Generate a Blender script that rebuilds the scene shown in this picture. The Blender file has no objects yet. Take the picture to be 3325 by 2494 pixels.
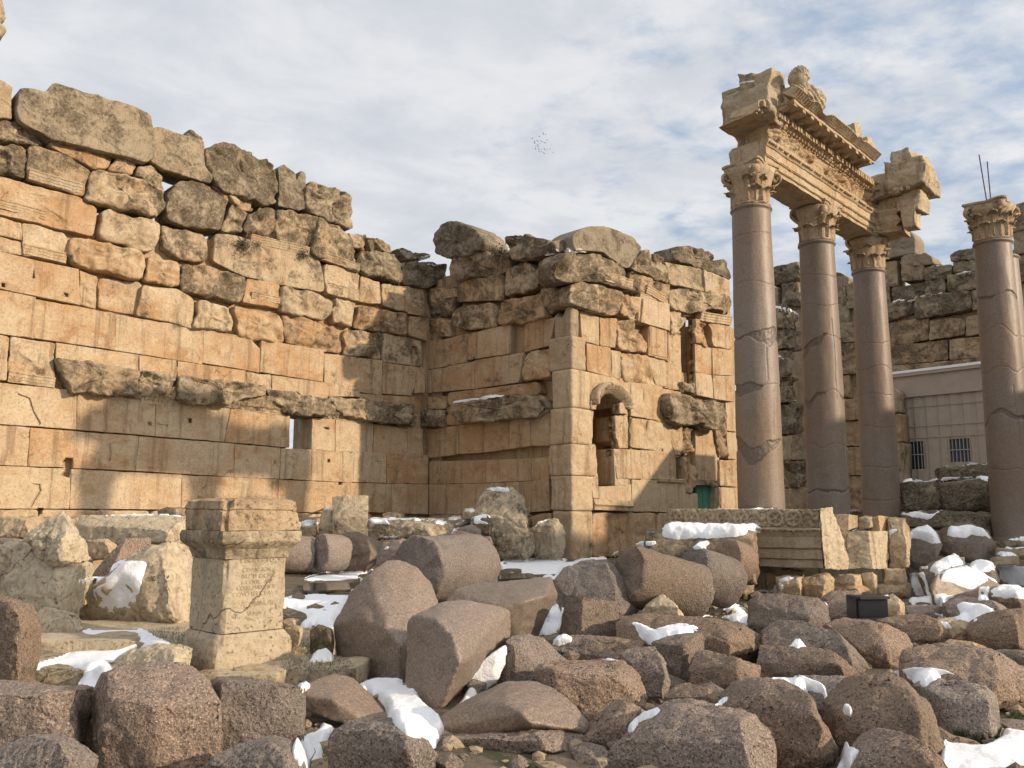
import bpy, bmesh, math, random
import numpy as np
from mathutils import Vector, noise, Matrix
from mathutils.bvhtree import BVHTree
random.seed(7)
R = math.radians
V = Vector
scene = bpy.context.scene
COL = scene.collection
# ------------------------------------------------------------------ camera
EYE = V((0, 0, 1.6)); FPX = 2781.0; CX, CY = 1662.5, 1247.0      # photograph: 3325 x 2494
PITCH, ROLL = R(8.69), R(0.5)
_F = V((0, math.cos(PITCH), math.sin(PITCH))); _R0 = V((1, 0, 0)); _U0 = V((0, -math.sin(PITCH), math.cos(PITCH)))
_RT = _R0*math.cos(ROLL) + _U0*math.sin(ROLL); _UP = -_R0*math.sin(ROLL) + _U0*math.cos(ROLL)
cam = bpy.data.cameras.new('camera'); cam.sensor_width = 36; cam.sensor_fit = 'HORIZONTAL'
cam.lens = FPX/3325*36; cam.clip_end = 5000; cam.clip_start = .05
co = bpy.data.objects.new('camera', cam); COL.objects.link(co)
m = Matrix.Identity(4)
for i in range(3):
    m[i][0] = _RT[i]; m[i][1] = _UP[i]; m[i][2] = -_F[i]; m[i][3] = EYE[i]
co.matrix_world = m
scene.camera = co
# ------------------------------------------------------------------ light
SUN_AZ, SUN_EL = 113.5, 18.2
sv = V((math.sin(R(SUN_AZ))*math.cos(R(SUN_EL)), math.cos(R(SUN_AZ))*math.cos(R(SUN_EL)), math.sin(R(SUN_EL))))
sl = bpy.data.lights.new('sun', 'SUN'); sl.energy = 4.8; sl.angle = R(1.0); sl.color = (1.0, .81, .60)
so = bpy.data.objects.new('sun', sl); COL.objects.link(so)
so.rotation_mode = 'QUATERNION'; so.rotation_quaternion = sv.to_track_quat('Z', 'Y'); so.location = (30, -20, 40)
scene.view_settings.view_transform = 'Standard'; scene.view_settings.look = 'None'
scene.view_settings.gamma = 1; scene.view_settings.exposure = 0.0
try: scene.view_settings.use_curve_mapping = False
except Exception: pass
scene.render.engine = 'CYCLES'
scene.cycles.max_bounces = 6; scene.cycles.diffuse_bounces = 3
try: scene.cycles.use_denoising = True
except Exception: pass
W = bpy.data.worlds.new('World'); scene.world = W; W.use_nodes = True

class NT:
    """small helper for node trees"""
    def __init__(s, nt): s.nt = nt; nt.nodes.clear()
    def n(s, t, ins=None, **kw):
        nd = s.nt.nodes.new(t)
        for k, v in kw.items(): setattr(nd, k, v)
        for k, v in (ins or {}).items():
            if hasattr(v, 'is_output') or isinstance(v, bpy.types.NodeSocket): s.nt.links.new(v, nd.inputs[k])
            else: nd.inputs[k].default_value = v
        return nd
    def noise(s, vec, scale, detail=5, rough=.6, dist=0):
        return s.n('ShaderNodeTexNoise', {'Vector': vec, 'Scale': scale, 'Detail': detail, 'Roughness': rough, 'Distortion': dist}).outputs['Fac']
    def ramp(s, fac, lo, hi, a=0.0, b=1.0):
        return s.n('ShaderNodeMapRange', {'Value': fac, 'From Min': lo, 'From Max': hi, 'To Min': a, 'To Max': b}, interpolation_type='SMOOTHSTEP').outputs[0]
    def math(s, op, a, b=0.0, clamp=False):
        nd = s.n('ShaderNodeMath', {0: a, 1: b}, operation=op); nd.use_clamp = clamp; return nd.outputs[0]
    def mix(s, f, a, b, blend='MIX'):
        nd = s.n('ShaderNodeMix', data_type='RGBA', blend_type=blend)
        for k, v in ((0, f), (6, a), (7, b)):
            if isinstance(v, bpy.types.NodeSocket): s.nt.links.new(v, nd.inputs[k])
            else: nd.inputs[k].default_value = (v if k == 0 else (*v, 1.0))
        return nd.outputs[2]
    def vmul(s, v, t):
        return s.n('ShaderNodeVectorMath', {0: v, 1: t}, operation='MULTIPLY').outputs[0]
    def vadd(s, v, t):
        return s.n('ShaderNodeVectorMath', {0: v, 1: t}, operation='ADD').outputs[0]

def build_world():
    t = NT(W.node_tree)
    sky = t.n('ShaderNodeTexSky', sky_type='NISHITA'); sky.sun_disc = False
    sky.sun_elevation = R(SUN_EL); sky.sun_rotation = R(SUN_AZ); sky.air_density = 1.2; sky.dust_density = 1.5; sky.altitude = 1100
    tc = t.n('ShaderNodeTexCoord').outputs['Generated']
    sp = t.n('ShaderNodeSeparateXYZ', {0: tc})
    zc = t.math('MAXIMUM', t.math('ADD', sp.outputs[2], .10), .07)
    px = t.math('DIVIDE', sp.outputs[0], zc); py = t.math('DIVIDE', sp.outputs[1], zc)
    p = t.n('ShaderNodeCombineXYZ', {0: px, 1: py, 2: 0.0}).outputs[0]
    pr = t.n('ShaderNodeMapping', {'Vector': p, 'Rotation': (0, 0, R(-38)), 'Scale': (1.0, 1.15, 1)}).outputs[0]
    big = t.noise(p, .55, 4, .55)
    mid = t.noise(pr, 2.1, 6, .58, .12)
    fine = t.noise(pr, 8.5, 6, .60, .15)
    # thick veil to the left, broken patches with blue gaps to the right
    az = t.ramp(sp.outputs[0], -.45, .40, .56, .00)
    s = t.math('ADD', t.math('MULTIPLY', big, .62), t.math('MULTIPLY', mid, .62))
    s = t.math('ADD', s, t.math('MULTIPLY', fine, .80))
    s = t.math('ADD', s, az)
    cov = t.ramp(s, .79, 1.20)
    shade = t.ramp(t.noise(pr, 3.1, 5, .6, .3), .3, .7)
    cc = t.mix(shade, (.70, .73, .785), (.90, .91, .93))
    glow = t.ramp(sp.outputs[2], .0, .32, 1.0, 0.0)
    blue = t.mix(glow, (.39, .51, .69), (.64, .72, .82))
    col = t.mix(cov, blue, cc)
    # the physical sky keeps its share of the light; the veil of cloud lies over it
    skyc = t.n('ShaderNodeMix', {0: 1.0, 6: sky.outputs[0], 7: (.075, .075, .075, 1)}, data_type='RGBA', blend_type='MULTIPLY').outputs[2]
    # glow added round the sun, out of frame, as fill for shaded faces
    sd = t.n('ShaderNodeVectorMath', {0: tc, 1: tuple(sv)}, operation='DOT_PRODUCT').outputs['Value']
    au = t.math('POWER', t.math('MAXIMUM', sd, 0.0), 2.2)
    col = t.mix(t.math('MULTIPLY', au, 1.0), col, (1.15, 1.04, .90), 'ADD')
    ov = t.ramp(sp.outputs[2], .55, .95, 0.0, .30)      # veil overhead, out of frame, brightened too as added fill
    col = t.mix(ov, col, (.9, .9, .92), 'ADD')
    up = t.ramp(sp.outputs[2], -.05, .0)
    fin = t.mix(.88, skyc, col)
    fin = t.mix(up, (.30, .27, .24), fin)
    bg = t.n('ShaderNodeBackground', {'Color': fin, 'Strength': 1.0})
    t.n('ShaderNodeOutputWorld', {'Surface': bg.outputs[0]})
build_world()

# ------------------------------------------------------------------ pixel -> world
ZOOM = {'U': (0, 0, 1/.66526), 'N': (0, 0, 1), 'A': (0, 200, .5425), 'B': (0, 1000, .5425), 'C': (1000, 600, .5425), 'D': (2125, 150, .5425),
        'E': (2125, 1000, .5425), 'F': (1000, 1500, .5425), 'G': (0, 1594, .5425), 'H': (2125, 1594, .5425),
        'K': (2330, 180, .42194), 'P': (1750, 1000, .48227), 'Q': (2100, 950, .45212), 'T': (560, 1600, .37372)}
def T(z, p):
    x0, y0, s = ZOOM[z]; return (x0+p[0]*s, y0+p[1]*s)
def ray(p):
    return (_F*FPX + _RT*(p[0]-CX) + _UP*(CY-p[1])).normalized()
def at_depth(p, d):
    r = ray(p); return EYE + r*(d/r.y)
def on_plane(p, o, n):
    r = ray(p); return EYE + r*((o-EYE).dot(n)/r.dot(n))
def ground_depth(p, z=0.0):
    r = ray(p); return r.y*(z-EYE.z)/r.z

# ------------------------------------------------------------------ objects
def tag(o, label, cat, group=None, kind=None):
    o['label'] = label
    if cat: o['category'] = cat
    if group: o['group'] = group
    if kind: o['kind'] = kind
    return o
def thing(name, loc, label, cat, group=None, rz=0):
    o = bpy.data.objects.new(name, None); COL.objects.link(o); o.location = loc; o.rotation_euler = (0, 0, rz)
    o.empty_display_size = .2
    bpy.context.view_layer.update()
    return tag(o, label, cat, group)
def mesh_obj(name, verts, faces, mat, parent=None, smooth=True, world=True, **props):
    """verts are world coordinates (or the parent's own when world is False); the origin goes to the base"""
    vs = [V(v) for v in verts]
    xs = [v.x for v in vs]; ys = [v.y for v in vs]; zs = [v.z for v in vs]
    c = V(((min(xs)+max(xs))/2, (min(ys)+max(ys))/2, min(zs)))
    me = bpy.data.meshes.new(name); me.from_pydata([tuple(v-c) for v in vs], [], faces); me.update()
    if smooth: me.shade_smooth()
    me.materials.append(mat)
    o = bpy.data.objects.new(name, me); COL.objects.link(o)
    if parent is not None:
        if parent.parent is not None: bpy.context.view_layer.update()
        o.parent = parent
        o.location = (parent.matrix_world.inverted() @ c) if world else c
        if world: o.rotation_euler = (0, 0, -parent.rotation_euler.z)
    else: o.location = c
    for k, v in props.items(): o[k] = v
    return o
def look(o, **kw):
    for k, v in kw.items(): o[k] = float(v)
    return o
def fnoise(v, f, seed=0.0, octs=4):
    return noise.fractal(V((v[0]*f+seed, v[1]*f-seed, v[2]*f+seed*.37)), 1.0, 2.0, octs, noise_basis='PERLIN_ORIGINAL')

# ------------------------------------------------------------------ materials
def attr(t, name):
    return t.n('ShaderNodeAttribute', attribute_type='OBJECT', attribute_name=name).outputs['Fac']
def new_mat(name):
    m = bpy.data.materials.new(name); m.use_nodes = True; return m, NT(m.node_tree)
def finish(t, col, rough, h, bump, dist=.05, spec=.3):
    b = t.n('ShaderNodeBump', {'Height': h, 'Strength': bump, 'Distance': dist}).outputs[0]
    p = t.n('ShaderNodeBsdfPrincipled', {'Base Color': col, 'Roughness': rough, 'Normal': b, 'Specular IOR Level': spec})
    t.n('ShaderNodeOutputMaterial', {'Surface': p.outputs[0]})
def coords(t):
    oc = t.n('ShaderNodeTexCoord').outputs['Object']
    rnd = t.n('ShaderNodeObjectInfo').outputs['Random']
    off = t.n('ShaderNodeCombineXYZ', {0: t.math('MULTIPLY', rnd, 91.0), 1: t.math('MULTIPLY', rnd, 53.0), 2: t.math('MULTIPLY', rnd, 17.0)}).outputs[0]
    return t.vadd(oc, off), rnd, oc
def limestone():
    """object properties: tint 0 cream .. 1 orange, lichen 0..1 dark growth, grey 0..1, fine = texture size"""
    m, t = new_mat('weathered limestone')
    c, rnd, oc = coords(t)
    tint, lich, grey = attr(t, 'tint'), attr(t, 'lichen'), attr(t, 'grey')
    big = t.noise(c, .55, 4, .55, .6); mid = t.noise(c, 2.4, 6, .62, .3); fine = t.noise(c, 13, 8, .68); grit = t.noise(c, 55, 4, .7)
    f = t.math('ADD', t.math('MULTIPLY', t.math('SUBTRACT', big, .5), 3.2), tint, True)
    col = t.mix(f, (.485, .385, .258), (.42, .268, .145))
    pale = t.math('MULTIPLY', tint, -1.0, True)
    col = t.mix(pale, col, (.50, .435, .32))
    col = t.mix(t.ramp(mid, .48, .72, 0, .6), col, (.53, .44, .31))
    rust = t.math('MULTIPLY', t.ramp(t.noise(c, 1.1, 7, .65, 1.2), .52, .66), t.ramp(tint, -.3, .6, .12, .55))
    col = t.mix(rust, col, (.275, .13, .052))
    vs = t.vmul(c, (3.2, 3.2, .22))
    streak = t.ramp(t.noise(vs, 1.0, 6, .65, .2), .51, .67, 0, .58)
    col = t.mix(streak, col, (.155, .105, .062))
    col = t.mix(t.ramp(fine, .42, .72, 0, .45), col, (.20, .13, .072))
    col = t.mix(grey, col, t.mix(mid, (.185, .155, .108), (.315, .268, .195)))
    pit = t.ramp(t.noise(t.vadd(c, (4, 2, 9)), 26, 7, .75), .56, .66, 0, .62)
    pit = t.math('MULTIPLY', pit, t.ramp(t.noise(c, 1.7, 5, .6), .36, .62, .25, 1.0))
    col = t.mix(pit, col, (.10, .066, .038))
    # lichen and soot: dark patches with paler crusts inside
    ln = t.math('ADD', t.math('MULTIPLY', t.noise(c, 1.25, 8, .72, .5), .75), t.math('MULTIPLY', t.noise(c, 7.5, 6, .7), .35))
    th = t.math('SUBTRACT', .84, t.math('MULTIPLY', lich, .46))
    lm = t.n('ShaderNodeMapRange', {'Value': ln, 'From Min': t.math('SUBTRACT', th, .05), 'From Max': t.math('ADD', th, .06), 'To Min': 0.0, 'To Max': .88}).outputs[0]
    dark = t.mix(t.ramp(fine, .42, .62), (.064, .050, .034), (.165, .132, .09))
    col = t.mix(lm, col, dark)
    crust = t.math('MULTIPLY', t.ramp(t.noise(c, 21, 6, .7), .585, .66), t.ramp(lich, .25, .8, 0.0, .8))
    col = t.mix(crust, col, (.42, .365, .27))
    v = t.n('ShaderNodeTexVoronoi', {'Vector': t.vadd(c, t.n('ShaderNodeVectorMath', {0: t.n('ShaderNodeTexNoise', {'Vector': c, 'Scale': 1.6, 'Detail': 5}).outputs['Color'], 1: (1.1, 1.1, 1.1)}, operation='MULTIPLY').outputs[0]), 'Scale': .55}, feature='DISTANCE_TO_EDGE').outputs['Distance']
    crack = t.math('MULTIPLY', t.ramp(v, .0, .007, 1.0, 0.0), t.ramp(t.noise(c, .9, 3), .54, .62))
    col = t.mix(t.math('MULTIPLY', crack, .6), col, (.10, .065, .035))
    h = t.math('ADD', t.math('MULTIPLY', mid, .7), t.math('MULTIPLY', fine, t.math('ADD', .45, t.math('MULTIPLY', lich, .5))))
    h = t.math('ADD', h, t.math('MULTIPLY', grit, .10))
    h = t.math('SUBTRACT', h, t.math('ADD', t.math('MULTIPLY', crack, .5), t.math('MULTIPLY', pit, .35)))
    finish(t, col, .93, h, .95, .055, .15)
    return m
def granite(polish=False):
    m, t = new_mat('polished rose granite' if polish else 'rough rose granite')
    c, rnd, oc = coords(t)
    k = 1.0
    big = t.noise(c, 1.3, 5, .6, .4); g1 = t.noise(c, 46*k, 3, .6); g2 = t.noise(t.vadd(c, (7, 3, 1)), 64*k, 3, .65); g3 = t.noise(t.vadd(c, (1, 9, 4)), 95*k, 2, .6)
    tint = attr(t, 'tint')
    base = t.mix(t.ramp(big, .35, .65), (.162, .120, .090), (.245, .186, .141))
    base = t.mix(t.math('MULTIPLY', tint, .8), base, (.25, .20, .148))
    base = t.mix(t.ramp(rnd, 0, 1, 0, .45), base, (.205, .135, .095))
    col = t.mix(t.ramp(g1, .52, .60), base, (.31, .222, .16))
    col = t.mix(t.ramp(g2, .545, .61, 0, .85), col, (.055, .042, .036))
    col = t.mix(t.ramp(g3, .64, .69), col, (.50, .43, .36))
    hue = t.n('ShaderNodeHueSaturation', {'Hue': .5, 'Saturation': t.ramp(t.noise(t.vadd(c, (3, 3, 3)), .35, 1, .5), .3, .7, .62, 1.12), 'Value': t.ramp(rnd, 0, 1, .80, 1.18), 'Color': col}).outputs[0]
    col = hue
    dirt = t.ramp(t.noise(c, 2.6, 7, .7, .6), .53, .70, 0, .55)
    col = t.mix(dirt, col, (.105, .083, .066))
    if polish:
        h = t.math('ADD', t.math('MULTIPLY', big, .6), t.math('MULTIPLY', g1, .10))
        ck = attr(t, 'unused')
        col = t.mix(.45, col, (.115, .078, .046))
        md = t.n('ShaderNodeAttribute', attribute_name='mended').outputs['Fac']
        col = t.mix(t.math('MULTIPLY', md, .62), col, (.085, .064, .05))
        finish(t, col, .50, h, .30, .03, .42)
    else:
        h = t.math('ADD', t.math('MULTIPLY', t.noise(c, 6, 8, .7), 1.0), t.math('MULTIPLY', g1, .38))
        h = t.math('ADD', h, t.math('MULTIPLY', g2, .22))
        finish(t, col, .86, h, 1.0, .045, .25)
    return m
def snow_mat():
    m, t = new_mat('settled snow')
    c, rnd, oc = coords(t)
    h = t.math('ADD', t.noise(c, 7, 6, .6), t.math('MULTIPLY', t.noise(c, 45, 6, .75), .40))
    dirt = t.ramp(t.noise(c, 5, 9, .78), .54, .78, 0, .30)
    col = t.mix(dirt, (.86, .875, .90), (.55, .50, .43))
    finish(t, col, .8, h, .8, .04, .25)
    return m
def plain(name, col, rough=.6, var=.25, scale=6, metal=0.0, bump=.2):
    m, t = new_mat(name)
    c, rnd, oc = coords(t)
    n_ = t.noise(c, scale, 6, .65)
    cc = t.mix(t.ramp(n_, .3, .75, 0, 1), tuple(x*(1+var*.4) for x in col), tuple(x*(1-var) for x in col))
    b = t.n('ShaderNodeBump', {'Height': n_, 'Strength': bump, 'Distance': .02}).outputs[0]
    p = t.n('ShaderNodeBsdfPrincipled', {'Base Color': cc, 'Roughness': rough, 'Metallic': metal, 'Normal': b})
    t.n('ShaderNodeOutputMaterial', {'Surface': p.outputs[0]})
    return m
LIME = limestone(); GRAN = granite(False); GRANP = granite(True); SNOW = snow_mat()
# ------------------------------------------------------------------ plan of the court: two axes, walls follow them
AX = R(46.0)
AU = V((math.sin(AX), math.cos(AX), 0))            # along the long walls, away to the right
AV = V((math.cos(AX), -math.sin(AX), 0))           # across them, towards the right and the viewer
def hit_line(px, o, d):
    """where the vertical plane through the eye and pixel column px meets the ground line o + t*d"""
    r = ray((px, 1672)); k = r.x/r.y
    t = (k*o.y-o.x)/(d.x-k*d.y); return o+d*t
PIER = at_depth((1858, 1690), 32.0); PIER.z = 0
CORNER = hit_line(1388, PIER, -AV); CORNER.z = 0
FLOOR = 1.45                                       # floor of the open hall in front of the long wall
PL = {'long': (CORNER, AV), 'side': (CORNER, -AU), 'niche': (PIER, AV)}
far0 = at_depth((3325, 1672), 38.5); far0.z = 0
PL['far'] = (far0, -AU)
PL['podium'] = (CORNER+AV*6.5, AV)

def poly_resample(pts, n):
    seg = [(pts[i], pts[(i+1) % len(pts)]) for i in range(len(pts))]
    L = [math.hypot(b[0]-a[0], b[1]-a[1]) for a, b in seg]; tot = sum(L)
    out = []
    for i, (a, b) in enumerate(seg):
        k = max(1, round(n*L[i]/tot))
        for j in range(k):
            f = j/k; out.append((a[0]+(b[0]-a[0])*f, a[1]+(b[1]-a[1])*f))
    return out
def smooth_ring(p, it):
    for _ in range(it):
        p = [((p[i-1][0]+2*p[i][0]+p[(i+1) % len(p)][0])/4, (p[i-1][1]+2*p[i][1]+p[(i+1) % len(p)][1])/4) for i in range(len(p))]
    return p
STY = {  # edge radius, face roughness, outline wobble, corner smoothing, bulge
    'A': (.007, .012, .007, 0, .0), 'W': (.035, .036, .022, 1, .008), 'R': (.075, .085, .050, 2, .022), 'D': (.07, .13, .065, 1, .02)}
def to_plane(z, poly, pl, out):
    o, n = PL[pl]; ax = V((-n.y, n.x, 0)) if pl in ('side', 'far') else V((-n.y, n.x, 0))
    oo = o + n*out; r = []
    for p in poly:
        w = on_plane(T(z, p), oo, n); r.append(((w-oo).dot(ax), w.z))
    return r, oo, ax, n
def block_geo(pts, oo, ax, n, style='A', dep=1.1, seed=0.0, N=64, gap=.008):
    er, rough, wob, sm, bulge = STY[style]
    ring = poly_resample(pts, N); ring = smooth_ring(ring, sm); M = len(ring)
    cx = sum(p[0] for p in ring)/M; cz = sum(p[1] for p in ring)/M
    size = math.sqrt(abs(sum(ring[i-1][0]*ring[i][1]-ring[i][0]*ring[i-1][1] for i in range(M)))/2)
    er = min(er, size*.25)
    rr = []
    for (a, z) in ring:
        d = math.hypot(a-cx, z-cz) or 1e-6
        g = (-.003 if style == 'A' else gap) + wob*.3 - wob*1.8*fnoise((a, z, seed), 2.2, seed, 4)
        if style == 'A' and fnoise((a, z, seed), .9, seed+5, 2) > .22: g += .018*abs(fnoise((a, z, 1), 5, seed, 3))*2
        k = max(.3, 1-g/d); rr.append((cx+(a-cx)*k, cz+(z-cz)*k, d))
    S = [0, .012, .03, .06, .10, .16, .24, .34, .46, .60, .76, .90]
    def P(a, z, off):
        return oo + ax*a + V((0, 0, z)) + n*off
    verts, faces = [], []
    for dback in (dep, dep*.45, .22):
        for (a, z, d) in rr:
            w = wob*.6*fnoise((a, z, dback), 3, seed+3, 3); verts.append(P(a+w, z+w, -dback))
    for s in S:
        for (a, z, d) in rr:
            dist = s*d*.8; q = min(dist/er, 1) if er > 0 else 1
            off = -er*(1-math.sqrt(max(0, 1-(1-q)**2))) + bulge*size*.5*(1-(1-s)**2)
            aa, zz = cx+(a-cx)*(1-s), cz+(z-cz)*(1-s)
            nz = fnoise((aa, zz, 0), 1.3, seed, 5); n2 = fnoise((aa, zz, 0), 5, seed+9, 4)
            n3 = noise.turbulence(V((aa*2.6+seed, zz*2.6, seed)), 4, True)
            off += rough*(1.35*nz+.6*n2-.55*(n3-.5)) - (rough*1.1 if nz < -.2 else 0)*min(1, (-.2-nz)*9)
            verts.append(P(aa, zz, off))
    nr = 3+len(S)
    for k in range(nr-1):
        for i in range(M):
            j = (i+1) % M
            faces.append((k*M+i, k*M+j, (k+1)*M+j, (k+1)*M+i))
    verts.append(P(cx, cz, bulge*size*.5)); ci = len(verts)-1
    for i in range(M): faces.append(((nr-1)*M+i, (nr-1)*M+(i+1) % M, ci))
    faces.append(tuple(range(M-1, -1, -1)))
    return verts, faces
BN = [0]
def block(z, poly, pl, style='A', out=0.0, dep=1.1, parent=None, name='wall_block', mat=None, N=60, gap=.008, **attrs):
    BN[0] += 1; seed = BN[0]*3.17 % 50
    pts, oo, ax, n = to_plane(z, poly, pl, out)
    v, f = block_geo(pts, oo, ax, n, style, dep, seed, N, gap)
    rs = random.Random(BN[0])
    a = dict(tint=.45, lichen=.2, grey=0.0); a.update(attrs)
    zt = sum(q[1] for q in pts)/len(pts)
    if pl in ('long', 'side', 'niche') and zt > 6.2: a['lichen'] += min(.16, (zt-6.2)*.05)
    a['lichen'] = min(a['lichen'], .56)
    a['tint'] = min(1, max(0, a['tint']+rs.uniform(-.28, .28))); a['lichen'] = max(0, a['lichen']+rs.uniform(-.06, .10)+(.10 if style in 'RD' else .03))
    o = mesh_obj(name, v, f, mat or LIME, parent); look(o, **a)
    # the ring order decides which way faces look: make them look outwards
    bm = bmesh.new(); bm.from_mesh(o.data); bmesh.ops.recalc_face_normals(bm, faces=bm.faces); bm.to_mesh(o.data); bm.free()
    return o
def core(z, poly, pl, back=.32, dep=.85, parent=None, name='wall_core', **attrs):
    pts, oo, ax, n = to_plane(z, poly, pl, 0)
    M = len(pts); P = lambda a, zz, off: oo+ax*a+V((0, 0, zz))-n*off
    v = [P(a, zz, back) for a, zz in pts]+[P(a, zz, back+dep) for a, zz in pts]
    f = [tuple(range(M)), tuple(range(2*M-1, M-1, -1))]+[(i, i+M, (i+1) % M+M, (i+1) % M) for i in range(M)]
    o = mesh_obj(name, v, f, LIME, parent, smooth=False); look(o, **{**dict(tint=.6, lichen=.3, grey=.1), **attrs})
    bm = bmesh.new(); bm.from_mesh(o.data); bmesh.ops.recalc_face_normals(bm, faces=bm.faces); bm.to_mesh(o.data); bm.free()
    return o
def fillet(z, p0, p1, pl, prof, name, parent, out=0.0, mat=None, n=80, amp=.016, **attrs):
    """a moulding run along a wall between two pixels; prof = (height above line, projection)"""
    pts, oo, ax, nn = to_plane(z, [p0, p1], pl, out)
    v, f = [], []; k = len(prof); back = -.25
    full = [(prof[0][0], back)]+list(prof)+[(prof[-1][0], back)]; k = len(full)
    for i in range(n+1):
        t = i/n; a = pts[0][0]+(pts[1][0]-pts[0][0])*t; zz = pts[0][1]+(pts[1][1]-pts[0][1])*t
        for (h, pr) in full:
            e = amp*fnoise((a*2, zz+h, pr), 2.5, 4, 4)*(1 if pr > back else 0)
            v.append(oo+ax*a+V((0, 0, zz+h+e))+nn*(pr+e*2))
    for i in range(n):
        for j in range(k):
            j2 = (j+1) % k
            f.append((i*k+j, i*k+j2, (i+1)*k+j2, (i+1)*k+j))
    f.append(tuple(range(k))); f.append(tuple(n*k+j for j in range(k-1, -1, -1)))
    o = mesh_obj(name, v, f, mat or LIME, parent, smooth=False); look(o, **{**dict(tint=.3, lichen=.2, grey=.1), **attrs})
    bm = bmesh.new(); bm.from_mesh(o.data); bmesh.ops.recalc_face_normals(bm, faces=bm.faces); bm.to_mesh(o.data); bm.free()
    return o

# ================================================================== ground
def gz(x, y):
    return .05*fnoise((x, y, 0), .35, 2, 3) + .02*fnoise((x, y, 0), 1.7, 5, 3)
def build_ground():
    ys = [2.0]
    while ys[-1] < 62: ys.append(ys[-1]*1.022+.01)
    ys = [-30, -10, 0] + ys + [90, 200, 800, 3000]
    us = np.linspace(-1.1, 1.1, 150)
    v, f = [], []
    xs = None
    for y in ys:
        w = max(abs(y), 14)*1.25
        if y > 62 or y < 0: w = max(60, abs(y)*2.0)
        for u in us: v.append((u*w, y, gz(u*w, y) if 1.5 < y < 62 else 0))
    n = len(us)
    for i in range(len(ys)-1):
        for j in range(n-1): f.append((i*n+j, i*n+j+1, (i+1)*n+j+1, (i+1)*n+j))
    m, t = new_mat('court ground')
    c = t.n('ShaderNodeTexCoord').outputs['Object']
    a = t.noise(c, .5, 6, .6); b = t.noise(c, 3.2, 8, .7); d = t.noise(c, 20, 6, .7)
    nearm = t.ramp(t.n('ShaderNodeSeparateXYZ', {0: c}).outputs[1], 12.0, 19.0)
    col = t.mix(t.ramp(b, .35, .65), (.085, .065, .045), (.17, .135, .095))
    col = t.mix(nearm, col, t.mix(t.ramp(b, .35, .65), (.13, .105, .075), (.28, .225, .155)))
    col = t.mix(t.ramp(t.noise(c, 1.6, 7, .7, .5), .54, .62, 0, .85), col, (.040, .047, .018))
    col = t.mix(t.ramp(d, .60, .70), col, (.30, .25, .18))
    sy = t.n('ShaderNodeSeparateXYZ', {0: c})
    belt = t.math('MULTIPLY', t.ramp(sy.outputs[1], 11.0, 16.0), t.ramp(sy.outputs[1], 60, 40))
    deep = t.math('MULTIPLY', t.ramp(t.math('SUBTRACT', sy.outputs[0], t.math('MULTIPLY', sy.outputs[1], .34)), .0, 1.2), t.ramp(sy.outputs[1], 12.0, 14.0))
    cs = t.vmul(c, (1.0, 1.8, 1))
    sn = t.math('ADD', t.math('MULTIPLY', t.noise(cs, .45, 3, .5), .55), t.math('MULTIPLY', t.noise(cs, 2.6, 7, .65, .4), .5))
    sm = t.math('MAXIMUM', t.math('MULTIPLY', t.ramp(sn, .485, .515), belt), t.math('MULTIPLY', t.ramp(sn, .40, .44), deep))
    wet = t.ramp(t.noise(cs, .3, 3, .5), .5, .6)
    col = t.mix(sm, col, (.84, .855, .88))
    h = t.math('ADD', t.math('ADD', t.math('MULTIPLY', b, 1.0), t.math('MULTIPLY', d, .35)), t.math('MULTIPLY', sm, 1.1))
    finish(t, col, .85, h, .9, .06)
    o = mesh_obj('ground', v, f, m); o['kind'] = 'structure'
    o['label'] = 'stony earth floor of the court with melting snow and moss'
build_ground()

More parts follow.
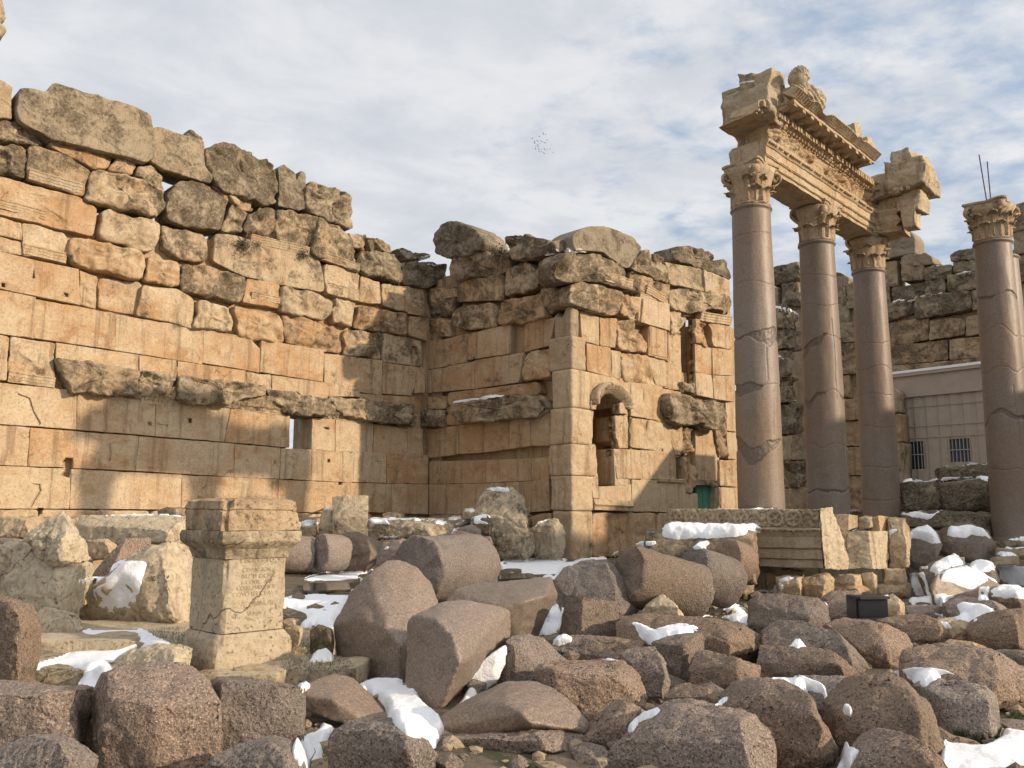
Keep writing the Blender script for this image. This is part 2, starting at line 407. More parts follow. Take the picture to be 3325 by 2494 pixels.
# ================================================================== LONG WALL (left)
lw = thing('ruined_wall', CORNER, 'tall sunlit wall of honey limestone blocks with a dark broken ledge and a square hole', 'wall')
def LB(z, poly, style='A', **k): return block(z, poly, 'long', style, parent=lw, **k)
UP = dict(tint=.35, lichen=.30); DK = dict(tint=.35, lichen=.56, grey=.22); OR = dict(tint=.85, lichen=.12)
for z, poly, st, at in [
  ('A', [(-40,345),(100,350),(215,420),(280,500),(180,492),(-40,475)], 'R', dict(tint=.7, lichen=.42)),
  ('A', [(285,480),(400,480),(560,530),(690,580),(640,652),(520,640),(400,565),(300,510)], 'R', OR),
  ('A', [(645,650),(700,570),(815,590),(822,640),(800,680),(700,665)], 'R', OR),
  ('A', [(815,632),(900,615),(990,690),(1000,790),(880,722),(810,680)], 'R', DK),
  ('A', [(-40,478),(165,508),(165,695),(-40,668)], 'D', dict(tint=.5, lichen=.55, grey=.2)),
  ('A', [(165,508),(240,503),(400,560),(520,635),(545,655),(500,812),(160,702)], 'W', dict(tint=.3, lichen=.5, grey=.3, out=.10)),
  ('A', [(545,648),(810,682),(900,722),(985,765),(992,890),(970,932),(700,882),(510,822)], 'D', dict(tint=.5, lichen=.55, grey=.1, out=.22)),
  ('A', [(1002,790),(1050,705),(1200,710),(1262,745),(1372,830),(1332,960),(1310,1012),(1150,998),(985,952)], 'R', dict(tint=.3, lichen=.58, grey=.6, out=.15)),
  ('A', [(1268,740),(1312,738),(1380,800),(1372,850),(1320,800)], 'R', dict(tint=.4, lichen=.2)),
  ('A', [(1355,788),(1400,780),(1520,830),(1532,900),(1440,892),(1395,842)], 'R', dict(tint=.2, lichen=.12, out=.1)),
  ('A', [(1332,962),(1390,842),(1482,900),(1462,1012),(1420,1032),(1312,1017)], 'R', dict(tint=.35, lichen=.5, grey=.5)),
  ('A', [(1472,930),(1560,862),(1642,880),(1652,962),(1642,1055),(1500,1062),(1462,1015)], 'D', DK),
  ('A', [(1642,880),(1905,925),(1912,1012),(1852,1122),(1640,1072)], 'D', dict(DK, out=.1)),
  ('A', [(1905,925),(2060,1000),(2090,1030),(2152,1170),(2152,1262),(1900,1172),(1855,1150)], 'D', dict(DK, out=.18)),
  ('A', [(-40,672),(500,815),(588,880),(562,1052),(400,1012),(-40,905)], 'W', dict(tint=.5, lichen=.15, out=.04)),
  ('A', [(605,882),(680,873),(968,960),(962,1082),(890,1142),(592,1060)], 'R', dict(tint=.15, lichen=.22, grey=.15, out=.12)),
  ('A', [(975,968),(1232,1022),(1252,1100),(1237,1207),(1080,1197),(968,1110)], 'R', dict(tint=.2, lichen=.3, grey=.15, out=.04)),
  ('A', [(1290,1022),(1400,1032),(1500,1070),(1850,1130),(1932,1200),(1947,1382),(1690,1342),(1480,1292),(1268,1192)], 'W', dict(tint=.1, lichen=.3, grey=.15, out=.06)),
  ('A', [(-40,915),(132,965),(132,1072),(-40,1030)], 'W', dict(tint=.5, lichen=.15)),
  ('A', [(-40,1035),(132,1078),(132,1162),(-40,1130)], 'W', dict(tint=.4, lichen=.1, out=.03)),
  ('A', [(137,962),(392,1020),(410,1062),(400,1212),(137,1157)], 'W', dict(tint=.35, lichen=.15, out=.05)),
  ('A', [(408,1040),(640,1082),(890,1140),(880,1282),(840,1312),(420,1212)], 'R', dict(tint=.25, lichen=.22, out=.22)),
  ('A', [(890,1160),(1060,1190),(1087,1240),(1077,1352),(865,1312)], 'R', dict(tint=.4, lichen=.15, out=.08)),
  ('A', [(1090,1210),(1240,1217),(1477,1292),(1478,1372),(1432,1452),(1100,1372),(1077,1332)], 'R', dict(tint=.25, lichen=.4, grey=.2, out=.18)),
  ('A', [(1487,1292),(1682,1332),(1682,1482),(1447,1440)], 'W', dict(tint=.45, lichen=.15, out=.04)),
  ('A', [(1685,1342),(1900,1372),(2000,1440),(1992,1502),(1950,1557),(1687,1502)], 'R', dict(tint=.05, lichen=.3, grey=.25, out=.2)),
  ('A', [(1945,1210),(2000,1215),(2152,1262),(2142,1422),(1960,1382)], 'W', dict(tint=.3, lichen=.18)),
  ('A', [(2010,1410),(2132,1442),(2112,1592),(1985,1562)], 'R', dict(tint=.3, lichen=.3, out=.12)),
  ('A', [(-40,1125),(220,1190),(472,1242),(482,1457),(210,1402),(-40,1350)], 'A', dict(tint=.6, lichen=.05, out=.06)),
  ('A', [(472,1242),(580,1282),(587,1300),(577,1477),(482,1457)], 'W', dict(tint=.55, lichen=.15)),
  ('A', [(590,1292),(840,1322),(860,1342),(830,1522),(580,1477)], 'W', dict(tint=.75, lichen=.3, out=-.18)),
  ('A', [(855,1332),(1070,1362),(1167,1422),(1157,1602),(1010,1562),(815,1522)], 'W', dict(tint=.55, lichen=.1, out=.08)),
  ('A', [(1187,1420),(1370,1462),(1402,1540),(1392,1622),(1158,1592)], 'R', dict(tint=.1, lichen=.15, out=.22)),
  ('A', [(1400,1460),(1662,1497),(1702,1560),(1707,1692),(1430,1652)], 'R', dict(tint=.85, lichen=.15, out=.14)),
  ('B', [(1692,20),(1960,85),(2042,190),(2037,277),(1703,212)], 'R', dict(tint=.9, lichen=.3, out=.06)),
  ('C', [(228,860),(443,885),(453,1050),(212,1020)], 'R', dict(tint=.5, lichen=.35, out=.05)),
  # smooth ashlar
  ('A', [(-40,1360),(215,1407),(207,1657),(-40,1622)], 'A', dict(tint=.3, lichen=.02)),
  ('B', [(205,-55),(470,-10),(695,40),(685,252),(203,180)], 'A', dict(tint=.5, lichen=.02)),
  ('B', [(695,40),(1218,125),(1213,337),(685,252)], 'A', dict(tint=.55, lichen=.05)),
  ('B', [(1220,125),(1500,180),(1562,250),(1552,387),(1212,327)], 'A', dict(tint=.5, lichen=.05)),
  ('B', [(1567,190),(1942,252),(1932,442),(1555,382)], 'A', dict(tint=.45, lichen=.03, out=.05)),
  ('B', [(-30,155),(57,170),(42,440),(-30,430)], 'W', dict(tint=.5, lichen=.3)),
  ('B', [(63,168),(337,210),(327,482),(43,440)], 'W', dict(tint=.5, lichen=.4, out=.05)),
  ('B', [(338,208),(832,280),(832,392),(335,330)], 'A', dict(tint=.45, lichen=.1)),
  ('B', [(835,283),(1062,315),(1062,400),(835,390)], 'A', dict(tint=.4, lichen=.03)),
  ('B', [(1065,318),(1472,375),(1472,470),(1065,412)], 'A', dict(tint=.45, lichen=.05)),
  ('B', [(1475,378),(1627,402),(1627,500),(1475,472)], 'W', dict(tint=.3, lichen=.1, out=.03)),
  ('B', [(1630,402),(2002,452),(1997,560),(1630,512)], 'A', dict(tint=.35, lichen=.12)),
  ('B', [(-30,445),(420,490),(462,500),(454,727),(-30,692)], 'A', dict(tint=.35, lichen=.05)),
  ('B', [(465,500),(932,545),(927,767),(455,728)], 'A', dict(tint=.25, lichen=.22)),
  ('B', [(935,545),(1382,600),(1342,802),(930,767)], 'A', dict(tint=.2, lichen=.12)),
  ('B', [(1385,600),(1738,635),(1733,835),(1345,802)], 'A', dict(tint=.25, lichen=.12)),
  ('B', [(-30,698),(179,715),(162,947),(-30,940)], 'A', dict(tint=.25, lichen=.04)),
  ('B', [(183,717),(829,767),(809,974),(165,948)], 'A', dict(tint=.35, lichen=.08)),
  ('B', [(833,769),(1403,812),(1400,1012),(812,975)], 'A', dict(tint=.3, lichen=.1)),
  ('B', [(1407,814),(1682,836),(1669,1023),(1403,1012)], 'A', dict(tint=.15, lichen=.08)),
  ('B', [(1686,840),(1866,846),(1861,1032),(1673,1023)], 'A', dict(tint=.3, lichen=.35)),
  ('B', [(1869,846),(2107,866),(2107,1047),(1863,1033)], 'A', dict(tint=.4, lichen=.32)),
  ('B', [(-30,945),(425,962),(414,1202),(-30,1202)], 'A', dict(tint=.1, lichen=.15)),
  ('B', [(429,964),(1087,998),(1082,1207),(416,1202)], 'A', dict(tint=.35, lichen=.12)),
  ('B', [(1090,1000),(1667,1025),(1657,1221),(1085,1208)], 'A', dict(tint=.6, lichen=.1)),
  ('B', [(1671,1027),(2107,1049),(2102,1227),(1660,1221)], 'A', dict(tint=.4, lichen=.2)),
  ('B', [(-30,1205),(230,1206),(230,1300),(-30,1300)], 'W', dict(tint=.2, lichen=.3, out=.03)),
  ('B', [(236,1206),(900,1214),(900,1300),(236,1300)], 'W', dict(tint=.2, lichen=.3, out=.03)),
  ('B', [(905,1214),(1500,1220),(1500,1300),(905,1300)], 'W', dict(tint=.2, lichen=.4, out=.03)),
  ('B', [(1505,1222),(2230,1232),(2230,1310),(1505,1300)], 'W', dict(tint=.2, lichen=.4, out=.03)),
  # right end towards the inner corner
  ('C', [(95,475),(160,480),(312,530),(312,702),(110,652)], 'W', dict(tint=.3, lichen=.2, out=.05)),
  ('C', [(315,542),(432,580),(437,717),(290,702)], 'W', dict(tint=.3, lichen=.22)),
  ('C', [(440,588),(702,620),(692,782),(600,770),(440,722)], 'W', dict(tint=.4, lichen=.42)),
  ('C', [(302,720),(600,770),(602,902),(440,882),(275,857)], 'R', dict(tint=.5, lichen=.35, out=.12)),
  ('C', [(605,780),(720,800),(717,937),(600,902)], 'W', dict(tint=.6, lichen=.25)),
  ('C', [(455,888),(682,935),(677,1090),(450,1060)], 'A', dict(tint=.2, lichen=.4)),
  ('C', [(98,1008),(447,1052),(442,1262),(150,1215),(98,1180)], 'A', dict(tint=.3, lichen=.38)),
  ('C', [(450,1063),(650,1090),(650,1180),(620,1262),(445,1250)], 'A', dict(tint=.15, lichen=.38)),
  ('C', [(640,1092),(700,1100),(700,1245),(640,1250)], 'A', dict(tint=.5, lichen=.2)),
  ('C', [(163,1190),(312,1217),(312,1270),(150,1265)], 'A', dict(tint=.3, lichen=.3)),
  ('C', [(312,1250),(640,1270),(645,1330),(312,1290)], 'A', dict(tint=.5, lichen=.35)),
  ('C', [(28,1392),(162,1405),(160,1597),(20,1582)], 'A', dict(tint=.05, lichen=.1)),
  ('C', [(166,1407),(392,1430),(387,1602),(164,1597)], 'A', dict(tint=.05, lichen=.15)),
  ('C', [(396,1433),(592,1460),(602,1632),(391,1605)], 'A', dict(tint=.75, lichen=.05, out=-.05)),
  ('C', [(596,1455),(690,1462),(690,1632),(603,1632)], 'A', dict(tint=.6, lichen=.1)),
  ('F', [(210,-72),(470,-52),(470,128),(210,120)], 'A', dict(tint=.45, lichen=.35)),
  ('F', [(474,-52),(722,-40),(722,132),(474,128)], 'A', dict(tint=.65, lichen=.15)),
  ('F', [(205,125),(500,130),(500,305),(205,300)], 'A', dict(tint=.45, lichen=.3)),
  ('F', [(504,130),(722,135),(722,315),(504,305)], 'A', dict(tint=.6, lichen=.15)),
]:
    LB(z, poly, st, **at)
CB = dict(name='cornice_block', parent=lw, dep=1.3)
for z, poly, at in [
  ('B', [(345,298),(600,318),(842,372),(832,530),(640,520),(440,508),(392,430)], dict(out=.42)),
  ('B', [(845,376),(1062,392),(1052,470),(1000,520),(832,500)], dict(out=.36)),
  ('B', [(1065,396),(1300,425),(1612,462),(1610,520),(1440,555),(1380,592),(1120,572),(1060,542)], dict(out=.50)),
  ('B', [(1612,488),(1800,500),(1992,545),(1982,652),(1740,640),(1640,560)], dict(out=.34)),
  ('C', [(148,1262),(345,1282),(350,1410),(230,1385),(150,1330)], dict(out=.30)),
  ('C', [(348,1282),(642,1312),(632,1442),(352,1412)], dict(out=.40)),
]:
    block(z, poly, 'long', 'D', tint=.3, lichen=.74, grey=.45, N=110, **at, **CB)
FA = [(0, .012), (.10, .012), (.105, .028), (.20, .028), (.205, .045), (.30, .045), (.33, .07), (.37, .07)]
fillet('B', (420, 508), (1990, 662), 'long', [(0, .03), (.10, .06), (.16, .15), (.30, .20), (.42, .27), (.52, .26), (.60, .10)], 'cornice_bed', lw, n=200, amp=.06, tint=.2, lichen=.56, grey=.3)
fillet('C', (150, 1395), (640, 1442), 'long', [(0, .03), (.10, .06), (.16, .15), (.30, .20), (.42, .26), (.50, .10)], 'cornice_bed', lw, n=80, amp=.05, tint=.2, lichen=.56, grey=.3)
core('B', [(1875,645),(1960,650),(1960,845),(1868,842)], 'long', parent=lw, back=.35, dep=1.15, tint=.6, lichen=.5, grey=.3)
fillet('B', (840, 572), (1062, 592), 'long', FA, 'carved_moulding', lw, tint=.25, lichen=.25)
fillet('B', (1400, 610), (1735, 645), 'long', FA, 'carved_moulding', lw, tint=.3, lichen=.2)
fillet('B', (2000, 668), (2205, 695), 'long', FA, 'carved_moulding', lw, tint=.2, lichen=.3)
fillet('B', (47, 440), (325, 480), 'long', [(h*.9, p) for h, p in FA], 'carved_moulding', lw, out=.03, tint=.4, lichen=.15)
fillet('A', (140, 1150), (395, 1207), 'long', [(h*.9, p) for h, p in FA], 'carved_moulding', lw, out=.05, tint=.4, lichen=.1)
fillet('A', (-30, 870), (270, 945), 'long', [(h*.8, p) for h, p in FA], 'carved_moulding', lw, out=.03, tint=.45, lichen=.1)
fillet('A', (170, 702), (490, 790), 'long', [(h*.9, p) for h, p in FA], 'carved_moulding', lw, out=.12, tint=.2, lichen=.4, grey=.3)
fillet('A', (1500, 1082), (1850, 1160), 'long', [(h*.9, p) for h, p in FA], 'carved_moulding', lw, out=.08, tint=.2, lichen=.4, grey=.3)
fillet('A', (1905, 1175), (2148, 1260), 'long', [(h*.9, p) for h, p in FA], 'carved_moulding', lw, out=.16, tint=.2, lichen=.5, grey=.3)
fillet('A', (1505, 1415), (1675, 1450), 'long', [(h*.7, p) for h, p in FA], 'carved_moulding', lw, out=.05, tint=.4, lichen=.1)
fillet('A', (1965, 1360), (2140, 1405), 'long', [(h*.7, p) for h, p in FA], 'carved_moulding', lw, out=.03, tint=.3, lichen=.1)
fillet('C', (600, 770), (692, 785), 'long', [(h*.9, p) for h, p in FA], 'carved_moulding', lw, out=.03, tint=.4, lichen=.3)
# the body behind the facing, left open at the square hole
for poly in [[(-420,-60),(0,110),(300,180),(1000,300),(2000,420),(2420,500),(2440,648),(-420,600)], [(-420,600),(1733,638),(1733,842),(-420,842)],
             [(1873,645),(2440,648),(2440,848),(1866,842)], [(-420,842),(2440,845),(2440,1400),(-420,1400)]]:
    core('B', poly, 'long', parent=lw)
core('A', [(-420,700),(560,900),(1300,1060),(2100,1240),(2440,1400),(2440,2050),(-420,1560)], 'long', parent=lw)

# ------------------------------------------------------------------ blocks lying loose on the long wall
LBL = dict(name='limestone_block', parent=None)
def loose(z, poly, pl, st, label, out=.1, dep=1.2, group='loose blocks on the wall tops', N=90, name='limestone_block', **a):
    o = block(z, poly, pl, st, out=out, dep=dep, name=name, N=N, **a)
    return tag(o, label, 'stone block', group)
loose('A', [(118,152),(200,160),(285,180),(296,150),(310,122),(560,185),(800,262),(908,318),(925,440),(932,560),(890,605),(640,545),(330,470),(98,345)], 'long', 'W', 'longest grey block topping the tall sunlit wall, notched at its upper edge', .38, 1.5, tint=.1, lichen=.40, grey=.7)
loose('A', [(-60,90),(0,100),(78,150),(70,345),(-60,340)], 'long', 'W', 'cream block cut by the frame edge beside the longest grey block', .1, 1.2, tint=.05, lichen=.15, grey=.4)
loose('U', [(-40,-30),(8,-10),(17,35),(4,52),(18,68),(0,82),(-40,80)], 'long', 'R', 'stone fragment in the topmost corner of the frame above the tall wall', .1, .8, tint=.05, lichen=.1, grey=.5)
loose('A', [(908,395),(965,388),(1090,430),(1222,470),(1236,630),(1280,690),(1270,732),(1130,692),(990,652),(903,590)], 'long', 'W', 'squarish pale grey block on the wall top, carrying a small rounded stone', .25, 1.2, tint=.1, lichen=.4, grey=.6)
loose('A', [(1090,432),(1135,396),(1220,440),(1236,512),(1180,482)], 'long', 'D', 'small rounded stone sitting on the squarish pale grey block', .0, .5, N=50, tint=.2, lichen=.6, grey=.8)
loose('A', [(1232,515),(1325,472),(1410,500),(1500,548),(1545,590),(1600,585),(1665,642),(1677,790),(1650,862),(1580,862),(1350,782),(1285,722),(1232,632)], 'long', 'D', 'dark lichened block with a stepped top, third large one along the tall wall', .22, 1.3, tint=.2, lichen=.66, grey=.8)
loose('A', [(1665,632),(1700,610),(1745,640),(1772,668),(1776,722),(1798,715),(1800,650),(1830,665),(1824,800),(1840,880),(1790,892),(1670,862)], 'long', 'W', 'narrow dark upright slab with a slot cut in its top', .1, 1.2, tint=.2, lichen=.5, grey=.95)
loose('A', [(1825,742),(1860,712),(2000,745),(2100,790),(2122,870),(2115,990),(2085,1016),(2040,986),(1900,922),(1840,882)], 'long', 'D', 'speckled pale block ending the high part of the tall wall', .2, 1.3, tint=.05, lichen=.5, grey=.5)
for poly, lab, kw in [
  ([(235,285),(345,300),(372,345),(365,402),(270,382)], 'small pale stone just below the end of the high wall top', dict(tint=.2, lichen=.4)),
  ([(355,310),(430,322),(500,355),(500,412),(370,402)], 'low stone with a sloping top behind the dark rounded block', dict(tint=.2, lichen=.5, grey=.4)),
  ([(315,395),(420,390),(520,412),(570,470),(572,572),(540,587),(330,532),(308,480)], 'dark rounded crusted block near the inner corner of the walls', dict(tint=.2, lichen=.78, grey=.6, out=.2)),
  ([(538,385),(580,370),(745,418),(735,440),(575,455)], 'flat topped brown block behind the inner corner', dict(tint=.2, lichen=.5, grey=.8, out=-.8)),
  ([(572,462),(650,455),(835,472),(838,600),(702,622),(570,592)], 'dark block filling the top of the inner corner', dict(tint=.2, lichen=.7, grey=.8, out=.1))]:
    loose('C', poly, 'long', 'D', lab, kw.pop('out', .05), 1.2, N=64, **kw)

core('C', [(560,560),(760,600),(760,2300),(560,2300)], 'long', parent=lw, back=.25)
# ================================================================== SIDE WALL, PIER AND NICHE WALL
sw = thing('ruined_wall', PIER, 'shaded orange side wall running from the inner corner out to the pier', 'wall')
def SB(z, poly, style='A', **k): return block(z, poly, 'side', style, parent=sw, **k)
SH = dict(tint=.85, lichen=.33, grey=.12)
for z, poly, st, at in [
  ('C', [(835,482),(870,432),(960,402),(1100,382),(1200,402),(1200,522),(960,562),(870,592)], 'D', dict(tint=.4, lichen=.6, grey=.5, out=.12)),
  ('C', [(890,582),(1080,542),(1170,532),(1170,692),(890,702)], 'W', dict(tint=.6, lichen=.45)),
  ('C', [(1178,532),(1240,472),(1320,452),(1362,502),(1370,592),(1320,642),(1170,672)], 'R', dict(tint=.4, lichen=.35, grey=.3, out=.1)),
  ('C', [(700,632),(885,602),(890,702),(850,782),(700,792)], 'D', dict(tint=.6, lichen=.4)),
  ('C', [(860,772),(900,730),(1118,702),(1130,852),(930,872),(870,852)], 'R', dict(tint=.6, lichen=.4, out=.1)),
  ('C', [(1122,702),(1390,642),(1430,792),(1300,822),(1140,842)], 'R', dict(tint=.8, lichen=.3, out=.18)),
  ('C', [(715,802),(850,782),(855,910),(715,932)], 'D', dict(tint=.8, lichen=.3, out=-.1)),
  ('C', [(1360,522),(1400,432),(1500,422),(1512,572),(1400,612)], 'D', dict(tint=.3, lichen=.6, grey=.5)),
  ('C', [(1400,622),(1552,592),(1562,702),(1440,782),(1408,722)], 'R', dict(tint=.5, lichen=.45, out=.05)),
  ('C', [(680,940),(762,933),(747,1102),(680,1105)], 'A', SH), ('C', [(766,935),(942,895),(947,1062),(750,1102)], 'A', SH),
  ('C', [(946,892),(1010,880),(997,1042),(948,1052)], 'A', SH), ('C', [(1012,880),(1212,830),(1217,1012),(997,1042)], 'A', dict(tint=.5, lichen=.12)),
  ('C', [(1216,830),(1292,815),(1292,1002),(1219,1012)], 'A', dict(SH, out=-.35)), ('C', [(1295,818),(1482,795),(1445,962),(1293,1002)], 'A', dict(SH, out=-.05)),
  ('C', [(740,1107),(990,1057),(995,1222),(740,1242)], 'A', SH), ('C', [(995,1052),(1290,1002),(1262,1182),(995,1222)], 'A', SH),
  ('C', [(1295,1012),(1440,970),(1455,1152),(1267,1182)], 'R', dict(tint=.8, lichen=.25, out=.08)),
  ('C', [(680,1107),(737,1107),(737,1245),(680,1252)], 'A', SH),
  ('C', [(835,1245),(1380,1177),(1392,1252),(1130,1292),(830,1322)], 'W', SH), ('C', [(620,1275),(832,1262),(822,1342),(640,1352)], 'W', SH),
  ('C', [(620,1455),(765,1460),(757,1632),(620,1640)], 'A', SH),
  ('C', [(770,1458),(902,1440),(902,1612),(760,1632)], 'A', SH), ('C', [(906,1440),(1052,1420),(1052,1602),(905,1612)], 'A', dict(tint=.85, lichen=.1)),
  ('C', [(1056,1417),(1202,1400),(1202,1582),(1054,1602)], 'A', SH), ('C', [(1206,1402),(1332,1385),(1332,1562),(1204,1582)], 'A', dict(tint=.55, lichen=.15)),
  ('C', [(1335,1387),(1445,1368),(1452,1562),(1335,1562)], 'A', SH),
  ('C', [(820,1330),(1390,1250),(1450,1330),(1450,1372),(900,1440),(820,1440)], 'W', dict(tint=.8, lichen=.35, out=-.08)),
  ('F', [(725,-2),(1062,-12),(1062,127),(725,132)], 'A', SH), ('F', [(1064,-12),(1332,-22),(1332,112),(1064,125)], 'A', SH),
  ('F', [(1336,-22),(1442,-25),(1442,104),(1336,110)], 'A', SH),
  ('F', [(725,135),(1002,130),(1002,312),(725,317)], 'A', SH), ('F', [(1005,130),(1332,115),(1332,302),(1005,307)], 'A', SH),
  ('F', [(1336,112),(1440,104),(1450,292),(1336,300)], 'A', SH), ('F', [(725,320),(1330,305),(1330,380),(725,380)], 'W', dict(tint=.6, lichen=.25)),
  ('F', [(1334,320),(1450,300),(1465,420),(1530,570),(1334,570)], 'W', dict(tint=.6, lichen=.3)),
]:
    SB(z, poly, st, **at)
for poly, o_ in [([(850,1312),(1000,1285),(1180,1255),(1330,1262),(1402,1332),(1340,1392),(1000,1422),(900,1422),(858,1372)], .55), ([(648,1352),(800,1342),(803,1450),(650,1452)], .3)]:
    block('C', poly, 'side', 'D', name='cornice_block', parent=sw, out=o_, dep=1.4, tint=.35, lichen=.72, grey=.4, N=100)
for a, b in [((705,700),(890,668)), ((1185,650),(1335,612)), ((1395,600),(1500,575))]:
    fillet('C', a, b, 'side', [(h*.9, p) for h, p in FA], 'carved_moulding', sw, out=.06, tint=.5, lichen=.35)
core('C', [(640,600),(780,560),(780,2300),(640,2300)], 'side', parent=sw, back=.2, dep=1.0)
core('C', [(690,560),(1000,480),(1400,440),(1560,520),(1500,1360),(1560,2260),(690,2300)], 'side', parent=sw, back=.45)

pr = thing('corner_pier', PIER, 'broken limestone pier standing at the outer corner between shaded side wall and niche wall', 'pier')
# the pier: courses of rounded corner blocks, each with its shaded return and its sunlit face
def pier_course(zp, yt, yb, xl, xe, xr, tint, lich, grey=0.0, st=.02, top_cut=None):
    """pixels in zoom C: left end of the return, corner, right end of the lit face"""
    o_, n_ = PL['niche']
    e_top = on_plane(T(zp, (xe, yt)), PIER, AV); e_bot = on_plane(T(zp, (xe, yb)), PIER, AV)
    l = hit_line(T(zp, (xl, yb))[0], PIER-AU*.12, -AV); r = hit_line(T(zp, (xr, yb))[0], PIER+AV*.10, AU)
    c = hit_line(T(zp, (xe, yb))[0], PIER+AV*.10, AU)
    wl = (l-PIER).length; wr = abs((r-PIER).dot(AU)); 
    n = 10; z0, z1 = e_bot.z, e_top.z
    ring = []
    A0, A1, B0, B1 = -.12, wr, .10, -wl      # in (u, v): corner at (A0, B0)
    rad = .10
    for i in range(15): ring.append((A0, B1+(B0-rad-B1)*i/15))
    for i in range(7):
        q = math.pi*.5*i/6; ring.append((A0+rad-rad*math.cos(q), B0-rad+rad*math.sin(q)))
    for i in range(1, 15): ring.append((A0+rad+(A1-A0-rad)*i/14, B0))
    for i in range(1, 6): ring.append((A1, B0+(-.5-B0)*i/6))
    ring.append((A1, B1))
    v, f = [], []; M = len(ring); NZ = 22; sd = z0*7
    for k in range(NZ+1):
        t = k/NZ; zz = z0+.012+(z1-z0-.02)*t
        ed = min(t, 1-t)*(z1-z0); pull = st*max(0, 1-ed/.06)**2
        for (a, b) in ring:
            w = PIER+AU*a+AV*b
            nz = fnoise((w.x, w.y, zz), 1.3, sd, 5)*.055+fnoise((w.x, w.y, zz), 6, sd, 4)*.02-pull
            cut = 0
            zq = zz
            if top_cut and t > .5: zq = zz - top_cut*max(0, fnoise((w.x, w.y, 0), 1.5, 3, 3)+.25)*(t-.5)*2
            da, db = (a-A1*.5), (b-B1*.5); L = math.hypot(da, db)
            v.append(PIER+AU*(a+da/L*nz)+AV*(b+db/L*nz)+V((0, 0, zq)))
    for k in range(NZ):
        for i in range(M):
            j = (i+1) % M; f.append((k*M+i, k*M+j, (k+1)*M+j, (k+1)*M+i))
    f.append(tuple(range(M))); f.append(tuple(NZ*M+i for i in range(M)))
    o = mesh_obj('pier_block', v, f, LIME, pr); look(o, tint=tint, lichen=lich, grey=grey)
    bm = bmesh.new(); bm.from_mesh(o.data); bmesh.ops.recalc_face_normals(bm, faces=bm.faces); bm.to_mesh(o.data); bm.free()
pier_course('C', 708, 905, 1475, 1560, 1625, .2, .42, .45, top_cut=.5)
pier_course('C', 905, 1106, 1440, 1585, 1665, .35, .42, .3)
pier_course('C', 1106, 1335, 1462, 1590, 1690, .12, .12)
pier_course('C', 1335, 1552, 1445, 1590, 1705, .2, .15)
pier_course('F', -108, 82, 1440, 1590, 1722, .3, .12)
pier_course('F', 82, 293, 1455, 1592, 1705, .0, .10)
pier_course('F', 293, 600, 1465, 1585, 1700, .45, .25, .1, st=.05)

